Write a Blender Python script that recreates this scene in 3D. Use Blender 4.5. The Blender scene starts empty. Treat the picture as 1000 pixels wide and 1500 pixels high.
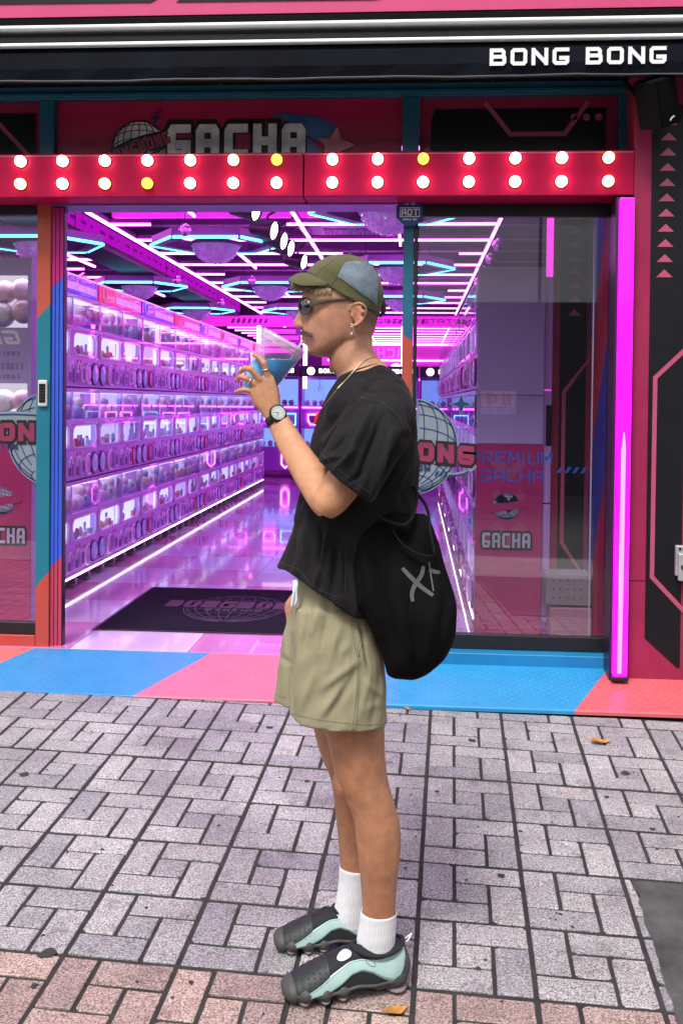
import bpy, bmesh, math, random
import numpy as np
from mathutils import Vector, Matrix
from mathutils.bvhtree import BVHTree
random.seed(7)
SC = bpy.context.scene
COL = SC.collection
R = math.radians

# ------------------------------------------------------------------ camera, sky, sun, exposure
CF, CPX, CPY = 1465.0, 500.0, 615.0            # focal length and principal point of the phone camera, in photo pixels
CAM = np.array([0.0, -5.05, 1.247])
_psi, _pit, _rol = math.atan(106 / CF), math.atan(27 / CF), 0.011
_f = np.array([-math.sin(_psi) * math.cos(_pit), math.cos(_psi) * math.cos(_pit), -math.sin(_pit)])
_r = np.cross(_f, [0, 0, 1.0]); _r /= np.linalg.norm(_r)
_u = np.cross(_r, _f)
_R = _r * math.cos(_rol) + _u * math.sin(_rol)
_U = _u * math.cos(_rol) - _r * math.sin(_rol)
cd = bpy.data.cameras.new('camera')
cam = bpy.data.objects.new('camera', cd); COL.objects.link(cam)
cam.matrix_world = Matrix([[_R[i], _U[i], -_f[i], CAM[i]] for i in range(3)] + [[0, 0, 0, 1]])
cd.sensor_fit = 'VERTICAL'; cd.sensor_height = 36.0; cd.sensor_width = 24.0
cd.lens = CF / 1500 * 36
cd.shift_x = 0.0
cd.shift_y = -(750 - CPY) / 1500
cd.clip_start = 0.05; cd.clip_end = 300
SC.camera = cam

W = bpy.data.worlds.new('World'); SC.world = W; W.use_nodes = True
nt = W.node_tree; nt.nodes.clear()
sky = nt.nodes.new('ShaderNodeTexSky'); sky.sky_type = 'NISHITA'; sky.sun_disc = False
SUN_EL, SUN_AZ = R(58), R(200)
sky.sun_elevation = SUN_EL; sky.sun_rotation = SUN_AZ
sky.air_density = 1.0; sky.dust_density = 3.0; sky.ozone_density = 1.0
bg = nt.nodes.new('ShaderNodeBackground'); bg.inputs[1].default_value = 0.13
wo = nt.nodes.new('ShaderNodeOutputWorld')
hs = nt.nodes.new('ShaderNodeHueSaturation'); hs.inputs['Saturation'].default_value = 0.35
nt.links.new(sky.outputs[0], hs.inputs['Color'])
nt.links.new(hs.outputs[0], bg.inputs[0]); nt.links.new(bg.outputs[0], wo.inputs[0])
sl = bpy.data.lights.new('sun', 'SUN'); sl.energy = 1.5; sl.angle = R(14); sl.color = (1.0, .96, .9)
sun = bpy.data.objects.new('sun', sl); COL.objects.link(sun)
# sky sun_rotation is clockwise from +Y seen from above: direction to the sun
_sd = Vector((math.sin(SUN_AZ) * math.cos(SUN_EL), math.cos(SUN_AZ) * math.cos(SUN_EL), math.sin(SUN_EL)))
sun.rotation_euler = _sd.to_track_quat('Z', 'Y').to_euler()
SC.view_settings.view_transform = 'Standard'; SC.view_settings.look = 'None'
SC.view_settings.exposure = 0.85; SC.view_settings.gamma = 1.0
SC.view_settings.use_curve_mapping = False
SC.render.engine = 'CYCLES'
SC.cycles.use_denoising = True
SC.cycles.max_bounces = 10; SC.cycles.diffuse_bounces = 3; SC.cycles.glossy_bounces = 4
SC.cycles.transparent_max_bounces = 24; SC.cycles.transmission_bounces = 6
SC.cycles.sample_clamp_indirect = 6.0
SC.cycles.caustics_reflective = False; SC.cycles.caustics_refractive = False


# ------------------------------------------------------------------ survey: where a sight line of the photograph meets a plane
def _ray(u, v):
    return _f + _R * ((u - CPX) / CF) + _U * ((CPY - v) / CF)


def at(u, v, Y):
    d = _ray(u, v)
    return Vector(CAM + d * ((Y - CAM[1]) / d[1]))


def sight(p):
    d = np.array(p) - CAM; z = d @ _f
    return CPX + CF * (d @ _R) / z, CPY - CF * (d @ _U) / z


GA, GB, GC = -.0455, -.012, .0608               # the pavement falls towards the road


def gz(x, y):
    return GA + GB * x + GC * y


# ------------------------------------------------------------------ materials
def _mixrgb(nt, a, b, fac, mode='MIX'):
    n = nt.nodes.new('ShaderNodeMix'); n.data_type = 'RGBA'; n.blend_type = mode
    for s, val in ((n.inputs[0], fac), (n.inputs[6], a), (n.inputs[7], b)):
        if hasattr(val, 'default_value') or hasattr(val, 'links'):
            nt.links.new(val, s)
        elif isinstance(val, (int, float)):
            s.default_value = val
        else:
            s.default_value = (*val[:3], 1)
    return n.outputs[2]


def noise_out(nt, scale, detail=4, rough=.55, coord='Object', stretch=None):
    tc = nt.nodes.new('ShaderNodeTexCoord')
    out = tc.outputs[coord]
    if stretch:
        mp = nt.nodes.new('ShaderNodeMapping'); mp.inputs['Scale'].default_value = stretch
        nt.links.new(out, mp.inputs[0]); out = mp.outputs[0]
    n = nt.nodes.new('ShaderNodeTexNoise'); n.inputs['Scale'].default_value = scale
    n.inputs['Detail'].default_value = detail; n.inputs['Roughness'].default_value = rough
    nt.links.new(out, n.inputs['Vector'])
    return n.outputs[0]


def ramp(nt, fac, p0, p1, c0=(0, 0, 0), c1=(1, 1, 1)):
    r = nt.nodes.new('ShaderNodeValToRGB')
    r.color_ramp.elements[0].position = p0; r.color_ramp.elements[1].position = p1
    r.color_ramp.elements[0].color = (*c0, 1); r.color_ramp.elements[1].color = (*c1, 1)
    nt.links.new(fac, r.inputs[0]); return r.outputs[0]


def bump(nt, bsdf, h, strength, dist=.002):
    b = nt.nodes.new('ShaderNodeBump'); b.inputs['Strength'].default_value = strength
    b.inputs['Distance'].default_value = dist
    nt.links.new(h, b.inputs['Height']); nt.links.new(b.outputs[0], bsdf.inputs['Normal'])
    return b


def M(name, col, rough=.5, metal=0., var=.12, vscale=6., bmp=0., bscale=80., bdist=.002, emis=None, estr=0., coat=0., sheen=0., spec=.5,
      alpha=1., trans=0., sub=0., stretch=None, rvar=.12):
    m = bpy.data.materials.new(name); m.use_nodes = True
    nt = m.node_tree; b = nt.nodes['Principled BSDF']
    b.inputs['Roughness'].default_value = rough; b.inputs['Metallic'].default_value = metal
    b.inputs['Base Color'].default_value = (*col, 1)
    if var:
        f = ramp(nt, noise_out(nt, vscale, 5, .6, stretch=stretch), .3, .7)
        c = _mixrgb(nt, tuple(x * (1 - var) for x in col), tuple(min(1, x * (1 + var)) for x in col), f)
        nt.links.new(c, b.inputs['Base Color'])
        if rvar:
            mr = nt.nodes.new('ShaderNodeMapRange'); mr.inputs[3].default_value = max(.02, rough - rvar * rough); mr.inputs[4].default_value = min(1, rough + rvar)
            nt.links.new(noise_out(nt, vscale * 2.3, 4), mr.inputs[0]); nt.links.new(mr.outputs[0], b.inputs['Roughness'])
    if bmp:
        bump(nt, b, noise_out(nt, bscale, 4, stretch=stretch), bmp, bdist)
    if emis:
        b.inputs['Emission Color'].default_value = (*emis, 1); b.inputs['Emission Strength'].default_value = estr
    b.inputs['Coat Weight'].default_value = coat
    b.inputs['Sheen Weight'].default_value = sheen
    b.inputs['Specular IOR Level'].default_value = spec
    if trans: b.inputs['Transmission Weight'].default_value = trans
    if sub:
        b.inputs['Subsurface Weight'].default_value = sub
        b.inputs['Subsurface Radius'].default_value = (.9, .35, .2); b.inputs['Subsurface Scale'].default_value = .006
    if alpha < 1: b.inputs['Alpha'].default_value = alpha
    return m


def glow(name, col, strength):
    m = bpy.data.materials.new(name); m.use_nodes = True
    nt = m.node_tree; nt.nodes.clear()
    e = nt.nodes.new('ShaderNodeEmission'); e.inputs[0].default_value = (*col, 1); e.inputs[1].default_value = strength
    o = nt.nodes.new('ShaderNodeOutputMaterial'); nt.links.new(e.outputs[0], o.inputs[0])
    return m


def glass(name, tint=(1, 1, 1), base=.04, rough=.0, ior=1.5, wavy=0.):
    """Clear sheet: what is behind it, tinted, mixed with a mirror image that grows with the angle."""
    m = bpy.data.materials.new(name); m.use_nodes = True
    nt = m.node_tree; nt.nodes.clear()
    t = nt.nodes.new('ShaderNodeBsdfTransparent'); t.inputs[0].default_value = (*tint, 1)
    g = nt.nodes.new('ShaderNodeBsdfGlossy'); g.inputs['Roughness'].default_value = rough
    fr = nt.nodes.new('ShaderNodeFresnel'); fr.inputs[0].default_value = ior
    ad = nt.nodes.new('ShaderNodeMath'); ad.operation = 'ADD'; ad.use_clamp = True
    ad.inputs[1].default_value = base; nt.links.new(fr.outputs[0], ad.inputs[0])
    ge = nt.nodes.new('ShaderNodeNewGeometry'); fb = nt.nodes.new('ShaderNodeMath'); fb.operation = 'SUBTRACT'; fb.inputs[0].default_value = 1
    nt.links.new(ge.outputs['Backfacing'], fb.inputs[1]); ml = nt.nodes.new('ShaderNodeMath'); ml.operation = 'MULTIPLY'
    nt.links.new(ad.outputs[0], ml.inputs[0]); nt.links.new(fb.outputs[0], ml.inputs[1])          # one mirror image per sheet, from the face one looks at
    mx = nt.nodes.new('ShaderNodeMixShader'); o = nt.nodes.new('ShaderNodeOutputMaterial')
    nt.links.new(ml.outputs[0], mx.inputs[0]); nt.links.new(t.outputs[0], mx.inputs[1]); nt.links.new(g.outputs[0], mx.inputs[2])
    nt.links.new(mx.outputs[0], o.inputs[0])
    if wavy:
        bb = nt.nodes.new('ShaderNodeBump'); bb.inputs['Strength'].default_value = wavy; bb.inputs['Distance'].default_value = .01
        nt.links.new(noise_out(nt, 1.4, 1), bb.inputs['Height']); nt.links.new(bb.outputs[0], g.inputs['Normal'])
    return m


def bands(name, coef, cuts, cols, rough=.45, bmp=.15, spec=.5, coat=0.):
    """Paint in diagonal bands: the value coef . (x, y, z) of the object picks the colour."""
    m = bpy.data.materials.new(name); m.use_nodes = True
    nt = m.node_tree; b = nt.nodes['Principled BSDF']; b.inputs['Specular IOR Level'].default_value = spec
    b.inputs['Coat Weight'].default_value = coat
    tc = nt.nodes.new('ShaderNodeTexCoord')
    dp = nt.nodes.new('ShaderNodeVectorMath'); dp.operation = 'DOT_PRODUCT'; dp.inputs[1].default_value = coef
    nt.links.new(tc.outputs['Object'], dp.inputs[0])
    cur = tuple(cols[0])
    for c, col in zip(cuts, cols[1:]):
        g = nt.nodes.new('ShaderNodeMath'); g.operation = 'GREATER_THAN'; g.inputs[1].default_value = c
        nt.links.new(dp.outputs['Value'], g.inputs[0])
        cur = _mixrgb(nt, cur, col, g.outputs[0])
    dirt = ramp(nt, noise_out(nt, 7, 6, .7), .35, .75, (.78, .78, .78), (1, 1, 1))
    cur = _mixrgb(nt, cur, dirt, .8, 'MULTIPLY')
    nt.links.new(cur, b.inputs['Base Color'])
    mr = nt.nodes.new('ShaderNodeMapRange'); mr.inputs[3].default_value = rough * .75; mr.inputs[4].default_value = min(1, rough * 1.35)
    nt.links.new(noise_out(nt, 12, 4), mr.inputs[0]); nt.links.new(mr.outputs[0], b.inputs['Roughness'])
    if bmp: bump(nt, b, noise_out(nt, 60, 3), bmp)
    return m


# ------------------------------------------------------------------ mesh builder
class MB:
    def __init__(s):
        s.v = []; s.f = []

    def add(s, vs, fs):
        o = len(s.v); s.v += [tuple(x) for x in vs]; s.f += [tuple(i + o for i in f) for f in fs]; return s

    def box(s, x0, x1, y0, y1, z0, z1):
        vs = [(x, y, z) for z in (z0, z1) for y in (y0, y1) for x in (x0, x1)]
        return s.add(vs, [(0, 2, 3, 1), (4, 5, 7, 6), (0, 1, 5, 4), (2, 6, 7, 3), (0, 4, 6, 2), (1, 3, 7, 5)])

    def prism(s, poly, o, ax, ay, d):
        """polygon poly (2-D, along ax, ay from o), thickened by vector d"""
        o, ax, ay, d = map(Vector, (o, ax, ay, d)); n = len(poly)
        lo = [o + ax * p[0] + ay * p[1] for p in poly]; hi = [p + d for p in lo]
        fs = [tuple(range(n))[::-1], tuple(range(n, 2 * n))] + [(i, (i + 1) % n, n + (i + 1) % n, n + i) for i in range(n)]
        return s.add(lo + hi, fs)

    def tube(s, pts, r, n=8, cap=True, closed=False):
        pts = [Vector(p) for p in pts]; m = len(pts)
        rs = r if isinstance(r, (list, tuple)) else [r] * m
        prev = None; vs = []
        for i, p in enumerate(pts):
            if closed: t = pts[(i + 1) % m] - pts[i - 1]
            else: t = pts[min(i + 1, m - 1)] - pts[max(i - 1, 0)]
            t = t.normalized() if t.length > 1e-9 else Vector((0, 0, 1))
            a = prev if prev is not None else (Vector((0, 0, 1)) if abs(t.z) < .9 else Vector((1, 0, 0)))
            a = (a - t * a.dot(t)).normalized(); b = t.cross(a); prev = a
            vs += [p + (a * math.cos(2 * math.pi * k / n) + b * math.sin(2 * math.pi * k / n)) * rs[i] for k in range(n)]
        fs = []
        for i in range(m if closed else m - 1):
            for k in range(n):
                a, b2 = i * n + k, i * n + (k + 1) % n; j = ((i + 1) % m) * n
                fs.append((a, b2, j + (k + 1) % n, j + k))
        if cap and not closed:
            fs += [tuple(range(n))[::-1], tuple(range((m - 1) * n, m * n))]
        return s.add(vs, fs)

    def lathe(s, prof, c=(0, 0, 0), axis=(0, 0, 1), n=24):
        """profile of (radius, height) turned about the axis through c"""
        c = Vector(c); t = Vector(axis).normalized()
        a = Vector((1, 0, 0)) if abs(t.x) < .9 else Vector((0, 1, 0))
        a = (a - t * a.dot(t)).normalized(); b = t.cross(a); vs = []
        for r, h in prof:
            vs += [c + t * h + (a * math.cos(2 * math.pi * k / n) + b * math.sin(2 * math.pi * k / n)) * r for k in range(n)]
        fs = [(i * n + k, i * n + (k + 1) % n, (i + 1) * n + (k + 1) % n, (i + 1) * n + k) for i in range(len(prof) - 1) for k in range(n)]
        if prof[0][0] > 1e-6: fs.append(tuple(range(n))[::-1])
        if prof[-1][0] > 1e-6: fs.append(tuple(range((len(prof) - 1) * n, len(prof) * n)))
        return s.add(vs, fs)

    def ball(s, c, r, n=12, m=8):
        rx, ry, rz = r if isinstance(r, (tuple, list)) else (r, r, r)
        o = len(s.v); vs = [(c[0], c[1], c[2] - rz)]
        for i in range(1, m):
            p = math.pi * i / m
            vs += [(c[0] + rx * math.sin(p) * math.cos(2 * math.pi * k / n), c[1] + ry * math.sin(p) * math.sin(2 * math.pi * k / n), c[2] - rz * math.cos(p)) for k in range(n)]
        vs.append((c[0], c[1], c[2] + rz)); fs = []
        for k in range(n):
            fs.append((0, 1 + (k + 1) % n, 1 + k)); L = 1 + (m - 2) * n
            fs.append((L + k, L + (k + 1) % n, len(vs) - 1))
        for i in range(m - 2):
            for k in range(n):
                a = 1 + i * n
                fs.append((a + k, a + (k + 1) % n, a + n + (k + 1) % n, a + n + k))
        return s.add(vs, fs)

    def loft(s, rings, cap=True, closed_ring=True):
        n = len(rings[0]); vs = [p for r in rings for p in r]; fs = []
        for i in range(len(rings) - 1):
            for k in range(n if closed_ring else n - 1):
                fs.append((i * n + k, i * n + (k + 1) % n, (i + 1) * n + (k + 1) % n, (i + 1) * n + k))
        if cap:
            fs += [tuple(range(n))[::-1], tuple(range((len(rings) - 1) * n, len(rings) * n))]
        return s.add(vs, fs)

    def ribbon(s, line, t, o, ax, ay, d, closed=False):
        """a stroke of width t along a 2-D line with mitred corners, thickened by d"""
        o, ax, ay, d = map(Vector, (o, ax, ay, d)); P = [Vector((p[0], p[1])) for p in line]; n = len(P); L = []; Rr = []
        for i in range(n):
            if closed: a, b = P[i - 1], P[(i + 1) % n]
            else: a, b = P[max(i - 1, 0)], P[min(i + 1, n - 1)]
            d1 = (P[i] - a); d2 = (b - P[i])
            if d1.length < 1e-9: d1 = d2
            if d2.length < 1e-9: d2 = d1
            d1 = d1.normalized(); d2 = d2.normalized()
            n1 = Vector((-d1.y, d1.x)); n2 = Vector((-d2.y, d2.x)); mm = n1 + n2
            if mm.length < .3: mm = n1
            mm = mm.normalized(); k = t / 2 / max(.45, mm.dot(n1))
            L.append(P[i] + mm * k); Rr.append(P[i] - mm * k)
        to = lambda q, h: o + ax * q.x + ay * q.y + d * h
        vs = [to(q, 0) for q in L] + [to(q, 0) for q in Rr] + [to(q, 1) for q in L] + [to(q, 1) for q in Rr]; fs = []
        for i in range(n if closed else n - 1):
            j = (i + 1) % n
            fs += [(i, j, n + j, n + i), (2 * n + i, 3 * n + i, 3 * n + j, 2 * n + j), (i, 2 * n + i, 2 * n + j, j), (n + i, n + j, 3 * n + j, 3 * n + i)]
        if not closed: fs += [(0, n, 3 * n, 2 * n), (n - 1, 3 * n - 1, 4 * n - 1, 2 * n - 1)]
        return s.add(vs, fs)

    def mesh(s, name, mat=None, bevel=0., smooth=False, seg=1):
        me = bpy.data.meshes.new(name); me.from_pydata(s.v, [], s.f)
        bm = bmesh.new(); bm.from_mesh(me)
        bmesh.ops.recalc_face_normals(bm, faces=bm.faces)
        if bevel:
            es = [e for e in bm.edges if len(e.link_faces) == 2 and e.calc_face_angle(0) > .5]
            bmesh.ops.bevel(bm, geom=es, offset=bevel, offset_type='OFFSET', segments=seg, profile=.5, affect='EDGES', clamp_overlap=True)
        bm.to_mesh(me); bm.free()
        if smooth: me.shade_smooth() if hasattr(me, 'shade_smooth') else [setattr(p, 'use_smooth', True) for p in me.polygons]
        if mat:
            for mm in (mat if isinstance(mat, (list, tuple)) else [mat]): me.materials.append(mm)
        return me

    def obj(s, name, mat=None, parent=None, bevel=0., smooth=False, seg=1, local=False, **props):
        """links ONE object; vertices are world coordinates unless local, and get re-based on the parent's place"""
        if parent is not None and not local:
            o = base_of(parent)
            s.v = [(x - o[0], y - o[1], z - o[2]) for x, y, z in s.v]
        me = s.mesh(name, mat, bevel, smooth, seg)
        ob = bpy.data.objects.new(name, me); COL.objects.link(ob)
        if parent is not None: ob.parent = parent
        for k, v in props.items(): ob[k] = v
        return ob


def base_of(o):
    p = Vector((0, 0, 0))
    while o is not None: p += o.location; o = o.parent
    return p


def smooth_by_angle(ob, ang=40):
    me = ob.data; me.shade_smooth()
    bm = bmesh.new(); bm.from_mesh(me)
    for e in bm.edges:
        e.smooth = not (len(e.link_faces) == 2 and e.calc_face_angle(0) > R(ang))
    bm.to_mesh(me); bm.free()
    return ob


def thing(name, label, cat, loc=(0, 0, 0), group=None, rz=0):
    o = bpy.data.objects.new(name, None); COL.objects.link(o); o.empty_display_size = .1
    o.location = loc; o.rotation_euler = (0, 0, rz)
    o['label'] = label; o['category'] = cat
    if group: o['group'] = group
    return o


def tag(o, label, cat, group=None):
    o['label'] = label; o['category'] = cat
    if group: o['group'] = group
    return o


KIDS = {}


def dup(root, loc, label, group=None, rz=None):
    """a copy of a thing with copies of its parts and sub-parts"""
    r = root.copy(); COL.objects.link(r); r.location = loc; r['label'] = label
    if rz is not None: r.rotation_euler = (0, 0, rz)
    if group: r['group'] = group
    for ch in KIDS.setdefault(root.name, list(root.children)):
        c = ch.copy(); COL.objects.link(c); c.parent = r
        for g in KIDS.setdefault(ch.name, list(ch.children)):
            d = g.copy(); COL.objects.link(d); d.parent = c
    return r


def struct(o):
    o['kind'] = 'structure'; return o


# ------------------------------------------------------------------ lettering (stroke letters in a unit box)
def glyphs(c_):
    return {
    'A': [[(0, 0), (0, 1 - c_), (c_, 1), (1 - c_, 1), (1, 1 - c_), (1, 0)], [(0, .42), (1, .42)]],
    'B': [[(0, 0), (0, 1)], [(0, 1), (.94 - c_, 1), (.94, 1 - c_), (.94, .52 + c_ * .6), (.94 - c_ * .6, .52), (0, .52)], [(.5, .52), (1 - c_ * .6, .52), (1, .52 - c_ * .6), (1, c_), (1 - c_, 0), (0, 0)]],
    'C': [[(1, 1), (c_, 1), (0, 1 - c_), (0, c_), (c_, 0), (1, 0)]],
    'D': [[(0, 0), (0, 1), (.8, 1), (1, .8), (1, .2), (.8, 0), (0, 0)]],
    'E': [[(1, 1), (0, 1), (0, 0), (1, 0)], [(0, .52), (.85, .52)]],
    'G': [[(1, 1), (c_, 1), (0, 1 - c_), (0, c_), (c_, 0), (1 - c_, 0), (1, c_), (1, .38), (.52, .38)]],
    'H': [[(0, 0), (0, 1)], [(1, 0), (1, 1)], [(0, .5), (1, .5)]],
    'I': [[(.5, 0), (.5, 1)]],
    'L': [[(0, 1), (0, 0), (1, 0)]],
    'M': [[(0, 0), (0, 1)], [(1, 1), (1, 0)], [(0, 1), (.5, .35), (1, 1)]],
    'N': [[(0, 0), (0, 1)], [(1, 0), (1, 1)], [(0, 1), (1, 0)]],
    'O': [[(c_, 0), (0, c_), (0, 1 - c_), (c_, 1), (1 - c_, 1), (1, 1 - c_), (1, c_), (1 - c_, 0), (c_, 0)]],
    'P': [[(0, 0), (0, 1)], [(0, 1), (1 - c_, 1), (1, 1 - c_), (1, .42 + c_), (1 - c_, .42), (0, .42)]],
    'R': [[(0, 0), (0, 1)], [(0, 1), (1 - c_, 1), (1, 1 - c_), (1, .46 + c_), (1 - c_, .46), (0, .46)], [(.5, .46), (1, 0)]],
    'S': [[(1, 1), (c_, 1), (0, 1 - c_), (0, .5 + c_), (c_, .5), (1 - c_, .5), (1, .5 - c_), (1, c_), (1 - c_, 0), (0, 0)]],
    'T': [[(0, 1), (1, 1)], [(.5, 0), (.5, 1)]],
    'U': [[(0, 1), (0, c_), (c_, 0), (1 - c_, 0), (1, c_), (1, 1)]],
    'W': [[(0, 1), (.2, 0), (.5, .7), (.8, 0), (1, 1)]],
    'Z': [[(0, 1), (1, 1), (0, 0), (1, 0)]],
    '-': [[(.2, .5), (.8, .5)]],
    '0': [[(c_, 0), (0, c_), (0, 1 - c_), (c_, 1), (1 - c_, 1), (1, 1 - c_), (1, c_), (1 - c_, 0), (c_, 0)]],
    '1': [[(.5, 0), (.5, 1)]], '2': [[(0, 1), (1, 1), (1, .5), (0, .5), (0, 0), (1, 0)]],
    '3': [[(0, 1), (1, 1), (1, 0), (0, 0)], [(.3, .5), (1, .5)]], '5': [[(1, 1), (0, 1), (0, .5), (1, .5), (1, 0), (0, 0)]],
    # two syllables of the banner across the street
    '#': [[(.10, .62), (.25, .52), (.42, .62), (.42, .80), (.25, .92), (.10, .80), (.10, .62)], [(.80, .50), (.80, 1)], [(.2, .0), (.8, .0), (.8, .36), (.2, .36), (.2, .0)]],
    '%': [[(.45, .85), (.05, .85), (.05, .2), (.45, .2)], [(.65, 0), (.65, 1)], [(.92, 0), (.92, 1)], [(.65, .5), (.92, .5)]],
    }


GLY = glyphs(.14)


def letters(text, o, ax, ay, out, width, h, t, gap=.35, slant=0., thick=.002, grow=0., space=.7, wide=None):
    """stroke lettering of total WIDTH and height h on the plane o, ax, ay; out = unit normal"""
    n = sum(space if ch == ' ' else (.35 if ch in 'I1' else 1) for ch in text) + gap * (len(text) - 1)
    w = width / n; mb = MB(); x = 0.; o = Vector(o); out = Vector(out)
    for ch in text:
        cw = w * (space if ch == ' ' else (.35 if ch in 'I1' else 1))
        G_ = glyphs(min(.32, max(.12, .33 * (t + grow) / cw)))
        for k, line in enumerate(G_.get(ch, [])):
            i2 = min(t / 2, cw * .3)
            pts = []
            for p in line:
                q = (x + i2 + p[0] * (cw - 2 * i2) + slant * p[1] * h, t / 2 + p[1] * (h - t))
                if not pts or math.hypot(q[0] - pts[-1][0], q[1] - pts[-1][1]) > 1e-6: pts.append(q)
            cl = len(pts) > 3 and (Vector(pts[0]) - Vector(pts[-1])).length < 1e-6
            if cl: pts = pts[:-1]
            else:
                for e, n_ in ((0, 1), (-1, -2)):                         # square ends
                    dx, dy = pts[e][0] - pts[n_][0], pts[e][1] - pts[n_][1]; L = math.hypot(dx, dy)
                    if min(abs(dx), abs(dy)) < .15 * L + abs(slant) * L: pts[e] = (pts[e][0] + dx / L * (i2 + grow / 2), pts[e][1] + dy / L * (t / 2 + grow / 2))
            mb.ribbon(pts, t + grow, o, ax, ay, out * (thick + k * .0003), closed=cl)
        x += cw + gap * w
    return mb


def arc(cx, cy, rx, ry, a0, a1, n=24):
    return [(cx + rx * math.cos(R(a0 + (a1 - a0) * i / n)), cy + ry * math.sin(R(a0 + (a1 - a0) * i / n))) for i in range(n + 1)]


def globe_lines(r, tilt=20):
    """meridians and parallels of a small drawn globe, as 2-D lines in a disc of radius r"""
    L = []; ct, st = math.cos(R(tilt)), math.sin(R(tilt))
    def pr(lon, lat):
        x = math.cos(lat) * math.sin(lon); y = math.sin(lat); z = math.cos(lat) * math.cos(lon)
        return (x * r, (y * ct + z * st) * r, z * ct - y * st)
    for lon in range(0, 180, 18):
        run = []
        for lat in range(0, 361, 8):
            p = pr(R(lon), R(lat))
            if p[2] >= -.02: run.append(p[:2])
            elif len(run) > 2: L.append(run); run = []
            else: run = []
        if len(run) > 2: L.append(run)
    for lat in (-60, -40, -20, 0, 20, 40, 60):
        run = []
        for lon in range(-180, 181, 8):
            p = pr(R(lon), R(lat))
            if p[2] >= -.02: run.append(p[:2])
            elif len(run) > 2: L.append(run); run = []
            else: run = []
        if len(run) > 2: L.append(run)
    return L


def disc(r, n=48, ry=None):
    return [(r * math.cos(2 * math.pi * k / n), (ry or r) * math.sin(2 * math.pi * k / n)) for k in range(n)]


def star4(r, k=.32):
    out = []
    for i in range(8):
        a = math.pi / 4 * i; rr = r if i % 2 == 0 else r * k
        out.append((rr * math.cos(a), rr * math.sin(a)))
    return out

# ================================================================== materials of the shop front
CRIM = M('crimson_paint', (.29, .026, .075), .42, var=.12, bmp=.05, bscale=300, spec=.2)
CRIM2 = M('crimson_box_paint', (.38, .006, .058), .4, var=.08, spec=.12)
PINKLINE = M('pink_line_print', (.43, .075, .145), .45, var=.05)
BLACKP = M('black_panel', (.009, .009, .012), .4, var=.2, spec=.25)
TEAL = M('teal_paint', (.012, .11, .19), .4, var=.12)
BLACKM = M('black_metal', (.012, .012, .014), .35, var=.2)
ALU = M('pale_aluminium', (.86, .89, .87), .4, 0, var=.04)
WHITEP = M('white_print', (.8, .8, .8), .5, var=.03)
NAVYP = M('navy_print', (.012, .035, .13), .45, var=.05)
BLUEP = M('blue_print', (.02, .07, .36), .45, var=.05)
GREYP = M('pale_grey_print', (.20, .25, .29), .5, var=.12, vscale=14)
OUTP = M('black_outline_print', (.012, .008, .014), .45, var=.05)
AWN = M('awning_fabric', (.006, .0075, .012), .6, var=.3, vscale=3, bmp=.25, bscale=9, bdist=.01, spec=.06)

# ================================================================== ground
def granite(name, base, warm):
    m = bpy.data.materials.new(name); m.use_nodes = True
    nt = m.node_tree; b = nt.nodes['Principled BSDF']
    ge = nt.nodes.new('ShaderNodeNewGeometry')
    def nz(scale, det, rg):
        n = nt.nodes.new('ShaderNodeTexNoise'); n.inputs['Scale'].default_value = scale; n.inputs['Detail'].default_value = det; n.inputs['Roughness'].default_value = rg
        nt.links.new(ge.outputs['Position'], n.inputs['Vector']); return n.outputs[0]
    sp = ramp(nt, nz(190, 3, .8), .38, .62, tuple(x * .22 for x in base), tuple(min(.95, x * 1.75) for x in base))
    oi = nt.nodes.new('ShaderNodeObjectInfo')
    tone = ramp(nt, oi.outputs['Random'], 0, 1, (.76, .76, .78), (1.14, 1.12, 1.09))
    c = _mixrgb(nt, sp, tone, 1.0, 'MULTIPLY')
    big = ramp(nt, nz(2.2, 5, .6), .32, .7, (.60, .58, .59), (1.12, 1.12, 1.12))
    c = _mixrgb(nt, c, big, .8, 'MULTIPLY')
    st = ramp(nt, nz(9, 6, .75), .28, .46, (.38, .36, .37), (1, 1, 1))
    c = _mixrgb(nt, c, st, .75, 'MULTIPLY')
    rs = ramp(nt, nz(26, 3, .6), .55, .75, (1, 1, 1), warm)
    c = _mixrgb(nt, c, rs, .55, 'MULTIPLY')
    nt.links.new(c, b.inputs['Base Color'])
    b.inputs['Roughness'].default_value = .50
    bump(nt, b, nz(260, 3, .7), .5, .0015)
    return m


GRAN = granite('grey_granite', (.372, .370, .384), (1.0, .86, .82))
GRANR = granite('reddish_granite', (.43, .325, .295), (1.0, .8, .74))
MORT = M('dark_joint', (.030, .027, .027), .9, var=.4, vscale=20, bmp=.6, bscale=150)
ASPH = M('asphalt', (.070, .070, .071), .85, var=.5, vscale=8, bmp=1.0, bscale=170, bdist=.004)

gm = MB()
def gquad(mb, x0, x1, y0, y1, dz, nx=1, ny=1):
    mb.add([(x0, y0, gz(x0, y0) + dz), (x1, y0, gz(x1, y0) + dz), (x1, y1, gz(x1, y1) + dz), (x0, y1, gz(x0, y1) + dz)], [(0, 1, 2, 3)])
gquad(gm, -40, 40, -6.5, -.70, -.016)
far_m = GRAN.copy(); far_m.name = 'street_paving'
street = struct(gm.obj('sidewalk', far_m))
rd = MB(); rd.add([(-80, -60, -.62), (80, -60, -.62), (80, -6.5, -.62), (-80, -6.5, -.62)], [(0, 1, 2, 3)])
struct(rd.obj('road', ASPH))
kb = MB(); kb.add([(-40, -6.5, gz(-40, -6.5) - .016), (40, -6.5, gz(40, -6.5) - .016), (40, -6.5, -.63), (-40, -6.5, -.63)], [(0, 1, 2, 3)])
struct(kb.obj('kerb', GRAN))
mt = MB(); gquad(mt, -4.2, 2.9, -4.4, -.70, -.0042)
struct(mt.obj('joint_bed', MORT, street))

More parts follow.
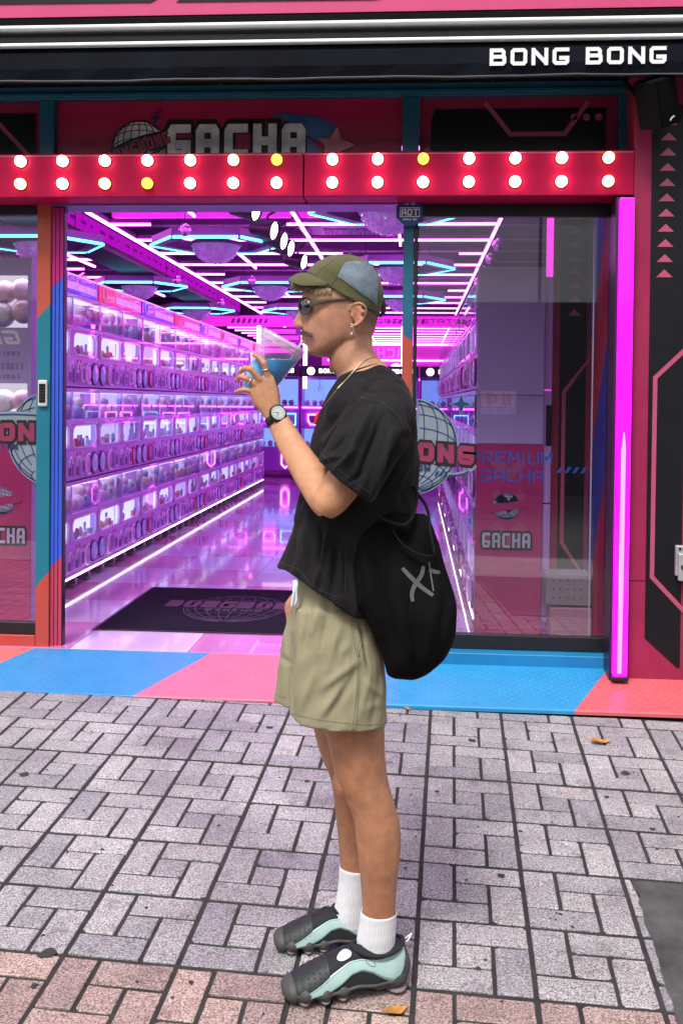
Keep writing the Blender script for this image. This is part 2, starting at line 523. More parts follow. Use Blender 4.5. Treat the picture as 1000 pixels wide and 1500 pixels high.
PU, PV = Vector((1, -.045)), Vector((.038, 1))
N0 = Vector((.063, -1.378)); MU, MV = .300, .3035


def clip(poly, a, b, c):
    """keep a x + b y <= c"""
    out = []
    for i in range(len(poly)):
        p, q = poly[i - 1], poly[i]
        dp, dq = a * p[0] + b * p[1] - c, a * q[0] + b * q[1] - c
        if (dp <= 0) != (dq <= 0):
            t = dp / (dp - dq); out.append((p[0] + (q[0] - p[0]) * t, p[1] + (q[1] - p[1]) * t))
        if dq <= 0: out.append(q)
    return out


pieces = []
rp = random.Random(3)
for i in range(-13, 9):
    for j in range(-10, 3):
        o = N0 + PU * (MU * i) + PV * (MV * j)
        for bx0, bx1, by0, by1 in ((0, 1, 1, 3), (1, 3, 2, 3), (1, 2, 1, 2), (2, 3, 0, 2), (0, 2, 0, 1)):
            g = .0054
            q = []
            for fx, fy, sx, sy in ((bx0, by0, 1, 1), (bx1, by0, -1, 1), (bx1, by1, -1, -1), (bx0, by1, 1, -1)):
                ex = g * sx * (1.25 if fx in (0, 3) else 1); ey = g * sy * (1.5 if fy in (0, 3) else 1)
                if j == 0 and fy == 0: ey *= 1.7
                p = o + PU * (MU * fx / 3 + ex + rp.uniform(-.0007, .0007)) + PV * (MV * fy / 3 + ey + rp.uniform(-.0007, .0007))
                q.append((p.x, p.y))
            q = clip(q, 0, 1, -.712)
            if len(q) < 3: continue
            cy = sum(p[1] for p in q) / len(q); cx = sum(p[0] for p in q) / len(q)
            if cy < -2.00 and cx > .50:
                q = clip(q, 1, .05, .555 + rp.uniform(-.006, .006)) if cy < -2.03 else q
            if len(q) < 3: continue
            ar = abs(sum(q[k - 1][0] * q[k][1] - q[k][0] * q[k - 1][1] for k in range(len(q)))) / 2
            if ar < 2e-4: continue
            d = (Vector((cx, cy, gz(cx, cy))) - Vector(CAM)).length
            u, v = sight((cx, cy, gz(cx, cy)))
            seen = -30 < u < 1030 and 1000 < v < 1530
            rq = []
            for k in range(len(q)):
                p0, p1, p2 = q[k - 1], q[k], q[(k + 1) % len(q)]
                def tow(p, e):
                    L = math.hypot(p[0] - p1[0], p[1] - p1[1]); e = min(e, L * .3); return (p1[0] + (p[0] - p1[0]) / L * e, p1[1] + (p[1] - p1[1]) / L * e)
                ch_ = rp.uniform(.006, .014) if rp.random() < .16 else rp.uniform(.0012, .003)
                rq += [tow(p0, ch_), tow(p2, ch_ * rp.uniform(.5, 1.2))]
                L = math.hypot(p2[0] - p1[0], p2[1] - p1[1])
                if L > .06:
                    w = rp.uniform(-.0012, .0006); f = rp.uniform(.35, .65); nx_, ny_ = (p2[1] - p1[1]) / L, -(p2[0] - p1[0]) / L
                    rq.append((p1[0] + (p2[0] - p1[0]) * f + nx_ * w, p1[1] + (p2[1] - p1[1]) * f + ny_ * w))
            pieces.append((not seen, -ar / d / d, rq, cx, cy, j))
pieces.sort(key=lambda p: p[:2])


def paver_mesh(mb, q, cx, cy, dz, tx, ty, dx=0, dy=0, dzz=0):
    n = len(q); lo, mid, hi = [], [], []
    for x, y in q:
        L = math.hypot(x - cx, y - cy); k = 1 - .0022 / L
        z = gz(x, y) + dz + tx * (x - cx) + ty * (y - cy)
        lo.append((x - dx, y - dy, gz(x, y) - .012 - dzz)); mid.append((x - dx, y - dy, z - .0018 - dzz)); hi.append((cx + (x - cx) * k - dx, cy + (y - cy) * k - dy, z - dzz))
    fs = [tuple(range(2 * n, 3 * n))]
    for s in (0, n): fs += [(s + i, s + (i + 1) % n, s + n + (i + 1) % n, s + n + i) for i in range(n)]
    mb.add(lo + mid + hi, fs)


rest = {0: MB(), 1: MB()}
for k, (un, _a, q, cx, cy, j) in enumerate(pieces):
    red = 1 if j <= -5 else 0
    args = (q, cx, cy, rp.uniform(-.0012, .0016), rp.uniform(-.006, .006), rp.uniform(-.006, .006))
    if k < 296 and not un:
        mb = MB(); z0 = gz(cx, cy)
        paver_mesh(mb, *args, cx, cy, z0)
        ob = mb.obj('paver', (GRANR if red else GRAN), street, local=True); ob.location = (cx, cy, z0)
    else:
        paver_mesh(rest[red], *args)
for red, mb in rest.items():
    if mb.v: mb.obj('paver_field', (GRANR if red else GRAN), street, kind='stuff')

# asphalt patch
ap = MB(); edge = []
ys = np.linspace(-2.035, -4.3, 60)
for k, y in enumerate(ys):
    edge.append((.668 - .05 * (y + 2.03) * -1 * .9 + rp.uniform(-.008, .008) - (.018 if 22 < k < 26 else 0), y))
top = [(x, -2.03 - .045 * (x - .66) + rp.uniform(-.004, .004)) for x in np.linspace(2.8, .69, 30)]
poly = top + edge + [(2.8, -4.3)]
ap.add([(x, y, gz(x, y) + .002) for x, y in poly], [tuple(range(len(poly)))])
struct(ap.obj('asphalt_patch', ASPH, street))

# ================================================================== step plate in front of the shop
STEP_C = [(.80, .16, .16), (.03, .27, .62), (.85, .17, .27), (.025, .30, .62), (.72, .13, .15)]
STEPM = bands('step_paint', (1, -.5, 0), (-1.87 + .10, -.98 + .10, -.10 + .10, .955 + .10), STEP_C, .33, .2, spec=.6)
SX0, SX1 = -4.2, 3.0


def rz_(y): return -.074 + (y + .70) * .148


st = MB()
ring = [(-.70, -.092), (-.70, -.078), (-.694, -.073), (-.20, rz_(-.20)), (-.20, -.12)]
st.add([(SX0, y, z) for y, z in ring] + [(SX1, y, z) for y, z in ring], [(i, (i + 1) % 5, 5 + (i + 1) % 5, 5 + i) for i in range(5)] + [(0, 1, 2, 3, 4), (9, 8, 7, 6, 5)])
step = struct(st.obj('step', STEPM))
tr = MB(); pitch = .024
ny = int(.48 / pitch)
for a in range(int(4.2 / pitch)):
    for b_ in range(ny):
        x = -2.6 + a * pitch; y = -.69 + (b_ + .5) * pitch
        s = 1 if (a + b_) % 2 else -1
        dx, dy = .0085 * s, .0085; wx, wy = .0024 * s, -.0024
        z = rz_(y); zz = lambda yy: rz_(yy)
        tr.add([(x - dx, y - dy, zz(y - dy) - .0005), (x + wx, y + wy, zz(y + wy) - .0005), (x + dx, y + dy, zz(y + dy) - .0005), (x - wx, y - wy, zz(y - wy) - .0005), (x, y, z + .0022)],
               [(0, 1, 4), (1, 2, 4), (2, 3, 4), (3, 0, 4)])
tr.obj('tread', STEPM, step, kind='stuff')
# dirt-filled gap and moss along the step
gp = MB(); gp.add([(SX0, -.715, gz(SX0, -.715) - .004), (SX1, -.715, gz(SX1, -.715) - .004), (SX1, -.70, gz(SX1, -.7) - .004), (SX0, -.70, gz(SX0, -.7) - .004)], [(0, 1, 2, 3)])
struct(gp.obj('gutter_gap', MORT, street))

# ================================================================== shop front frames
YD = -.15
JAMB_C = [(.55, .075, .055), (.012, .19, .27), (.50, .085, .045)]
lf = thing('left_window_frame', 'orange and teal painted window frame left of the doorway', 'window frame', (-1.88, YD, 0))
JM = bands('left_frame_paint', (-1.15, 0, 1), (.30, 1.64), JAMB_C, .4, .1)
m = MB(); m.box(-1.88, -1.812, YD - .025, YD + .05, -.02, 2.215); m.obj('stile', JM, lf, .002)
JB = bands('rail_coral_paint', (0, 0, 1), (5,), [(.55, .075, .06), (0, 0, 0)], .4, .1)
m = MB(); m.box(-3.6, -1.882, YD - .025, YD + .05, -.02, .055); m.obj('bottom_rail', JB, lf, .002)
m = MB(); m.box(-3.6, -1.882, YD - .015, YD + .03, .057, .118); m.obj('glass_rail', BLACKM, lf, .002)
m = MB(); m.box(-3.6, -1.882, YD - .02, YD + .04, 2.16, 2.23); m.obj('top_rail', BLACKM, lf, .002)
GL_L = glass('left_glass', (.93, .92, .93), .09, wavy=.02)
m = MB(); m.box(-3.6, -1.882, YD - .004, YD + .004, .118, 2.16); m.obj('glass_pane', GL_L, lf)

dj = thing('door_jamb', 'blue and red sliding door jamb on the left of the open doorway', 'door frame', (-1.81, YD, 0))
DJM = bands('jamb_paint', (-1.0, 0, 1), (.40, 1.80), [(.55, .06, .11), (.05, .12, .68), (.58, .02, .24)], .4, .1)
m = MB()
for x0, x1, y0 in ((-1.810, -1.794, -.010), (-1.7925, -1.776, -.004), (-1.7745, -1.757, .002)):
    m.box(x0, x1, YD + y0, YD + .045, -.01, 2.20)
m.obj('track_profile', DJM, dj, .0015)
m = MB(); m.box(-1.757, -1.753, YD + .01, YD + .05, .0, 2.2); m.obj('brush_seal', BLACKM, dj)

cp = thing('door_post', 'teal and orange door post with a black edge behind the man', 'door post', (-.06, YD, 0))
CPM = bands('post_paint', (.55, 0, 1), (1.30, 1.575), [(.10, .09, .08), (.45, .08, .05), (.012, .13, .21)], .45, .1)
m = MB(); m.box(-.062, -.010, YD - .01, YD + .05, -.005, 2.20); m.obj('post_face', CPM, cp, .002)
m = MB(); m.box(-.009, .010, YD - .018, YD + .06, -.005, 2.20); m.obj('black_edge', BLACKM, cp, .002)

hd = thing('door_track', 'grooved metal sliding door track above the open doorway', 'door track', (-.9, YD, 2.2))
TRK = M('track_metal', (.10, .10, .22), .28, .6, var=.1)
m = MB()
for k, (z0, z1, y0) in enumerate(((2.203, 2.216, -.035), (2.218, 2.235, -.015), (2.237, 2.256, .0), (2.258, 2.30, .015))):
    m.box(-1.81, -.012, YD + y0, YD + .15, z0, z1)
m.obj('track_rail', TRK, hd, .0015)

rg = thing('fixed_glass_panel', 'tall fixed glass panel right of the doorway, printed with a globe', 'glass panel', (.45, YD, 0))
GL_R = glass('right_glass', (.96, .95, .97), .14, wavy=.02)
m = MB(); m.box(.012, .925, YD - .005, YD + .005, .122, 2.145); m.obj('glass_pane', GL_R, rg)
m = MB(); m.box(.010, .955, YD - .02, YD + .03, .050, .120); m.obj('bottom_rail', BLACKM, rg, .002)
m = MB(); m.box(.010, .955, YD - .02, YD + .03, 2.147, 2.212); m.obj('top_rail', BLACKM, rg, .002)
m = MB(); m.box(.927, .955, YD - .02, YD + .03, .122, 2.145); m.obj('stile', M('dark_blue_metal', (.012, .015, .05), .3, .3, var=.1), rg, .002)
SILL = M('blue_sill_paint', (.012, .20, .42), .42, var=.1)
m = MB(); m.box(.0, .955, YD - .10, YD + .03, -.045, .048); m.obj('sill', SILL, rg, .003)

sd = thing('sliding_glass_door', 'open sliding glass door leaf parked behind the fixed glass', 'glass door', (.43, YD + .07, 0))
GL_S = glass('sliding_glass', (.95, .94, .96), .03)
m = MB(); m.box(.02, .862, YD + .066, YD + .074, .10, 2.12); m.obj('glass_pane', GL_S, sd)
m = MB(); m.box(.863, .869, YD + .062, YD + .078, .10, 2.12); m.obj('glass_edge', M('glass_edge', (.45, .40, .55), .2, var=.05, trans=.0), sd)
m = MB(); m.box(.02, .869, YD + .058, YD + .082, .045, .10); m.obj('bottom_rail', BLACKM, sd, .002)

# ---- transom: teal frame and three printed panels
tf = thing('door_surround', 'teal frame of the transom above the doorway', 'frame', (-.4, -.12, 2.7))
m = MB(); m.box(-3.6, 1.03, -.15, -.06, 2.737, 2.85); m.obj('top_beam', TEAL, tf, .004)
m = MB(); m.box(-3.6, 1.03, -.165, -.151, 2.745, 2.765); m.obj('bead', TEAL, tf, .003)
for x0, x1 in ((-1.882, -1.808), (-.074, .008), (.962, 1.03)):
    m = MB(); m.box(x0, x1, -.148, -.06, 2.25, 2.735); m.obj('mullion', TEAL, tf, .003)


def transom_pattern(th, x0, x1, edge=.05):
    o, ax, ay = (x0, -.112, 2.25), (1, 0, 0), (0, 0, 1); w = x1 - x0
    m = MB(); m.box(x0, x1, -.11, -.06, 2.25, 2.735); m.obj('panel', CRIM, th)
    return o, ax, ay, w


tp = thing('transom_sign', 'black printed transom panel with three crimson dots at the upper right', 'sign panel', (.48, -.11, 2.5))
o, ax, ay, w = transom_pattern(tp, .010, .960)
m = MB(); m.prism([(.055, .0), (.055, .37), (.075, .43), (w - .055, .43), (w - .055, 0)], o, ax, ay, (0, -.002, 0)); m.obj('black_field', BLACKP, tp)
m = MB(); oo = (o[0], -.1145, o[2])
m.ribbon([(.315, .46), (.44, .305), (.70, .305), (.81, .46)], .022, oo, ax, ay, (0, -.002, 0)); m.obj('crimson_line', PINKLINE, tp)
m = MB(); m.ribbon([(.03, .24), (.15, .12)], .022, oo, ax, ay, (0, -.002, 0)); m.obj('crimson_line', PINKLINE, tp)
for k in range(3):
    m = MB(); m.prism([(w - .205 + .058 * k + p[0], .385 + p[1]) for p in disc(.017, 16)], oo, ax, ay, (0, -.002, 0)); m.obj('crimson_dot', PINKLINE, tp)
t2 = thing('transom_sign', 'black printed transom panel with one diagonal line at the left edge', 'sign panel', (-2.4, -.11, 2.5))
o, ax, ay, w = transom_pattern(t2, -3.6, -1.884)
m = MB(); m.prism([(.05, 0), (.05, .43), (w - .03, .43), (w - .03, 0)], o, ax, ay, (0, -.002, 0)); m.obj('black_field', BLACKP, t2)
m = MB(); m.ribbon([(w - .30, .46), (w - .01, .16)], .022, (o[0], -.1145, o[2]), ax, ay, (0, -.002, 0)); m.obj('crimson_line', PINKLINE, t2)

gs = thing('shop_sign', 'crimson transom sign with grey block letters, globe and shooting star', 'sign', (-.95, -.11, 2.5))
GSM = M('sign_crimson', (.44, .014, .085), .4, var=.08)
m = MB(); m.box(-1.806, -.076, -.11, -.06, 2.25, 2.735); m.obj('panel', GSM, gs)
LG = M('letter_grey', (.82, .80, .82), .35, var=.35, vscale=9)
m = letters('GACHA', (-1.252, -.111, 2.436), (1, 0, 0), (0, 0, 1), (0, -1, 0), .714, .192, .044, gap=.17, thick=.003, grow=.030); m.obj('letter_outline', OUTP, gs)
m = letters('GACHA', (-1.240, -.115, 2.448), (1, 0, 0), (0, 0, 1), (0, -1, 0), .69, .168, .042, gap=.22, thick=.006); m.obj('lettering', LG, gs, .002)
gl = MB(); go = Vector((-1.385, -.113, 2.500))
gl.prism(disc(.138), go, (1, 0, 0), (0, 0, 1), (0, -.002, 0)); gl.obj('globe_disc', LG, gs)
gl = MB()
for L in globe_lines(.135, 22): gl.ribbon(L, .004, go + Vector((0, -.0022, 0)), (1, 0, 0), (0, 0, 1), (0, -.0012, 0))
gl.ribbon(disc(.137)[:], .006, go + Vector((0, -.0022, 0)), (1, 0, 0), (0, 0, 1), (0, -.0016, 0), closed=True); gl.obj('globe_line', OUTP, gs)
ca, sa = math.cos(R(19)), math.sin(R(19))
m = MB(); m.ribbon([(p[0], p[1]) for p in disc(.19, 40, .05)], .012, go + Vector((0, -.005, 0)), (ca, 0, sa), (-sa, 0, ca), (0, -.001, 0), closed=True); m.obj('globe_ring', OUTP, gs)
bo = go + Vector((-.17 * ca + .02 * sa, -.0065, -.17 * sa - .03 * ca))
letters('BONGBONG', bo, (ca, 0, sa), (-sa, 0, ca), (0, -1, 0), .34, .062, .017, gap=.14, thick=.001, grow=.012).obj('banner_outline', OUTP, gs)
letters('BONGBONG', bo + Vector((0, -.0015, 0)), (ca, 0, sa), (-sa, 0, ca), (0, -1, 0), .34, .062, .015, gap=.16, thick=.0015).obj('banner_lettering', PINKLINE, gs)
for (u, v, r) in ((228, 173, .032), (234, 163, .016)):
    p = at(u, v, -.112); m = MB(); m.prism(star4(r), p, (1, 0, 0), (0, 0, 1), (0, -.003, 0)); m.obj('sparkle', NAVYP, gs)
NAVG = M('navy_gloss_print', (.05, .12, .32), .25, var=.5, vscale=7)


def decal(th, name, pts, Y, mat, d=.003):
    P = [at(u, v, Y) for u, v in pts]
    m = MB(); m.prism([(p.x, p.z) for p in P], (0, Y, 0), (1, 0, 0), (0, 0, 1), (0, -d, 0)); return m.obj(name, mat, th)


decal(gs, 'star_tail', [(397, 167), (420, 166), (463, 171), (492, 182), (494, 186), (480, 205), (478, 212), (452, 200), (430, 182)], -.1125, NAVG)
decal(gs, 'star_tail', [(450, 200), (472, 222), (470, 228), (450, 228)], -.1128, NAVG)
decal(gs, 'star', [(494, 186), (499, 203), (520, 213), (500, 221), (505, 236), (486, 224), (470, 232), (477, 215), (466, 203), (483, 203)], -.1162, M('star_pink', (.78, .26, .34), .4, var=.3, vscale=12))

# ---- marquee boxes with bulbs
SOCK = M('bulb_socket', (.25, .02, .04), .4, var=.05)
B_W = glow('bulb_white', (1.0, .76, .46), 9.0)
B_Y = glow('bulb_yellow', (1.0, .66, .05), 2.2)
B_M = glow('bulb_warm', (1.0, .72, .22), 5.0)


def marquee(label, x0, x1, xs, dim):
    t = thing('marquee_light_box', label, 'light box', ((x0 + x1) / 2, -.35, 2.31), 'crimson bulb boxes over the doorway')
    m = MB(); m.box(x0, x1, -.35, -.165, 2.209, 2.417); m.obj('box', CRIM2, t, .004)
    m = MB(); m.box(x0 + .004, x1 - .004, -.352, -.3505, 2.404, 2.41); m.obj('trim_line', PINKLINE, t)
    for r_, z in enumerate((2.380, 2.272)):
        for k, x in enumerate(xs):
            col = B_Y if (r_, k) in dim[0] else (B_M if (r_, k) in dim[1] else B_W)
            s_ = MB(); s_.lathe([(.0300, 0), (.0300, .004), (.0265, .006), (.0255, .003)], (x, -.3502, z), (0, -1, 0), 20); so = s_.obj('socket', SOCK, t, smooth=True)
            b_ = MB(); b_.lathe([(.0245, .002), (.0255, .012), (.0255, .020), (.0225, .030), (.0165, .037), (.008, .041), (0, .042)], (x, -.3502, z), (0, -1, 0), 20); b_.obj('bulb', col, so, smooth=True)
    return t


marquee('long crimson light box with two rows of round bulbs, left of the seam', -2.55, -.535, [-2.304, -2.098] + [-1.892 + .2058 * k for k in range(7)], ({(1, 5), (0, 8)}, {(1, 2), (1, 4), (0, 7)}))
marquee('crimson light box with two rows of round bulbs, right of the seam', -.529, .995, [-.395 + .2117 * k for k in range(7)], ({(0, 2)}, {(0, 6), (1, 6)}))

# ---- right wall with printed panel, triangle arrows, pink light
rw = thing('shop_wall', 'crimson wall panel with black tech print and small triangles, right edge', 'wall', (1.5, -.35, 0))
m = MB(); m.box(.996, 3.0, -.35, .3, -.10, .428); m.box(.996, 3.0, -.35, .3, .432, 2.85); m.obj('wall_panel', CRIM, rw, .002)
wo_ = (0, -.351, 0); AX, AZ = (1, 0, 0), (0, 0, 1)
m = MB(); m.prism([(1.072, 2.62), (1.236, 2.62), (1.236, .035), (1.222, .035), (1.075, .168)], wo_, AX, AZ, (0, -.002, 0)); m.obj('black_field', BLACKP, rw)
m = MB(); m.ribbon([(1.30, 1.565), (1.103, 1.372), (1.103, .452), (1.30, .245)], .020, (0, -.3535, 0), AX, AZ, (0, -.0015, 0)); m.obj('crimson_line', PINKLINE, rw)
for k in range(11):
    z = 2.528 - .0695 * k; x = 1.146 - .001 * k
    m = MB(); m.prism([(x - .037, z), (x + .037, z), (x, z + .036)], (0, -.3535, 0), AX, AZ, (0, -.0015, 0)); m.obj('triangle', PINKLINE, rw)

pl = thing('neon_column', 'glowing magenta vertical light column at the right of the glass', 'light', (.95, -.39, .0))
PLM = M('magenta_diffuser', (.75, .02, .75), .12, var=0, emis=(1.0, .0, .86), estr=1.05, coat=.6)
m = MB(); m.box(.910, .992, -.385, -.24, -.02, 2.195); m.obj('housing', M('column_housing', (.025, .005, .03), .3, var=.1), pl, .003)
m = MB(); m.box(.9195, .9835, -.425, -.386, .004, 2.184); m.obj('diffuser', PLM, pl, .004, seg=2)
m = MB(); m.tube([(.948, -.4215, .02), (.949, -.4215, .4), (.951, -.4215, 1.05), (.952, -.4215, 1.12)], [.010, .012, .011, .004], 10); m.obj('reflection_streak', glow('streak_glow', (1, .32, 1), 1.0), pl, smooth=True)  # added glowing strip, imitates the pale reflection low on the diffuser
m = MB(); m.box(.914, .989, -.428, -.386, -.016, .002); m.obj('end_cap', BLACKM, pl, .003)

# painted return and inner wall seen through the glass
ri = thing('inner_return_wall', 'blue and red painted return wall seen through the right glass', 'wall', (.95, .1, 0))
RIM = bands('return_paint', (0, 1.5, 1), (.62, 1.30, 1.98), [(.38, .03, .07), (.03, .06, .33), (.42, .045, .06), (.05, .12, .38)], .45, .1)
m = MB(); m.box(.935, .96, YD + .04, .42, .0, 2.3); m.obj('return_panel', RIM, ri)
m = MB(); m.box(.735, .935, .40, .44, .0, 2.5); m.obj('wall_panel', CRIM, ri)
m = MB(); m.prism([(.775, 2.3), (.915, 2.3), (.915, .18), (.775, .32)], (0, .399, 0), AX, AZ, (0, -.002, 0)); m.obj('black_field', BLACKP, ri)
m = MB(); m.ribbon([(1.0, 1.49), (.80, 1.31), (.80, .50), (1.0, .30)], .02, (0, .3965, 0), AX, AZ, (0, -.0015, 0))
m.v = [(min(x, .932), y, z) for x, y, z in m.v]; m.obj('crimson_line', PINKLINE, ri)
for k in range(8):
    z = 2.235 - .0735 * k
    m = MB(); m.prism([(.815, z), (.885, z), (.85, z + .034)], (0, .3965, 0), AX, AZ, (0, -.0015, 0)); m.obj('triangle', PINKLINE, ri)

# ---- awning cassette with lettering, upper fascia
aw = thing('awning', 'black retracted shop awning with two pale rails and white lettering', 'awning', (-.3, -.6, 2.6))
AK = 1.0988


def ay_(y): return y + .40


def az_(z): return 1.247 + (z - 1.247) * AK


def abox(x0, x1, y0, y1, z0, z1): return MB().box(x0, x1, ay_(y0), ay_(y1), az_(z0), az_(z1))


m = MB()
prof = [(-.97, 2.552), (-1.0, 2.556), (-1.012, 2.60), (-1.01, 2.66), (-.985, 2.69), (-.70, 2.70), (-.70, 2.63), (-.965, 2.572)]
prof = [(ay_(y), az_(z)) for y, z in prof]
NX = 60
m.loft([[Vector((-3.6 + 6.6 * i / NX, y + .004 * math.sin(i * 1.9) * (z < 2.72), z + .0025 * math.sin(i * .83 + y * 9) * (z < 2.72))) for y, z in prof] for i in range(NX + 1)])
m.obj('valance', AWN, aw, smooth=False)
m = MB(); m.tube([(-3.6 + 6.6 * i / NX, ay_(-1.0) + .004 * math.sin(i * 1.9), az_(2.5535) + .0025 * math.sin(i * .83 - .6 * 9)) for i in range(NX + 1)], .0045, 8); m.obj('hem', M('awning_hem', (.05, .055, .065), .5, var=.1), aw, smooth=True)
abox(-3.6, 3.0, -1.025, -.99, 2.690, 2.704).obj('rail', ALU, aw, .004, seg=2)
abox(-3.6, 3.0, -1.005, -.95, 2.712, 2.735).obj('dark_rail', M('grey_rail', (.016, .018, .020), .5, 0, var=.1, spec=.2), aw, .004)
abox(-3.6, 3.0, -.945, -.70, 2.739, 2.83).obj('cassette', M('cassette_black', (.006, .006, .007), .7, spec=.05), aw, .004)
abox(-3.6, 3.0, -1.03, -.965, 2.760, 2.774).obj('rail', ALU, aw, .004, seg=2)
for x_ in (.282, .658): letters('BONG', (x_ * AK, ay_(-1.016), az_(2.588)), (1, 0, 0), (0, 0, 1), (0, -1, 0), .312 * AK, .068 * AK, .0165, gap=.26, thick=.002).obj('lettering', WHITEP, aw)
uf = thing('upper_fascia', 'pink and black fascia band above the awning rails', 'fascia', (-.3, -.53, 3.0))
UFM = M('fascia_pink', (.55, .045, .16), .4, var=.06)
MB().box(-3.6, 3.0, -.53, -.2, 2.998, 3.7).obj('fascia_board', UFM, uf)
MB().prism([(-3.5, 3.068), (-1.22, 3.056), (-1.17, 3.08), (-1.17, 3.6), (-3.5, 3.6)], (0, -.531, 0), AX, AZ, (0, -.003, 0)).obj('black_field', BLACKP, uf)
MB().prism([(-1.07, 3.08), (-1.10, 3.055), (-.2, 3.050), (.0, 3.08), (.0, 3.6), (-1.07, 3.6)], (0, -.531, 0), AX, AZ, (0, -.003, 0)).obj('black_field', BLACKP, uf)
SOF = M('dark_soffit', (.010, .007, .006), .9, spec=.05, var=.5, vscale=9, bmp=.6, bscale=40)
sw = thing('soffit_beam', 'dark dusty beam under the awning above the transom', 'beam', (-.3, -.4, 2.86))
for k in range(5):
    m = MB(); m.box(-3.6 + 1.32 * k, -3.6 + 1.32 * (k + 1) - .006, -.548, -.17, 2.79, 2.86); m.obj('board', SOF, sw, .003)
wl = MB(); wl.box(-3.6, 3.0, -.3, .4, 2.86, 7.0); o = wl.obj('facade_wall', M('facade', (.25, .05, .09), .7), None); tag(o, 'upper crimson facade wall of the shop building', 'wall')

# ---- speaker, sign, keypad, lock box
sp = thing('speaker', 'black outdoor loudspeaker hanging tilted under the awning', 'speaker', at(962, 150, -.52))
SPK = M('speaker_plastic', (.008, .008, .009), .6, var=.2, bmp=.3, bscale=400, spec=.02)
mm_ = Matrix.Rotation(R(-28), 4, 'Y') @ Matrix.Rotation(R(30), 4, 'Z') @ Matrix.Rotation(R(24), 4, 'X')
def spart(name, mb, mat, bv=.004, par=None):
    mb.v = [tuple(mm_ @ Vector(p)) for p in mb.v]; return mb.obj(name, mat, par or sp, bv, local=True, seg=2)
m = MB(); m.add([(-.065, -.06, -.105), (.065, -.06, -.105), (.05, .08, -.105), (-.05, .08, -.105), (-.065, -.06, .105), (.065, -.06, .105), (.05, .08, .105), (-.05, .08, .105)], [(0, 1, 2, 3), (4, 7, 6, 5), (0, 4, 5, 1), (1, 5, 6, 2), (2, 6, 7, 3), (3, 7, 4, 0)])
spart('cabinet', m, SPK, .010)
m = MB(); m.box(-.058, .058, -.066, -.061, -.098, .098); spart('grille', m, M('grille_black', (.006, .006, .007), .8, spec=.02, var=.3, bmp=1, bscale=900), .003)
m = MB(); m.ribbon([(-.016, -.006), (.0, .004), (.016, .006)], .006, (.0, -.067, -.075), (1, 0, 0), (0, 0, 1), (0, -.0015, 0)); spart('badge', m, WHITEP, 0)
m = MB(); m.tube([(0, .08, .02), (.01, .13, .05), (0, .17, .12)], .010, 8); spart('bracket', m, SPK, 0)

ad = thing('security_sign', 'blue octagonal alarm company sign on top of the door post', 'sign', at(600, 311, -.19))
m = MB(); ac = at(600, 311, -.19)
m.prism([(.071 * math.cos(R(22.5 + 45 * k)), .071 * math.sin(R(22.5 + 45 * k))) for k in range(8)], ac, AX, AZ, (0, -.008, 0)); m.obj('plate', M('alarm_blue', (.012, .05, .22), .3, var=.05), ad, .002)
m = MB(); m.ribbon([(-.046, -.021), (.046, -.021), (.046, .021), (-.046, .021)], .0035, ac + Vector((0, -.0085, -.001)), AX, AZ, (0, -.001, 0), closed=True); m.obj('border', WHITEP, ad)
letters('ADT', ac + Vector((-.040, -.0085, -.0165)), AX, AZ, (0, -1, 0), .080, .031, .0062, gap=.2, thick=.001).obj('lettering', WHITEP, ad)
letters('WORLD NO.1'.replace('.', ''), ac + Vector((-.034, -.0085, -.040)), AX, AZ, (0, -1, 0), .068, .0085, .0022, gap=.3, thick=.001).obj('lettering', WHITEP, ad)
m = MB()
m.ribbon([(-.020, .036), (-.008, .036), (-.008, .047), (-.020, .047)], .002, ac + Vector((0, -.0085, 0)), AX, AZ, (0, -.001, 0), closed=True)
m.ribbon(arc(.016, .036, .008, .009, 0, 180, 8), .002, ac + Vector((0, -.0085, 0)), AX, AZ, (0, -.001, 0), closed=True); m.obj('symbol', WHITEP, ad)

kc = at(63.5, 576, YD - .03)
kp = thing('keypad', 'white access keypad with black buttons on the left window frame', 'keypad', kc)
m = MB(); m.box(kc.x - .024, kc.x + .024, kc.y - .012, kc.y + .003, kc.z - .066, kc.z + .066); m.obj('body', M('keypad_white', (.62, .60, .55), .4, var=.05), kp, .007, seg=3)
m = MB(); m.box(kc.x - .0165, kc.x + .0165, kc.y - .0155, kc.y - .0118, kc.z - .047, kc.z + .047); m.obj('face', BLACKP, kp, .003)
m = MB()
for a in range(2):
    for b_ in range(5):
        m.box(kc.x - .011 + a * .014, kc.x - .004 + a * .014, kc.y - .0172, kc.y - .0156, kc.z + .026 - b_ * .015, kc.z + .033 - b_ * .015)
m.obj('button', M('button_grey', (.05, .055, .07), .4, var=0), kp)

lc = at(994, 826, -.37)
lk = thing('lock_box', 'pale grey metal lock box on the crimson wall at right edge', 'lock box', lc)
LKM = M('lock_metal', (.52, .53, .50), .35, .5, var=.15)
m = MB(); m.box(lc.x - .018, lc.x + .07, -.378, -.352, lc.z - .055, lc.z + .085); m.obj('plate', LKM, lk, .005, seg=2)
m = MB(); m.box(lc.x - .010, lc.x + .07, -.40, -.379, lc.z - .075, lc.z + .052); m.obj('case', LKM, lk, .006, seg=2)
m = MB(); m.lathe([(.012, 0), (.012, .006), (.007, .008)], (lc.x + .012, -.4005, lc.z - .01), (0, -1, 0), 16); m.obj('keyhole', BLACKM, lk, smooth=True)
m = MB(); m.lathe([(.006, 0), (.006, .003)], (lc.x + .0, -.3785, lc.z + .07), (0, -1, 0), 12); m.obj('screw', BLACKM, lk)

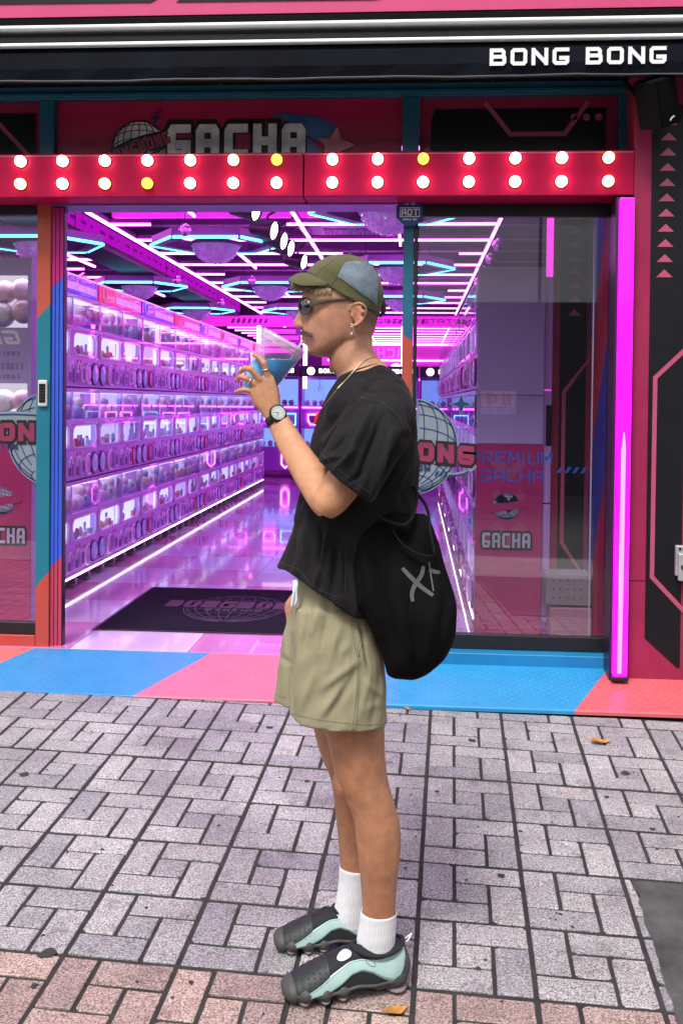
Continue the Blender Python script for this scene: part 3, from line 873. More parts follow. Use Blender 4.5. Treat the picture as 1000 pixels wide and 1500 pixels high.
# ---- prints on the glass
def globe_print(th, cx, cz, r, Y, clipx, side):
    def keep(p): return (min(p[0], clipx - cx) if side < 0 else max(p[0], clipx - cx), p[1])
    D = clip(disc(r, 72), -side, 0, -side * (clipx - cx))
    m = MB(); m.prism(D, (cx, Y, cz), AX, AZ, (0, -.0008, 0)); m.obj('globe_disc', GREYP, th)
    m = MB()
    for L in globe_lines(r * .97, 24) + [[p for p in disc(r * .965, 72)] + [disc(r * .965, 72)[0]]]:
        run = []
        for p in L:
            if side * (p[0] - (clipx - cx)) > .003: run.append(p)
            else:
                if len(run) > 2: m.ribbon(run, .0052, (cx, Y - .0012, cz), AX, AZ, (0, -.0006, 0))
                run = []
        if len(run) > 2: m.ribbon(run, .0052, (cx, Y - .0012, cz), AX, AZ, (0, -.0006, 0))
    m.obj('globe_line', NAVYP, th)


gp_ = thing('globe_print', 'pale globe print with crimson lettering on the right glass', 'window print', (.1, YD - .006, 1.02))
globe_print(gp_, -.02, 1.03, .237, YD - .006, .0135, 1)
RT = (math.cos(R(-4)), 0, math.sin(R(-4)))
letters('ONG', (.015, YD - .0085, .955), RT, AZ, (0, -1, 0), .285, .105, .036, gap=.14, thick=.001, grow=.016).obj('banner_outline', OUTP, gp_)
BANR = M('banner_crimson', (.24, .028, .08), .45, var=.15)
letters('ONG', (.020, YD - .010, .962), RT, AZ, (0, -1, 0), .273, .092, .028, gap=.2, thick=.001).obj('banner_lettering', BANR, gp_)
letters('ON', (.016, YD - .010, .912), AX, AZ, (0, -1, 0), .065, .030, .009, gap=.2, thick=.001).obj('lettering', NAVYP, gp_)
for k in range(3):
    m = MB(); m.prism([(0, 0), (.012, 0), (.024, .022), (.012, .022)], (.102 + .023 * k, YD - .009, .890), AX, AZ, (0, -.001, 0)); m.obj('slash', NAVYP, gp_)
m = MB(); m.ribbon([(.165, .898), (.20, .896), (.25, .906), (.283, .925), (.300, .945)], .018, (0, YD - .0078, 0), AX, AZ, (0, -.001, 0)); m.obj('swoosh', GREYP, gp_)
m = MB(); m.ribbon([(.172, .892), (.21, .892), (.25, .902), (.27, .914)], .010, (0, YD - .0092, 0), AX, AZ, (0, -.001, 0)); m.obj('swoosh', NAVYP, gp_)
for (x, z, r) in ((.227, 1.240, .050), (.284, 1.160, .021)):
    m = MB(); m.prism(star4(r * 1.18, .36), (x, YD - .006, z), AX, AZ, (0, -.0006, 0)); m.obj('sparkle_edge', GREYP, gp_)
    m = MB(); m.prism(star4(r, .34), (x, YD - .0068, z), AX, AZ, (0, -.0008, 0)); m.obj('sparkle', NAVYP, gp_)
tx = thing('window_lettering', 'blue outlined lettering in two lines on the right glass', 'window print', (.46, YD + .065, .95))
Yp = YD + .0655
letters('PREMIUM', (.272, Yp, .948), AX, AZ, (0, -1, 0), .405, .062, .0085, gap=.22, thick=.001).obj('lettering', BLUEP, tx)
letters('GACHA', (.332, Yp, .860), AX, AZ, (0, -1, 0), .305, .058, .0085, gap=.22, thick=.001).obj('lettering', BLUEP, tx)
for k in range(4):
    m = MB(); m.prism([(0, 0), (.016, 0), (.034, .030), (.018, .030)], (.70 + .038 * k, Yp, .908), AX, AZ, (0, -.001, 0)); m.obj('slash', BLUEP, tx)
gp2 = thing('globe_print', 'pale globe print with crimson lettering on the left glass', 'window print', (-2.0, YD - .006, 1.04))
globe_print(gp2, -1.79, 1.045, .245, YD - .006, -1.884, -1)
m = MB(); m.ribbon([(-2.30, 1.14), (-2.0, 1.155), (-1.886, 1.15)], .05, (0, YD - .0078, 0), AX, AZ, (0, -.001, 0)); m.obj('swoosh', GREYP, gp2)
m = MB(); m.ribbon([(-2.30, 1.152), (-2.0, 1.164), (-1.886, 1.16)], .008, (0, YD - .009, 0), AX, AZ, (0, -.001, 0)); m.obj('swoosh', NAVYP, gp2)
mb = letters('BON', (-2.185, YD - .0095, 1.022), AX, AZ, (0, -1, 0), .298, .106, .034, gap=.14, thick=.001, grow=.016); mb.obj('banner_outline', OUTP, gp2)
letters('BON', (-2.180, YD - .011, 1.029), AX, AZ, (0, -1, 0), .286, .092, .027, gap=.2, thick=.001).obj('banner_lettering', BANR, gp2)
letters('GACHA', (-2.20, YD - .010, .985), AX, AZ, (0, -1, 0), .22, .028, .007, gap=.2, thick=.001).obj('lettering', NAVYP, gp2)

# ---- shops across the street, seen only as reflections in the glass
op = thing('opposite_building', 'pale building with dark shop fronts across the street', 'building', (0, -16, -.6))
m = MB(); m.box(-30, 30, -20, -16, 3.3, 7.5); m.obj('wall', M('opposite_wall', (.85, .86, .80), .8, var=.12, vscale=1), op)
m = MB()
for k in range(24): m.box(-30 + 2.5 * k, -30 + 2.5 * k + .06, -16.02, -15.99, 3.3, 7.5)
m.obj('joint', M('opposite_joint', (.2, .2, .2), .8, var=0), op)
m = MB(); m.box(-30, 30, -20, -15.8, -.62, 3.3); m.obj('shop_front', M('opposite_shops', (.030, .034, .034), .5, var=.4, vscale=1.0), op)
nb_ = thing('lease_banner', 'yellow banner with red lettering on the building across the street', 'banner', (1.7, -15.78, 1.3))
m = MB(); m.box(1.36, 2.06, -15.80, -15.78, 1.16, 1.50); m.obj('cloth', M('banner_yellow', (.85, .62, .20), .7, var=.1), nb_)
letters('#%', (2.0, -15.779, 1.20), (-1, 0, 0), AZ, (0, 1, 0), .56, .26, .05, gap=.2, thick=.003).obj('lettering', M('banner_red', (.6, .03, .03), .6), nb_)
m = MB(); m.box(1.36, 2.06, -15.80, -15.78, 1.02, 1.14); m.obj('cloth_strip', WHITEP, nb_)
letters('010-1235-2552', (2.04, -15.779, 1.035), (-1, 0, 0), AZ, (0, 1, 0), .66, .09, .014, gap=.25, thick=.003).obj('lettering', BLACKP, nb_)
GUM = M('old_gum', (.035, .032, .034), .8, var=.3, vscale=80)
m = MB(); gr = random.Random(21)
GS = [(36, 1135, .022), (915, 1133, .020), (70, 1398, .026), (50, 1445, .012), (888, 1168, .010), (762, 1218, .008), (450, 1145, .012), (395, 1066, .016), (640, 1160, .010), (733, 1283, .013), (320, 1210, .007), (215, 1330, .006), (820, 1340, .007), (700, 1420, .009), (150, 1245, .007), (280, 1440, .008), (560, 1130, .007), (955, 1215, .010), (105, 1170, .009), (690, 1085, .018)]
for k in range(70): GS.append((gr.uniform(0, 1000), 1040 + 450 * gr.random() ** 1.5, gr.uniform(.0025, .006)))
for u, v, r in GS:
    d = _ray(u, v); t = (GA + GB * CAM[0] + GC * CAM[1] - CAM[2]) / (d[2] - GB * d[0] - GC * d[1]); p = CAM + d * t
    if p[1] > -.73 or (p[0] > .6 and p[1] < -2.0): continue
    n_ = 12; q = [(p[0] + r * gr.uniform(.6, 1.15) * math.cos(2 * math.pi * k / n_), p[1] + r * gr.uniform(.6, 1.15) * math.sin(2 * math.pi * k / n_)) for k in range(n_)]
    m.add([(x, y, gz(x, y) + .0022) for x, y in q] + [(x * .6 + p[0] * .4, y * .6 + p[1] * .4, gz(x, y) + .0036) for x, y in q], [(i, (i + 1) % n_, n_ + (i + 1) % n_, n_ + i) for i in range(n_)] + [tuple(range(n_, 2 * n_))])
m.obj('gum_spot', GUM, street, kind='stuff')
# fallen leaves
LEAF = M('dry_leaf', (.50, .22, .045), .7, var=.35, vscale=40, bmp=.4, bscale=90)
def leaf(u, v, ang, L, label, curl=.014):
    d = _ray(u, v); t = (GA + GB * CAM[0] + GC * CAM[1] - CAM[2]) / (d[2] - GB * d[0] - GC * d[1]); p = Vector(CAM + d * t)
    th = thing('fallen_leaf', label, 'leaf', p, 'dry leaves on the pavement', ang)
    m = MB(); n = 9; top = []
    for k in range(n):
        s = k / (n - 1); w = L * .24 * math.sin(math.pi * min(1, s * 1.02) ** .8) ** .9 * (1 + .12 * math.sin(9 * s + u))
        x = (s - .5) * L; z = .004 + curl * (s - .5) ** 2 * 4 * L * 8
        top.append((x, w, z + w * .35 + .002 * math.sin(7 * s)))
    vs = []
    for (x, w, z) in top: vs += [(x, -w, z), (x, 0, z - w * .3), (x, w, z + .003)]
    fs = []
    for k in range(n - 1):
        for c in range(2): fs.append((3 * k + c, 3 * k + 3 + c, 3 * k + 4 + c, 3 * k + 1 + c))
    o2 = [(x, y, z - .0012) for x, y, z in vs]; nn = len(vs)
    m.add(vs + o2, fs + [tuple(nn + i for i in f[::-1]) for f in fs])
    m.obj('blade', LEAF, th, local=True, smooth=True)
    m = MB(); m.tube([(-.5 * L, 0, top[0][2]), (-.62 * L, .004, top[0][2] + .004), (-.72 * L, .002, top[0][2] + .001)], .0013, 6); m.obj('stalk', LEAF, th, local=True)
leaf(580, 1485, R(28), .058, 'orange dry leaf on the reddish pavers by the near shoe heel')
leaf(879, 1089, R(8), .085, 'brown dry leaf on the grey pavers right, near the step')
leaf(597, 1040, R(-30), .030, 'tiny yellow leaf scrap against the step edge', .01)

# ================================================================== interior shell
FY0, FY1, FX0, FX1 = -.20, 21.0, -6.0, 1.9
CEIL = M('dark_ceiling', (.11, .045, .15), .5, var=.3, vscale=1.5)
struct(MB().box(FX0, FX1, .0, FY1, 3.02, 3.08).obj('ceiling', CEIL))
WALLP = M('violet_wall', (.22, .06, .32), .5, var=.15)
struct(MB().box(FX0 - .1, FX0, .0, FY1, -.1, 3.1).obj('side_wall', WALLP))
struct(MB().box(FX1, FX1 + .1, .45, FY1, -.1, 3.1).obj('side_wall', WALLP))
struct(MB().box(FX0, FX1, FY1, FY1 + .1, -.1, 3.1).obj('back_wall', WALLP))
TILE_A = M('pink_tile', (.62, .22, .48), .06, var=.08, vscale=2, spec=.8, coat=.5)
TILE_B = M('lilac_tile', (.68, .52, .80), .05, var=.08, vscale=2, spec=.8, coat=.5)
fl = struct(MB().box(FX0, FX1, FY0, FY1, -.12, -.004).obj('floor', MORT))
T = .60
tm = {}
for k, mt_ in enumerate((TILE_A, TILE_B)):
    m = MB(); m.box(.0015, T - .0015, .0015, T - .0015, -.0035, 0); tm[k] = m.mesh('tile', mt_, .001)
rest_t = {0: MB(), 1: MB()}
for i in range(-8, 3):
    for j in range(0, 22):
        x, y = .10 + i * T, FY0 + .002 + j * T
        k = (i + j) % 2
        if x + T > 1.85 or x < FX0: continue
        if -2.6 < x < .4 and y < 10.5:
            o = bpy.data.objects.new('floor_tile', tm[k]); COL.objects.link(o); o.parent = fl; o.location = (x, y, 0)
        else: rest_t[k].box(x + .0015, x + T - .0015, y + .0015, y + T - .0015, -.0035, 0)
for k in (0, 1): rest_t[k].obj('floor_tile_field', (TILE_A, TILE_B)[k], fl, kind='stuff')

# door mat
dm = thing('door_mat', 'dark purple grey door mat with globe and block lettering just inside', 'mat', (-1.05, .83, 0))
MATM = M('mat_pile', (.012, .009, .020), .95, var=.4, vscale=60, bmp=1.0, bscale=500, spec=.1)
m = MB(); m.box(-1.70, -.40, .225, 1.43, .001, .008); m.obj('pile', MATM, dm, .003)
m = MB()
for a, b_ in (((-1.70, .21), (-.40, .224)), ((-1.70, 1.431), (-.40, 1.445)), ((-1.715, .21), (-1.701, 1.445)), ((-.399, .21), (-.385, 1.445))): m.box(a[0], b_[0], a[1], b_[1], .001, .006)
m.obj('rubber_edge', BLACKM, dm)
MATL = M('mat_print', (.06, .035, .09), .9, var=.2, vscale=80); MATP = M('mat_print_pink', (.085, .028, .08), .9, var=.2, vscale=80)
m = MB()
for L in globe_lines(.30, 20): m.ribbon(L, .006, (-1.05, .83, .0082), (1, 0, 0), (0, 1.25, 0), (0, 0, .0006))
m.obj('globe_line', MATL, dm)
letters('BONGBONG', (-1.48, .83, .0083), (1, 0, 0), (0, 1, 0), (0, 0, 1), .86, .19, .055, gap=.16, slant=.0, thick=.001).obj('lettering', MATP, dm)
letters('STATION', (-1.22, .74, .0083), (1, 0, 0), (0, 1, 0), (0, 0, 1), .34, .055, .014, gap=.2, thick=.001).obj('lettering', MATL, dm)

# ================================================================== capsule toy machines
BODY = M('machine_lilac', (.60, .34, .78), .28, var=.05, coat=.3)
BODYD = M('machine_panel', (.60, .34, .80), .3, var=.05)
CHROME = M('chrome', (.75, .72, .8), .12, 1., var=0)
DIALB = M('dial_blue', (.45, .56, .95), .2, var=.05, coat=.5)
DIALP = M('dial_pink', (.58, .26, .66), .25, var=.05)
REDR = M('red_handle', (.60, .03, .06), .3, var=.05)
SLOT = M('slot_dark', (.13, .04, .22), .35, var=.1)
WHITEH = M('white_handle', (.92, .88, .96), .2, var=0, coat=.5)
LITB = glow('lit_back', (.55, .56, 1.0), 1.15)
LITC = glow('lit_back_lilac', (.62, .46, 1.0), .75)
LEDW = glow('white_led', (.95, .85, 1.0), 4.0); LEDD = glow('display_led', (.90, .80, 1.0), .9)
CLEAR = glass('acrylic', (.94, .93, .98), .03)
CAPM = [M('capsule_%d' % k, c, .18, var=.08, vscale=14, coat=.5) for k, c in enumerate([(.85, .76, .90), (.88, .88, .95), (.80, .45, .62), (.85, .78, .50), (.38, .52, .88), (.58, .82, .78), (.85, .60, .78), (.90, .88, .82)])]
TOYM = [M('toy_%d' % k, c, .4, var=.2, vscale=30) for k, c in enumerate([(.85, .15, .22), (.9, .8, .25), (.25, .5, .9), (.9, .9, .95), (.9, .45, .65), (.35, .75, .55)])]
CARDM = [M('card_%d' % k, c, .4, var=.35, vscale=45) for k, c in enumerate([(.80, .35, .55), (.35, .55, .90), (.85, .80, .40), (.85, .85, .90), (.55, .80, .75), (.60, .40, .85)])]
UW, UH, UD = 1.11, .61, .40


def rrect(y0, y1, z0, z1, r, n=4):
    out = []
    for cx, cz, a in ((y1 - r, z1 - r, 0), (y0 + r, z1 - r, 90), (y0 + r, z0 + r, 180), (y1 - r, z0 + r, 270)):
        out += [(cx + r * math.cos(R(a + 90 * k / n)), cz + r * math.sin(R(a + 90 * k / n))) for k in range(n + 1)]
    return out


def frame_prism(mb, outer, inner, x0, x1):
    """ring between two outlines with equally many points (y, z), from x0 to x1"""
    n = len(outer); vs = [(x0, *p) for p in outer] + [(x0, *p) for p in inner] + [(x1, *p) for p in outer] + [(x1, *p) for p in inner]; fs = []
    for i in range(n):
        j = (i + 1) % n
        fs += [(2 * n + i, 2 * n + j, 3 * n + j, 3 * n + i), (i, n + i, n + j, j), (i, j, 2 * n + j, 2 * n + i), (n + i, 3 * n + i, 3 * n + j, n + j)]
    mb.add(vs, fs)


def rect_like(y0, y1, z0, z1, ref):
    """points on the rectangle's border, one for each point of ref"""
    cy, cz = (y0 + y1) / 2, (z0 + z1) / 2; out = []
    for y, z in ref:
        dy, dz = y - cy, z - cz
        k = min((y1 - y0) / 2 / max(abs(dy), 1e-6), (z1 - z0) / 2 / max(abs(dz), 1e-6)); out.append((cy + dy * k, cz + dz * k))
    return out


def machine(rng, label, group):
    """front faces +x at x = 0; y 0..UW; z 0..UH"""
    t = thing('capsule_machine', label, 'capsule machine', (0, 0, 0), group)
    m = MB()
    m.box(-UD, -UD + .01, .004, UW - .004, .004, UH - .004)
    m.box(-UD + .011, -.012, .004, .016, .004, UH - .004); m.box(-UD + .011, -.012, UW - .016, UW - .004, .004, UH - .004)
    m.box(-UD + .011, -.012, .017, UW - .017, .375, .395)
    m.box(-UD + .011, -.012, .017, UW - .017, .190, .200)
    m.box(-UD + .011, .004, .004, UW - .004, UH - .028, UH - .004)
    m.obj('cabinet', BODY, t, .002, local=True)
    m = MB(); m.box(-.011, .0, .004, UW - .004, .004, .199); m.obj('front_panel', BODYD, t, .003, local=True)
    m = MB(); m.box(-.010, .010, .004, UW - .004, .372, .398); m.obj('shelf_front', BODY, t, .003, local=True)
    # two rounded windows with a lit back and toys in front of it
    for y0, y1 in ((.012, UW / 2 - .004), (UW / 2 + .004, UW - .012)):
        inn = rrect(y0 + .026, y1 - .026, .210, .364, .058); out = rect_like(y0, y1, .200, .372, inn)
        m = MB(); frame_prism(m, out, inn, -.010, .002); fo = m.obj('window_frame', BODY, t, local=True)
        m = MB(); inn2 = rrect(y0 + .036, y1 - .036, .219, .355, .052); frame_prism(m, inn, inn2, -.004, .007); m.obj('window_rim', WHITEH, fo, local=True)
        m = MB(); m.prism(inn, (0, 0, 0), (0, 1, 0), (0, 0, 1), (.001, 0, 0)); m.v = [(x - .007, y, z) for x, y, z in m.v]; m.obj('window_glass', CLEAR, fo, local=True)
        m = MB(); m.box(-.046, -.042, y0 + .01, y1 - .01, .202, .371); m.obj('window_back', LITB if rng.random() < .7 else LITC, fo, local=True)
        for q in range(rng.choice((1, 2, 2, 3))):                        # printed cards on the back
            yy = rng.uniform(y0 + .07, y1 - .10); w_ = rng.uniform(.05, .13); z_ = rng.uniform(.215, .30)
            m = MB(); m.box(-.0415, -.040, yy, min(yy + w_, y1 - .03), z_, min(z_ + rng.uniform(.03, .07), .36)); m.obj('toy_card', rng.choice(CARDM), fo, local=True)
        for q in range(rng.choice((5, 6, 7, 8))):
            yy = rng.uniform(y0 + .07, y1 - .07); mb = MB(); h = rng.uniform(.02, .055)
            if rng.random() < .5: mb.box(-.036, -.014, yy - .03, yy + .03, .2125, .2125 + h * 1.2)
            else: mb.ball((-.026, yy, .2105 + h * .7), (.014, .032, h * .7), 8, 6)
            mb.obj('toy', rng.choice(TOYM), fo, local=True)
    # clear display box with capsules, two bays
    for y0, y1 in ((.020, UW / 2 - .012), (UW / 2 + .012, UW - .020)):
        m = MB(); m.box(-.004, .012, y0, y1, .402, .578); b_ = m.obj('display_front', CLEAR, t, .003, local=True)
        m = MB(); m.box(-.125, -.120, y0, y1, .40, .58); m.obj('display_back', LITC if rng.random() < .6 else LITB, b_, local=True)
        m = MB(); m.box(-.11, -.02, y0 + .02, y1 - .02, .5722, .5762); m.obj('display_light', LEDD, b_, local=True)
        nb = rng.choice((3, 4))
        for q in range(nb):
            r_ = rng.uniform(.040, .058); yy = y0 + (y1 - y0) * (q + .5) / nb + rng.uniform(-.01, .01)
            m = MB(); m.ball((-.062 + rng.uniform(-.006, .004), yy, .3965 + r_), r_, 12, 8); m.obj('capsule', rng.choice(CAPM), b_, local=True, smooth=True)
            if rng.random() < .55:
                m = MB(); m.ball((-.064 + rng.uniform(-.006, .006), yy + rng.uniform(.02, .05), .3965 + r_ * 2.3), r_ * .85, 12, 8); m.obj('capsule', rng.choice(CAPM), b_, local=True, smooth=True)
        m = MB(); m.box(.0121, .015, (y0 + y1) / 2 - .012, (y0 + y1) / 2 + .012, .46, .49); m.obj('latch', SLOT, b_, local=True)
    m = MB(); m.box(-.03, .012, UW / 2 - .0115, UW / 2 + .0115, .399, .581); m.obj('post', CHROME, t, .002, local=True)
    for ya, yb in ((.004, .0195), (UW - .0195, UW - .004)):
        m = MB(); m.box(-.03, .012, ya, yb, .399, .581); m.obj('post', CHROME, t, .002, local=True)
    # front panel: coin units, C-shaped handles, round dials
    for s in (0, 1):
        fy = (lambda y: y) if s == 0 else (lambda y: UW - y)
        def bx(mb, x0, x1, ya, yb, z0, z1): mb.box(x0, x1, min(fy(ya), fy(yb)), max(fy(ya), fy(yb)), z0, z1)
        m = MB(); c = (.0, fy(.088), .095)
        m.lathe([(.078, 0), (.078, .010), (.072, .014), (.068, .012)], c, (1, 0, 0), 24); d = m.obj('dial_ring', SLOT, t, local=True, smooth=True)
        m = MB(); m.lathe([(.0675, .010), (.060, .015), (0, .016)], c, (1, 0, 0), 24); m.obj('dial_face', DIALB, d, local=True, smooth=True)
        c2 = (.0, fy(.245), .095)
        m = MB(); m.lathe([(.070, 0), (.070, .008), (.062, .013), (0, .014)], c2, (1, 0, 0), 24); d2 = m.obj('turn_plate', DIALP, t, local=True, smooth=True)
        m = MB(); m.tube([(.018, c2[1] + .062 * math.cos(R(a)), c2[2] + .068 * math.sin(R(a))) for a in range(60, 301, 16)], .0075, 6)
        m.obj('turn_handle', REDR if rng.random() < .25 else WHITEH, d2, local=True, smooth=True)
        m = MB(); bx(m, .0, .026, .335, .425, .03, .150); u_ = m.obj('coin_unit', BODYD, t, .006, local=True)
        m = MB(); bx(m, .0262, .028, .352, .390, .055, .125); m.obj('coin_slot', SLOT, u_, local=True)
        m = MB(); bx(m, .0, .022, .445, .520, .03, .120); u2 = m.obj('return_unit', BODYD, t, .006, local=True)
        m = MB(); bx(m, .0222, .024, .462, .505, .040, .095); m.obj('return_slot', SLOT, u2, local=True)
        m = MB(); m.tube([(.03, fy(.482) + .030 * math.cos(R(a)), .118 + .042 * math.sin(R(a))) for a in range(0, 181, 20)], .0065, 6); m.obj('handle', WHITEH, u2, local=True, smooth=True)
        m = MB(); bx(m, .0, .003, .36, .378, .163, .182); bx(m, .0, .003, .42, .438, .163, .182); m.obj('sticker', REDR, t, local=True)
    return t


rng = random.Random(11)
proto = [machine(rng, '', 'capsule machines stacked along the left aisle') for _ in range(4)]
NTH = 'first second third fourth fifth sixth seventh eighth ninth tenth eleventh twelfth thirteenth fourteenth fifteenth'.split()
ORD = ['first', 'second', 'third', 'fourth', 'fifth', 'sixth', 'seventh', 'eighth']
LX, LY0 = -2.205, .70
used = set()
HEADB = [M('header_blue', (.03, .04, .50), .25, var=.35, vscale=9, coat=.3, emis=(.03, .03, .9), estr=.35), M('header_red', (.55, .015, .06), .25, var=.35, vscale=9, coat=.3, emis=(.9, .02, .10), estr=.3)]
HEADW = M('header_white_strip', (.7, .65, .85), .25, var=.5, vscale=22, emis=(.7, .5, 1), estr=.12)


def column_of_machines(x, y, rz, k, row, flip):
    grp = 'capsule machines stacked along the %s aisle' % row
    for tier in range(3):
        p = (k * 3 + tier * 2 + (2 if flip else 0)) % 4
        lab = '%s capsule machine of the %s stack from the street, %s row' % (('bottom', 'middle', 'top')[tier], ORD[k], row)
        z = .10 + tier * UH
        if (p not in used):
            used.add(p); t = proto[p]; t.location = (x, y, z); t.rotation_euler = (0, 0, rz); t['label'] = lab; t['group'] = grp
        else:
            dup(proto[p], (x, y, z), lab, grp, rz)


def make_base():
    t = thing('machine_base', '', 'wheeled base', (0, 0, 0))
    m = MB(); m.box(-UD, .0, .004, UW - .004, .072, .098); m.obj('base_frame', BODY, t, .003, local=True)
    m = MB(); m.box(.001, .006, .004, UW - .004, .078, .085); m.obj('led_strip', LEDW, t, local=True)
    for y in (.15, .42, .69, .96):
        m = MB(); m.lathe([(.031, -.012), (.034, -.008), (.034, .008), (.031, .012)], (-.03, y, .035), (0, 1, 0), 14); c = m.obj('caster', M('caster_grey', (.20, .18, .22), .5, var=.1), t, local=True, smooth=True)
        for ya in (y - .018, y + .0135):
            m = MB(); m.box(-.055, -.005, ya, ya + .0045, .03, .0715); m.obj('fork', CHROME, c, local=True)
    return t


def make_header(k):
    t = thing('header_sign', '', 'header sign', (0, 0, 0))
    m = MB(); m.box(-.06, .0, .02, UW - .02, .0, .115); m.obj('box', HEADB[k], t, .004, local=True)
    m = MB(); m.box(.001, .004, UW * .36, UW - .06, .022, .070); m.obj('strip', HEADW, t, local=True)
    for w_, y_, l_ in (('GACHA', .34, .21), ('STATION', .58, .32)): letters(w_, (.0012, UW * y_, .076), (0, 1, 0), (0, 0, 1), (1, 0, 0), UW * l_, .030, .007, gap=.25, thick=.002).obj('lettering', WHITEH, t, local=True)
    m = MB(); m.tube([(.003, .13 + .045 * math.cos(R(a)), .057 + .045 * math.sin(R(a))) for a in range(0, 360, 20)], .006, 6, closed=True); m.obj('emblem', WHITEH, t, local=True)
    m = MB(); m.box(-.06, .006, .015, UW - .015, .1155, .122); m.obj('top_led', glow('header_led', (1, .35, 1), .7), t, local=True)
    return t


base0 = make_base(); head = [make_header(0), make_header(1)]
for k in range(8):
    y = LY0 + UW * k
    column_of_machines(LX, y, 0, k, 'left', False)
    lab = 'wheeled white-lit base under the %s machine stack, left row' % ORD[k]
    if k == 0: base0.location = (LX, y, 0); base0['label'] = lab; base0['group'] = 'wheeled bases under the machines'
    else: dup(base0, (LX, y, 0), lab, 'wheeled bases under the machines', 0)
    lab = '%s header sign on top of the %s machine stack, left row' % (('blue', 'red')[k % 2], ORD[k])
    if k < 2: head[k].location = (LX, y, .10 + 3 * UH); head[k]['label'] = lab; head[k]['group'] = 'lit header signs'
    else: dup(head[k % 2], (LX, y, .10 + 3 * UH), lab, 'lit header signs', 0)
RX = .335
for k in range(7):
    y = .375 + UW * (k + 1)
    column_of_machines(RX, y, math.pi, k, 'right', True)
    dup(base0, (RX, y, 0), 'wheeled base under the %s machine stack, right row behind glass' % ORD[k], 'wheeled bases under the machines', math.pi)

# end cabinets that face the street
PURP = M('cabinet_mauve', (.46, .35, .68), .35, var=.06)
MAG = M('cabinet_magenta', (.42, .027, .16), .4, var=.08)
ARROW = M('arrow_print', (.42, .07, .18), .45, var=.05)
ec = thing('end_cabinet', 'mauve cabinet end with magenta lower half behind the right glass', 'cabinet', (.51, .365, 0))
m = MB(); m.box(.335, .69, .352, .374, 1.29, 1.975); m.obj('upper_panel', PURP, ec, .003)
m = MB(); m.box(.335, .69, .350, .374, 1.275, 1.288); m.box(.336, .689, .352, .374, 1.03, 1.274); m.obj('label_panel', PURP, ec, .002)
m = MB(); m.box(.335, .69, .352, .374, .01, 1.028)
m.obj('lower_panel', MAG, ec, .003)
m = MB()
for k in range(3): m.ribbon([(.43, .94 - .17 * k), (.51, .86 - .17 * k), (.59, .94 - .17 * k)], .05, (0, .3515, 0), AX, AZ, (0, -.0008, 0))
m.obj('arrow', ARROW, ec)
def small_logo(th, cx, cz, Y, s, mat, line):
    m = MB(); m.prism([(cx + p[0], cz + .15 * s + p[1]) for p in disc(.075 * s, 32)], (0, Y, 0), AX, AZ, (0, -.0008, 0)); m.obj('globe_disc', mat, th)
    m = MB()
    for L in globe_lines(.073 * s, 22): m.ribbon([(cx + p[0], cz + .15 * s + p[1]) for p in L], .0028 * s, (0, Y - .0012, 0), AX, AZ, (0, -.0005, 0))
    m.obj('globe_line', line, th)
    m = MB(); m.ribbon([(cx - .105 * s, cz + .135 * s), (cx, cz + .150 * s), (cx + .11 * s, cz + .165 * s)], .042 * s, (0, Y - .0022, 0), AX, AZ, (0, -.0008, 0)); m.obj('banner', MAG, th)
    letters('GACHA', (cx - .137 * s, Y - .0005, cz - .085 * s), AX, AZ, (0, -1, 0), .274 * s, .095 * s, .017 * s, gap=.16, thick=.001, grow=.012 * s).obj('letter_outline', OUTP, th)
    letters('GACHA', (cx - .132 * s, Y - .0022, cz - .079 * s), AX, AZ, (0, -1, 0), .264 * s, .083 * s, .0155 * s, gap=.22, thick=.001).obj('lettering', mat, th)
small_logo(ec, .50, .548, .3515, .97, M('logo_grey', (.42, .44, .52), .5, var=.2, vscale=20), NAVYP)
m = MB(); m.box(.70, .735, .40, .42, 1.25, 2.45); o = m.obj('neon_strip', glow('strip_magenta', (1, .06, .85), .75)); tag(o, 'wide magenta light strip beside the mauve cabinet end', 'light strip')
m = MB(); m.box(.705, .735, .375, .395, 1.02, 1.24); o = m.obj('wall_box', BLACKM, None, .004); tag(o, 'small black box on the wall under the magenta strip', 'box')
cb = thing('carton', 'pale perforated carton on the floor behind the right glass', 'carton', (.80, .30, 0))
m = MB(); m.box(.70, .93, .22, .38, .195, .36); m.obj('box', M('carton_grey', (.28, .25, .27), .6, var=.1), cb, .004)
m = MB()
for k in range(6):
    for q in range(3): m.prism([(.735 + .036 * k + p[0], .235 + .045 * q + p[1]) for p in disc(.005, 8)], (0, .2195, 0), AX, AZ, (0, -.0008, 0))
m.obj('hole', SLOT, cb)
m = MB(); m.box(.72, .93, .20, .38, .02, .185); o = m.obj('storage_box', M('storage_pink', (.42, .20, .28), .5, var=.1), None, .004); tag(o, 'pink storage box under the perforated carton', 'box')

lc_ = thing('capsule_cabinet', 'mauve cabinet with lit windows full of white capsules behind the left glass', 'cabinet', (-2.4, .3, 0))
def hollow(mb, x0, x1, z0, z1, wins, Y0, Y1):
    """a front sheet with openings, as strips"""
    zs = sorted({z0, z1, *[w[2] for w in wins], *[w[3] for w in wins]})
    for a, b_ in zip(zs, zs[1:]):
        row = [w for w in wins if w[2] <= a and w[3] >= b_]
        if not row: mb.box(x0, x1, Y0, Y1, a, b_)
        else:
            w = row[0]; mb.box(x0, w[0], Y0, Y1, a, b_); mb.box(w[1], x1, Y0, Y1, a, b_)
WINS = [(-2.95, -2.075, 1.625, 1.905), (-2.95, -2.075, 1.06, 1.325)]
m = MB(); hollow(m, -3.2, -2.055, 1.02, 2.0, WINS, .20, .215); m.obj('front_sheet', PURP, lc_)
m = MB(); m.box(-3.2, -2.055, .20, .215, .03, 1.018); m.obj('lower_sheet', MAG, lc_)
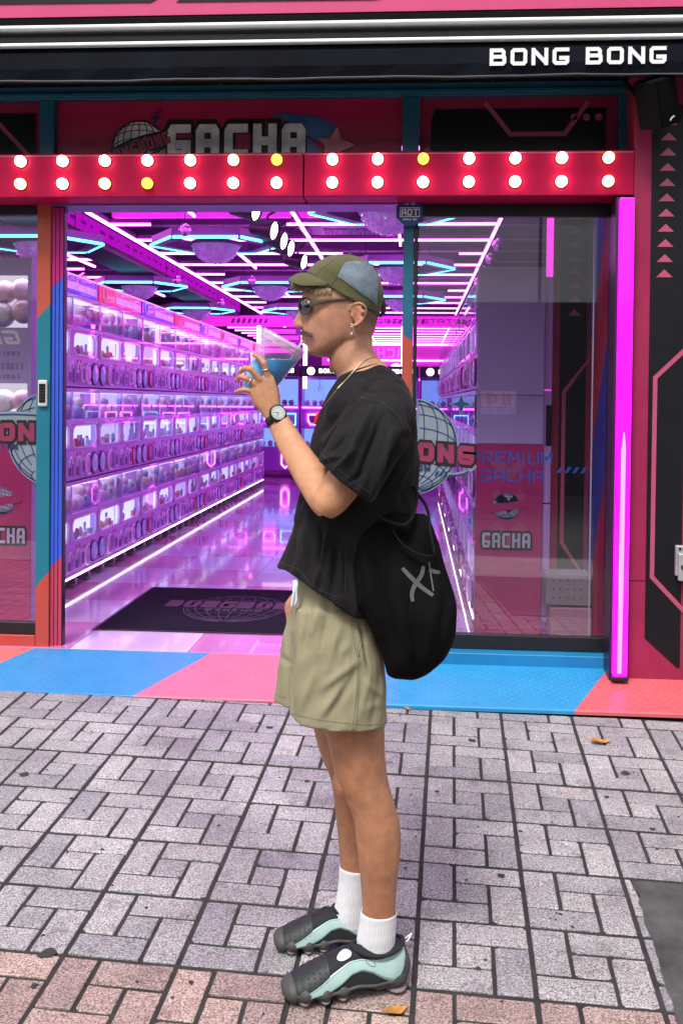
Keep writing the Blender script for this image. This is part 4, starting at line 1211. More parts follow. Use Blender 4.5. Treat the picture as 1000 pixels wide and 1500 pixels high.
m = MB(); m.box(-2.075, -2.055, .216, .60, .03, 2.0); m.box(-3.2, -2.075, .216, .60, 1.98, 2.0); m.box(-3.2, -2.076, .216, .60, 1.40, 1.42); m.box(-3.2, -2.076, .216, .60, .99, 1.01); m.obj('side_sheet', PURP, lc_)
m = MB(); m.box(-3.2, -2.08, .55, .56, 1.43, 1.97); m.box(-3.2, -2.08, .55, .56, 1.02, 1.39); m.obj('lit_back', glow('cabinet_back', (.85, .8, 1), .55), lc_)
m = MB(); m.box(-3.1, -2.09, .24, .50, 1.965, 1.972); m.box(-3.1, -2.09, .24, .50, 1.385, 1.392); m.obj('strip_light', LEDW, lc_)
CAPW = [M('white_capsule', (.72, .70, .72), .22, var=.12, vscale=18, coat=.4), M('rosy_capsule', (.72, .45, .55), .22, var=.2, vscale=18, coat=.4)]
cr = random.Random(5)
for zb in (1.43, 1.02):
    for q in range(14):
        r_ = cr.uniform(.060, .072); x = -2.145 - .128 * (q % 7) + cr.uniform(-.02, .02); lev = q // 7
        zf = 1.66 if zb > 1.2 else 1.06
        m = MB(); m.ball((x, .30 + .03 * lev, zf + .05 + lev * .115 + cr.uniform(-.01, .015)), r_, 20, 14); c = m.obj('capsule', CAPW[0 if cr.random() < .6 else 1], lc_, smooth=True)
        yy = .30 + .03 * lev - r_
m = MB(); m.box(-3.18, -2.08, .22, .5, 1.60, 1.615); m.box(-3.18, -2.08, .22, .5, 1.015, 1.03); m.obj('tray', PURP, lc_)
letters('GACHA', (-1.99 - .12, .1985, 1.535), (-1, 0, 0), AZ, (0, -1, 0), .50, .075, .017, gap=.2, slant=.3, thick=.001).obj('lettering', WHITEP, lc_)
m = MB()
for z, x1, w in ((1.475, -2.12, .35), (1.40, -2.10, .45), (1.35, -2.12, .38)):
    for q in range(int(w / .026)): m.box(x1 - .026 * q - .018 * (.5 + .5 * ((q * 7) % 5) / 4), x1 - .026 * q, .1975, .1995, z, z + (.022 if z != 1.40 else .034))
m.obj('fine_print', M('fine_print', (.30, .25, .42), .5, var=.1), lc_)
small_logo(lc_, -2.215, .54, .1985, 1.0, M('logo_lilac', (.50, .40, .62), .5, var=.2, vscale=20), NAVYP)

# ================================================================== neon ceiling
NEON = glow('neon_pink', (1.0, .12, 1.0), 8.2)
NEONW = glow('neon_white_pink', (1.0, .17, 1.0), 8.2)
CYAN = glow('neon_cyan', (.10, .70, 1.0), 2.6)
RAIL = M('neon_rail', (.14, .06, .16), .4, var=.1)
ng = thing('neon_grid', 'grid of pink neon tubes hung under the dark ceiling', 'neon light', (-.9, 5, 2.66))
GX = [-2.47, -1.69, -.92, -.14, .64]; GY = [2.09 + .785 * k for k in range(-2, 12)]
HEX = [(-1.62, 3.0), (-1.60, 5.95), (-1.6, 8.9), (-.18, 1.62), (-.17, 4.42), (-.17, 7.3), (-3.07, 2.95), (-3.07, 5.95), (-3.07, 8.9)]
def near_hex(x, y): return any(abs(x - hx) < .56 and abs(y - hy) < .5 for hx, hy in HEX)
tube_n = 0
def neon(th, a, b_, mat=NEON):
    m = MB(); d = Vector(b_) - Vector(a)
    if abs(d.x) > abs(d.y): m.box(min(a[0], b_[0]), max(a[0], b_[0]), a[1] - .0085, a[1] + .0085, a[2] - .0085, a[2] + .0085)
    else: m.box(a[0] - .0085, a[0] + .0085, min(a[1], b_[1]), max(a[1], b_[1]), a[2] - .0085, a[2] + .0085)
    o = m.obj('neon_tube', mat, th)
    m = MB()
    if abs(d.x) > abs(d.y): m.box(min(a[0], b_[0]), max(a[0], b_[0]), a[1] - .014, a[1] + .014, a[2] + .012, a[2] + .045)
    else: m.box(a[0] - .014, a[0] + .014, min(a[1], b_[1]), max(a[1], b_[1]), a[2] + .012, a[2] + .045)
    m.obj('tube_rail', RAIL, o)
ZN = 2.65
def runs(fix, lo, hi, step, along_x):
    """tube pieces that leave out the places where a lamp hangs"""
    out = []; a = lo; s = lo; ok = True
    while s < hi - 1e-6:
        mid = s + step / 2
        bad = near_hex(mid, fix) if along_x else near_hex(fix, mid)
        if bad:
            if s - a > .1: out.append((a, s))
            a = s + step
        s += step
    if hi - a > .1: out.append((a, hi))
    return out
for y in GY:
    for a, b_ in runs(y, -2.455, .63, .11, True): neon(ng, (a, y, ZN), (b_, y, ZN))
for x in GX:
    for a, b_ in runs(x, GY[0] + .02, GY[-1] + .3, .11, False): neon(ng, (x, a, ZN + .0), (x, b_, ZN), NEONW)
ng2 = thing('neon_grid', 'small pink neon grid over the far left aisle, beyond the ceiling beam', 'neon light', (-3.6, 5, 2.66))
for k in range(9):
    y = 1.25 + .785 * k * .92
    for a, b_ in runs(y, -4.9, -3.25 + .0 * k, .11, True): neon(ng2, (a, y, ZN), (b_, y, ZN))
for x in (-3.4, -4.2):
    for a, b_ in runs(x, 1.0, 9.0, .11, False): neon(ng2, (x, a, ZN), (x, b_, ZN), NEONW)
ng3 = thing('neon_grid', 'far pink neon grid in the rear room beyond the lit beam', 'neon light', (-1, 15, 2.66))
for k in range(11):
    y = 11.7 + .785 * k
    neon(ng3, (-3.6, y, ZN), (.9, y, ZN))
for x in (-2.47, -.92, .64): neon(ng3, (x, 11.6, ZN), (x, 19.8, ZN), NEONW)

# long beam over the left machine row, with its glowing magenta face
cb2 = thing('ceiling_beam', 'long dark ceiling beam with glowing magenta face over the left row', 'beam', (-2.95, 5, 2.8))
m = MB(); m.box(-3.16, -2.80, .1, 10.9, 2.60, 3.0); m.obj('beam_box', M('beam_dark', (.035, .012, .05), .4, var=.2), cb2, .004)
m = MB()
for k in range(14): m.box(-2.799, -2.795, .2 + .76 * k, .2 + .76 * k + .74, 2.66, 2.80)
m.obj('glow_panel', glow('beam_magenta', (.85, .01, 1.0), .30), cb2)
m = MB()
for k in range(40):
    m.box(-2.7945, -2.793, .3 + .26 * k, .3 + .26 * k + (.14 if k % 3 else .05), 2.715, 2.745)
m.obj('print', M('beam_print', (.2, .01, .2), .5, var=0), cb2)
# bright front ceiling panel with tiles, near the doorway
fpn = thing('front_light_panel', 'magenta lit ceiling drop near the doorway', 'light panel', (-.8, 2.35, 2.85))
for k in range(9):
    m = MB(); m.box(-2.45 + .34 * k, -2.45 + .34 * k + .33, 2.25, 2.9, 2.93, 2.95); m.obj('panel', M('lit_lilac', (.6, .4, .7), .4, emis=(.62, .45, .95), estr=.45) if k == 0 else bpy.data.materials['lit_lilac'], fpn)
m = MB(); m.box(-2.46, .7, 2.93, 3.0, 2.72, 2.96); m.obj('drop_face', M('drop_magenta', (.5, .03, .5), .35, var=.3, vscale=12, emis=(1, .03, .9), estr=.38), fpn)
for k in range(14):
    y = 1.0 + .785 * k
    m = MB(); m.box(-6, 1.9, y - .06, y + .06, 2.86, 3.0)
    o = m.obj('ceiling_joist', CEIL, None); tag(o, '%s dark ceiling joist above the neon grid, counted from the doorway' % NTH[k], 'beam', 'dark ceiling joists')

# hexagonal dome lamps
DOME = M('dome_shell', (.55, .30, .75), .15, var=.5, vscale=7, coat=.8, emis=(.55, .2, .9), estr=.10)
PLATE = M('lamp_plate', (.14, .05, .20), .35, var=.1)
def hex_lamp():
    t = thing('hexagon_lamp', '', 'ceiling lamp', (0, 0, 0))
    H = [(.53 * math.cos(R(60 * k)), .47 / .866 * .866 * math.sin(R(60 * k))) for k in range(6)]; H2 = [(x * .80, y * .80) for x, y in H]
    m = MB(); n = 6; vs = [(x, y, 2.50) for x, y in H] + [(x, y, 2.50) for x, y in H2] + [(x, y, 2.58) for x, y in H] + [(x, y, 2.58) for x, y in H2]
    fs = []
    for i in range(6):
        j = (i + 1) % 6; fs += [(i, j, 6 + j, 6 + i), (12 + i, 18 + i, 18 + j, 12 + j), (i, 12 + i, 12 + j, j), (6 + i, 6 + j, 18 + j, 18 + i)]
    m.add(vs, fs); m.v = [(x, y, z - 2.5) for x, y, z in m.v]; m.obj('plate', PLATE, t, .004, local=True)
    for i in range(6):
        a, b_ = Vector((*H[i], 0)), Vector((*H[(i + 1) % 6], 0)); a, b_ = a.lerp(b_, .03), b_.lerp(a, .03)
        k = 1.02
        m = MB(); m.tube([(a.x * k, a.y * k, .004), (b_.x * k, b_.y * k, .004)], .012, 6); m.obj('led_edge', CYAN, t, local=True)
    m = MB(); prof = [(.195, .03)] + [(.195 * math.cos(R(a)), .03 - .175 * math.sin(R(a))) for a in range(8, 90, 8)] + [(0, -.145)]
    m.lathe(prof, (0, 0, 0), (0, 0, 1), 28); d = m.obj('dome', DOME, t, local=True, smooth=True)
    m = MB(); r2 = random.Random(2)
    for a in range(12, 84, 11):
        nn = max(5, int(22 * math.cos(R(a))))
        for q in range(nn):
            ph = 2 * math.pi * (q + .5 * ((a // 11) % 2)) / nn; rr = .193 * math.cos(R(a))
            m.ball((rr * math.cos(ph), rr * math.sin(ph), .03 - .172 * math.sin(R(a))), (.014, .014, .012), 6, 4)
    m.obj('dimple', DOME, d, local=True, kind='stuff')
    m = MB(); m.lathe([(.205, .0), (.213, .012), (.205, .024)], (0, 0, 0), (0, 0, 1), 28); m.obj('rim', PLATE, t, local=True, smooth=True)
    for x in (-.3, .3):
        m = MB(); m.tube([(x, 0, .08), (x, 0, .5)], .004, 5); m.obj('cable', BLACKM, t, local=True)
    return t
hl = hex_lamp()
HL = ['nearest in the middle aisle', 'second in the middle aisle', 'third in the middle aisle', 'cut by the door head right of the spotlights', 'second along the right row', 'third along the right row', 'nearest over the far left aisle', 'second over the far left aisle', 'third over the far left aisle']
for k, (x, y) in enumerate(HEX):
    lab = 'cyan edged hexagon lamp with purple dome, ' + HL[k]
    if k == 0: hl.location = (x, y, 2.5); hl['label'] = lab; hl['group'] = 'hexagon ceiling lamps'
    else: dup(hl, (x, y, 2.5), lab, 'hexagon ceiling lamps')

# small mirror balls on the grid
MB_ = M('mirror_ball', (.75, .45, .8), .12, .9, var=.3, vscale=60)
def mirror_ball():
    t = thing('mirror_ball', '', 'mirror ball', (0, 0, 0), 'small mirror balls under the neon grid')
    m = MB(); m.ball((0, 0, 0), .048, 12, 9); m.obj('ball', MB_, t, local=True)
    m = MB(); m.tube([(0, 0, .048), (0, 0, .30)], .003, 5); m.obj('cord', BLACKM, t, local=True)
    return t
mbl = mirror_ball(); first = True; same = {}
for (x, y) in [(-1.69, 2.2), (-1.69, 3.66), (-.92, 5.23), (-1.69, 5.23), (-2.47, 5.23), (-1.69, 6.8), (-2.47, 7.6), (-.14, 5.23), (.64, 2.88), (.64, 3.66), (.64, 4.45), (.64, 5.23), (-3.4, 3.4), (-3.4, 4.2), (-3.4, 5.0), (-4.2, 2.1), (-3.4, 6.6), (-.92, 7.6), (-.14, 8.4), (-1.69, 9.2)]:
    XS_ = {-1.69: 'second', -.92: 'third', -2.47: 'first', -.14: 'fourth', .64: 'fifth', -3.4: 'far left', -4.2: 'outermost left'}; same.setdefault(x, 0); same[x] += 1
    lab = '%s small mirror ball from the doorway along the %s lengthwise neon line' % (NTH[same[x] - 1], XS_[x])
    if first: mbl.location = (x, y, ZN - .16); mbl['label'] = lab; first = False
    else: dup(mbl, (x, y, ZN - .16), lab)

# spotlight track
sp_ = thing('spotlight_track', 'black ceiling track carrying a row of five white spotlights', 'spotlights', (-1.0, 2.6, 2.7))
m = MB(); m.box(-.985, -.955, .9, 4.6, 2.70, 2.73); m.obj('track', BLACKM, sp_, .002)
SPW = glow('spot_white', (1.0, .97, 1.0), 7.0)
for k, (x, y) in enumerate([(-1.05, 1.52), (-1.04, 2.30), (-1.03, 2.78), (-1.02, 3.15), (-1.0, 3.95)]):
    ax = Vector((.93, -.30, -.22)).normalized(); c = Vector((x, y, 2.50))
    m = MB(); m.lathe([(.035, -.20), (.058, -.185), (.072, -.02), (.075, .0), (.070, .004), (.064, -.012)], c, ax, 18); b_ = m.obj('spot_body', BLACKM, sp_, smooth=True)
    m = MB(); m.lathe([(0, -.008), (.0635, -.010)], c, ax, 18); m.obj('spot_lens', SPW, b_)
    m = MB(); m.tube([c - ax * .10, c - ax * .10 + Vector((.04, 0, .10)), (-.97, y + .08, 2.70)], .010, 6); m.obj('spot_arm', BLACKM, sp_)
# cassette air conditioner
ac_ = thing('air_conditioner', 'square ceiling cassette air conditioner with slatted grille', 'air conditioner', (-.57, 4.1, 2.85))
ACM = M('ac_lilac', (.38, .26, .46), .4, var=.06)
m = MB(); m.box(-1.02, -.12, 3.72, 4.50, 2.79, 2.86); m.obj('casing', ACM, ac_, .02, seg=2)
for k in range(20):
    m = MB(); m.box(-.83 + .026 * k, -.815 + .026 * k, 3.86, 4.36, 2.776, 2.789); m.obj('slat', SLOT, ac_)
for a in ((-1.0, 3.8, -.95, 4.42), (-.19, 3.8, -.14, 4.42)):
    m = MB(); m.box(a[0], a[2], a[1], a[3], 2.781, 2.7895); m.obj('outlet', SLOT, ac_, .002)

# ================================================================== far end: lit beam, claw machines, kiosk
fb = thing('lit_beam', 'pink lit sign beam across the rear of the shop', 'beam', (-1.3, 11, 2.55))
m = MB(); m.box(-6, 1.9, 11.0, 11.25, 2.46, 2.62); m.obj('beam_face', M('beam_pink', (.5, .03, .4), .4, emis=(1, .03, .85), estr=.45), fb)
m = MB(); m.box(-6, 1.9, 10.995, 11.25, 2.621, 3.0); m.obj('beam_top', M('beam_top', (.05, .015, .07), .4), fb)
m = MB()
for k in range(60):
    x = -3.6 + .09 * k
    m.prism([(x, 2.50), (x + .04, 2.50), (x + .065, 2.57), (x + .025, 2.57)], (0, 10.998, 0), AX, AZ, (0, -.002, 0)) if (k // 7) % 2 else None
m.obj('slash', SLOT, fb)
letters('BONGBONG STATION', (-1.0, 10.998, 2.505), AX, AZ, (0, -1, 0), 1.9, .07, .014, gap=.2, thick=.002).obj('lettering', SLOT, fb)
UPR = ['upright white neon tube over the header signs, leftmost under the rear beam', 'upright white neon tube just left of the cup under the rear beam', 'upright white neon tube between cup and chin under the rear beam', 'upright white neon tube between the neck and the door post', 'upright white neon tube behind the right glass under the rear beam']
for k, (x, z0, z1) in enumerate(((-3.33, 1.9, 2.46), (-2.525, 1.9, 2.46), (-1.765, 1.45, 2.46), (-.19, 1.7, 2.46), (.88, 1.0, 2.46))):
    m = MB(); m.box(x - .03, x + .03, 11.05, 11.08, z0, z1); o = m.obj('neon_upright', NEONW, None); tag(o, UPR[k], 'neon tube', 'upright neon tubes at the rear')
lb = thing('led_board', 'stack of small pink sign boards hanging under the rear beam', 'sign board', (-2.1, 11.3, 2.3))
m = MB(); m.box(-2.5, -1.86, 11.2, 11.25, 2.0, 2.45); m.obj('board', SLOT, lb)
PKS = glow('pink_sign', (1, .04, .7), .9)
for k in range(4):
    m = MB(); m.box(-2.47, -1.89 - .05 * (k % 2), 11.19, 11.199, 2.03 + .105 * k, 2.10 + .105 * k); m.obj('sign_row', PKS, lb)

CLB = M('claw_violet', (.34, .13, .60), .3, var=.06, coat=.3)
CLK = M('claw_black', (.02, .01, .03), .25, var=.1)
def claw_machine():
    t = thing('claw_machine', '', 'claw machine', (0, 0, 0))
    w = .95
    m = MB(); m.box(.005, w - .005, .30, .8, .12, 1.83); m.box(.005, .035, .0, .299, .12, 1.83); m.box(w - .035, w - .005, .0, .299, .12, 1.83)
    m.box(.036, w - .036, .0, .299, 1.10, 1.17); m.box(.036, w - .036, .0, .299, .12, .50); m.box(.036, w - .036, .01, .299, .80, 1.099); m.obj('cabinet', CLB, t, .004, local=True)
    m = MB(); m.box(.01, w - .01, -.03, .299, 1.64, 1.82); hdr = m.obj('header', CLK, t, .004, local=True)
    letters('BONGBONG', (.30, -.0305, 1.70), AX, AZ, (0, -1, 0), .55, .07, .018, gap=.2, thick=.002).obj('lettering', glow('header_text', (1, .9, 1), 1.6), hdr, local=True)
    m = MB(); m.prism([(.17 + p[0], 1.73 + p[1]) for p in disc(.065, 20)], (0, -.031, 0), AX, AZ, (0, -.003, 0)); m.obj('emblem', glow('emblem_white', (1, .9, 1), 1.5), hdr, local=True)
    for z0, z1 in ((1.175, 1.60), (.505, .795)):
        m = MB(); m.box(.04, w - .04, .004, .010, z0, z1); g = m.obj('window', CLEAR, t, local=True)
        m = MB(); m.box(.04, w - .04, .285, .292, z0, z1); m.obj('window_back', glow('claw_back', (.22, .35, 1.0), .8), g, local=True)
        for q in range(7):
            m = MB(); r_ = .045; x = .10 + .115 * q; m.ball((x, .15 + .05 * (q % 2), z0 + r_), (r_, r_, r_ * 1.1), 10, 7); m.obj('plush_toy', (TOYM + CAPM)[(q * 5 + 3) % 14], g, local=True, smooth=True)
        m = MB(); m.tube([(.3, .15, z1), (.3, .15, z1 - .10)], .008, 6)
        for a in (0, 120, 240): m.tube([(.3, .15, z1 - .10), (.3 + .045 * math.cos(R(a)), .15 + .045 * math.sin(R(a)), z1 - .14), (.3 + .02 * math.cos(R(a)), .15 + .02 * math.sin(R(a)), z1 - .19)], .006, 5)
        m.obj('claw', CHROME, g, local=True)
    m = MB(); m.box(.036, w - .036, -.02, -.001, 1.135, 1.15); m.obj('light_line', NEON, t, local=True)
    for x in (.22, .47):
        m = MB(); P = [(x - .09, 1.03), (x + .09, 1.03), (x + .09, .93), (x + .05, .87), (x - .05, .87), (x - .09, .93)]
        m.ribbon(P, .018, (0, .0, 0), AX, AZ, (0, -.012, 0), closed=True); h = m.obj('prize_hatch', NEON, t, local=True)
        m = MB(); m.prism([(p[0] * .86 + x * .14, p[1] * .86 + .95 * .14) for p in P], (0, .003, 0), AX, AZ, (0, -.005, 0)); m.obj('hatch_flap', SLOT, h, local=True)
    m = MB(); m.ribbon([(.66, .86), (.88, .86), (.88, 1.04), (.66, 1.04)], .014, (0, 0, 0), AX, AZ, (0, -.01, 0), closed=True); m.obj('control_frame', CYAN, t, local=True)
    m = MB(); m.box(.036, .30, -.004, -.0005, .15, .48); m.obj('side_panel', CLB, t, local=True)
    m = MB(); m.ribbon([(.72, .16), (.66, .22), (.66, .42), (.72, .48), (.78, .42), (.78, .22)], .016, (0, 0, 0), AX, AZ, (0, -.01, 0), closed=True); m.obj('neon_loop', NEON, t, local=True)
    for x in (.10, .85):
        m = MB(); m.lathe([(.02, .12), (.03, .06), (.045, .02), (.045, 0)], (x, .06, 0), (0, 0, 1), 12); m.obj('foot', CLK, t, local=True)
    return t
cl0 = claw_machine()
CN = ['violet claw machine at the end of the left row, partly hidden', 'violet claw machine with two pink hatches behind the drink', 'violet claw machine behind the man, rear of the shop', 'violet claw machine seen past the door post']
for k in range(4):
    loc = (-2.785 + .955 * k, 11.0, 0)
    if k == 0: cl0.location = loc; cl0['label'] = CN[0]; cl0['group'] = 'claw machines at the rear'
    else: dup(cl0, loc, CN[k], 'claw machines at the rear')
ks = thing('pink_kiosk', 'pink lit kiosk front with mirrored block lettering behind the man', 'kiosk', (-.4, 12.2, 0))
m = MB(); m.box(-1.6, .95, 12.2, 12.5, .2, 2.25); m.obj('front', M('kiosk_pink', (.6, .12, .5), .4, emis=(1, .05, .8), estr=.2), ks)
letters('GACHA', (.02, 12.198, 2.0), (-1, 0, 0), AZ, (0, -1, 0), .85, .17, .045, gap=.2, thick=.003).obj('lettering', WHITEH, ks)
m = MB(); m.prism([(-.32 + p[0], 1.80 + p[1]) for p in disc(.11, 24)], (0, 12.199, 0), AX, AZ, (0, -.003, 0)); m.obj('round_sign', glow('round_white', (1, .9, 1), 2.0), ks)
for z in (1.62, 1.95, 2.22):
    m = MB(); m.box(-1.5, .9, 12.185, 12.198, z, z + .025); m.obj('light_line', NEONW, ks)

# ================================================================== the man with the drink
YC = -2.51


def pair(e1, e2, Y, hd, n=40, ex=2.0, Y2=None):
    """ring whose front edge is seen at e1 and back edge at e2; hd = half depth across the view"""
    p1 = at(*e1, Y); p2 = at(*e2, Y if Y2 is None else Y2); c = (p1 + p2) / 2; a = (p2 - p1) / 2; out = []
    for k in range(n):
        t = 2 * math.pi * k / n; cx, sx = math.cos(t), math.sin(t)
        out.append(c + a * (abs(cx) ** (2 / ex) * (1 if cx >= 0 else -1)) + Vector((0, hd * abs(sx) ** (2 / ex) * (1 if sx >= 0 else -1), 0)))
    return out


def limb(mb, secs, n=40, ex=2.0):
    """secs: (edge, edge, Y, hd); rings in between are interpolated smoothly"""
    S = np.array([[*s[0], *s[1], s[2], s[3]] for s in secs], float); m = len(S); out = []
    for i in range(m - 1):
        p0, p1, p2, p3 = S[max(i - 1, 0)], S[i], S[i + 1], S[min(i + 2, m - 1)]
        for q in range(4):
            t = q / 4
            v = .5 * ((2 * p1) + (-p0 + p2) * t + (2 * p0 - 5 * p1 + 4 * p2 - p3) * t * t + (-p0 + 3 * p1 - 3 * p2 + p3) * t ** 3)
            out.append(v)
    out.append(S[-1])
    mb.loft([pair((v[0], v[1]), (v[2], v[3]), v[4], v[5], n, ex) for v in out])


def chain(mb, pts, n=14):
    """finger: (u, v, Y, radius) joints with rounded ends"""
    P = [(at(u, v, Y), r) for u, v, Y, r in pts]; path = []; rad = []
    for i in range(len(P) - 1):
        for q in range(5):
            t = q / 5; path.append(P[i][0].lerp(P[i + 1][0], t)); rr = P[i][1] * (1 - t) + P[i + 1][1] * t; rad.append(rr * (1 - .07 * math.sin(math.pi * t)))
    d = (P[-1][0] - P[-2][0]).normalized(); r = P[-1][1]
    for a in (0, 25, 50, 70, 85): path.append(P[-1][0] + d * r * math.sin(R(a))); rad.append(max(.0008, r * math.cos(R(a))))
    mb.tube(path, rad, n)


def remesh(mb, voxel, smooth, name):
    me = mb.mesh(name); ob = bpy.data.objects.new(name, me); COL.objects.link(ob)
    r = ob.modifiers.new('r', 'REMESH'); r.mode = 'VOXEL'; r.voxel_size = voxel
    if smooth:
        s = ob.modifiers.new('s', 'SMOOTH'); s.iterations = smooth; s.factor = .5
    dg = bpy.context.evaluated_depsgraph_get(); dg.update()
    out = bpy.data.meshes.new_from_object(ob.evaluated_get(dg)); bpy.data.objects.remove(ob); bpy.data.meshes.remove(me)
    out.name = name; out.shade_smooth(); return out


def coords(me):
    a = np.empty(len(me.vertices) * 3, np.float32); me.vertices.foreach_get('co', a); return a.reshape(-1, 3).astype(float)


def normals(me):
    a = np.empty(len(me.vertices) * 3, np.float32); me.vertices.foreach_get('normal', a); return a.reshape(-1, 3).astype(float)


def sights(P):
    d = P - CAM; z = d @ _f
    return CPX + CF * (d @ _R) / z, CPY - CF * (d @ _U) / z


def seg_dist(u, v, s):
    ax, ay, bx, by = s; dx, dy = bx - ax, by - ay; t = np.clip(((u - ax) * dx + (v - ay) * dy) / (dx * dx + dy * dy), 0, 1)
    return np.hypot(u - ax - t * dx, v - ay - t * dy), t


def folds(me, segs, near=True, rough=0., seed=0, gain=1., sharp=1.):
    """cloth folds: ridges (+) and grooves (-) along lines"""
    P = coords(me); N = normals(me); u, v = sights(P); D = np.zeros(len(P))
    for s in segs:
        d, t = seg_dist(u, v, s[:4]); D += gain * s[5] * np.exp(-(d / (s[4] * sharp)) ** 2) * np.sin(np.pi * np.clip(t * .8 + .1, 0, 1))
    if near: D *= np.clip(-N[:, 1] * 2 + .3, 0, 1)
    if rough:
        rs = np.random.RandomState(seed)
        for k in range(14):
            f = rs.normal(size=3) * rs.uniform(14, 45); D += rough / 5 * np.sin(P @ f + rs.uniform(0, 6.28))
    P += N * D[:, None]
    me.vertices.foreach_set('co', P.astype(np.float32).ravel()); me.update()


def link(name, me, mat, parent, **props):
    o = base_of(parent); me.transform(Matrix.Translation(-o))
    for mm in (mat if isinstance(mat, (list, tuple)) else [mat]): me.materials.append(mm)
    ob = bpy.data.objects.new(name, me); COL.objects.link(ob); ob.parent = parent
    for k, v in props.items(): ob[k] = v
    return ob


man = thing('person', 'man in olive cap and black T-shirt drinking from a cup in profile', 'person', (-.15, YC, gz(-.15, YC)))

# ------------------------------------------------------------------ skin
B = MB()
# head: level slices
HEAD = [(383, 494, 530, .022, 2), (388, 480, 538, .046, 2), (397, 464, 547, .063, 2.1), (408, 451, 552.5, .0725, 2.2), (422, 444.2, 555.5, .0765, 2.3), (434, 442.0, 556, .0775, 2.3),
        (442, 441.6, 556, .0775, 2.3), (448, 444.5, 555.5, .0765, 2.3), (455, 447, 556, .0755, 2.3), (464, 446, 553.5, .074, 2.3), (474, 444.6, 551, .072, 2.2), (482, 443.2, 549.5, .0695, 2.1), (488, 442.3, 548, .0670, 2.1),
        (493, 443.6, 543, .0645, 2.1), (499, 446.0, 533, .061, 2.1), (505, 449.0, 521, .056, 2.1), (511, 451.0, 508, .049, 2.1), (516.5, 453.5, 497, .040, 2.1), (520.5, 459, 487, .028, 2.1), (523, 466, 480, .012, 2)]
rings = []
for i in range(len(HEAD) - 1):
    for q in range(3):
        t = q / 3; h = [HEAD[i][k] * (1 - t) + HEAD[i + 1][k] * t for k in range(5)]
        rings.append(h)
rings.append(list(HEAD[-1])); RR = []
for v, uf, ub, hd, ex in rings:
    p1, p2 = at(uf, v, YC), at(ub, v, YC); c = (p1 + p2) / 2; a = (p2 - p1) / 2; ring = []
    for k in range(56):
        t = 2 * math.pi * k / 56; cx, sx = math.cos(t), math.sin(t)
        fx = abs(cx) ** (2 / ex) * (1 if cx >= 0 else -1)
        fr = max(0., -fx)                        # towards the face
        w = hd * (1 - .30 * fr ** 2.2)
        ring.append(c + a * fx + Vector((0, w * abs(sx) ** (2 / ex) * (1 if sx >= 0 else -1), 0)))
    RR.append(ring)
B.loft(RR)


def blob(u, v, dy, r, n=18, m=12, Y=YC):
    c = at(u, v, Y); B.ball((c.x, c.y + dy, c.z), r, n, m)


nose = []
for v, ur, w in ((444, 442.0, .0065), (449, 440.0, .0075), (455, 437.4, .0085), (461, 434.4, .0098), (467, 431.4, .0112), (471.5, 429.4, .0122), (474.5, 429.0, .0128), (477.5, 430.2, .0125), (480, 433.0, .010), (481.5, 438, .006)):
    nose.append(pair((ur, v), (458, v - 1.0), YC, w, 24, 1.75))
B.loft(nose)
for s in (-1, 1):
    blob(440.8, 476.6, s * .0125, (.0108, .0068, .0088)); blob(437, 477.8, s * .007, (.008, .006, .0062))
    blob(453, 443, s * .030, (.012, .024, .0075))
blob(447, 443.2, 0, (.0105, .040, .0075))
blob(446.6, 493.6, 0, (.0105, .0200, .0062)); blob(448.6, 501.3, 0, (.0092, .0185, .0062)); blob(443.8, 497.2, 0, (.0040, .009, .0045))
blob(459.5, 513.5, 0, (.0165, .024, .0135))
for s in (-1, 1):                                                   # jaw corner and cheek
    blob(512, 490, s * .044, (.028, .018, .020)); blob(478, 486, s * .036, (.030, .022, .026))
# ears
for s in (-1, 1):
    ye = YC + s * .0765
    P = [(513.5, 455), (514.5, 448.5), (519, 444.6), (525, 443.4), (531.5, 445.4), (535.8, 450.5), (536.6, 457), (534.4, 464), (530, 469.8), (525, 474.2), (519.5, 477.3), (515, 477.2), (513.2, 472.5)]
    W = [0, .004, .007, .009, .011, .012, .0125, .012, .010, .007, .004, .002, 0]
    B.tube([at(u, v, ye + s * w) for (u, v), w in zip(P, W)], [.0034, .0036, .0036, .0034, .0034, .0036, .0036, .0036, .0038, .0044, .0050, .0046, .003], 10)
    c = at(523.5, 459, ye + s * .002); B.ball((c.x, c.y, c.z), (.0165, .0055, .0245), 16, 10)
    B.tube([at(u, v, ye + s * w) for u, v, w in ((520, 450, .006), (527, 451, .009), (529.5, 457, .010), (526, 465, .008), (519.5, 470, .005))], [.002, .0028, .003, .003, .0024], 8)
    c = at(515.2, 462.5, ye + s * .004); B.ball((c.x, c.y, c.z), (.0035, .0035, .0058), 10, 8)
# neck
limb(B, [((484, 505), (549, 472), YC, .052), ((481.8, 524), (546, 482), YC, .0545), ((483.0, 534), (545.0, 493), YC, .056), ((488.0, 544), (546.3, 508), YC, .058), ((494, 554), (553, 522), YC, .064), ((492, 568), (570, 540), YC, .085), ((490, 590), (588, 572), YC, .125)])
blob(485.5, 540, 0, (.007, .009, .012))                              # Adam's apple
# trunk under the shirt
limb(B, [((494, 572), (578, 556), YC, .10), ((488, 600), (592, 600), YC, .16), ((474, 660), (598, 670), YC, .165), ((462, 740), (585, 750), YC, .15), ((450, 820), (566, 825), YC, .145), ((440, 890), (558, 900), YC, .16), ((445, 940), (556, 950), YC, .15)], 40)
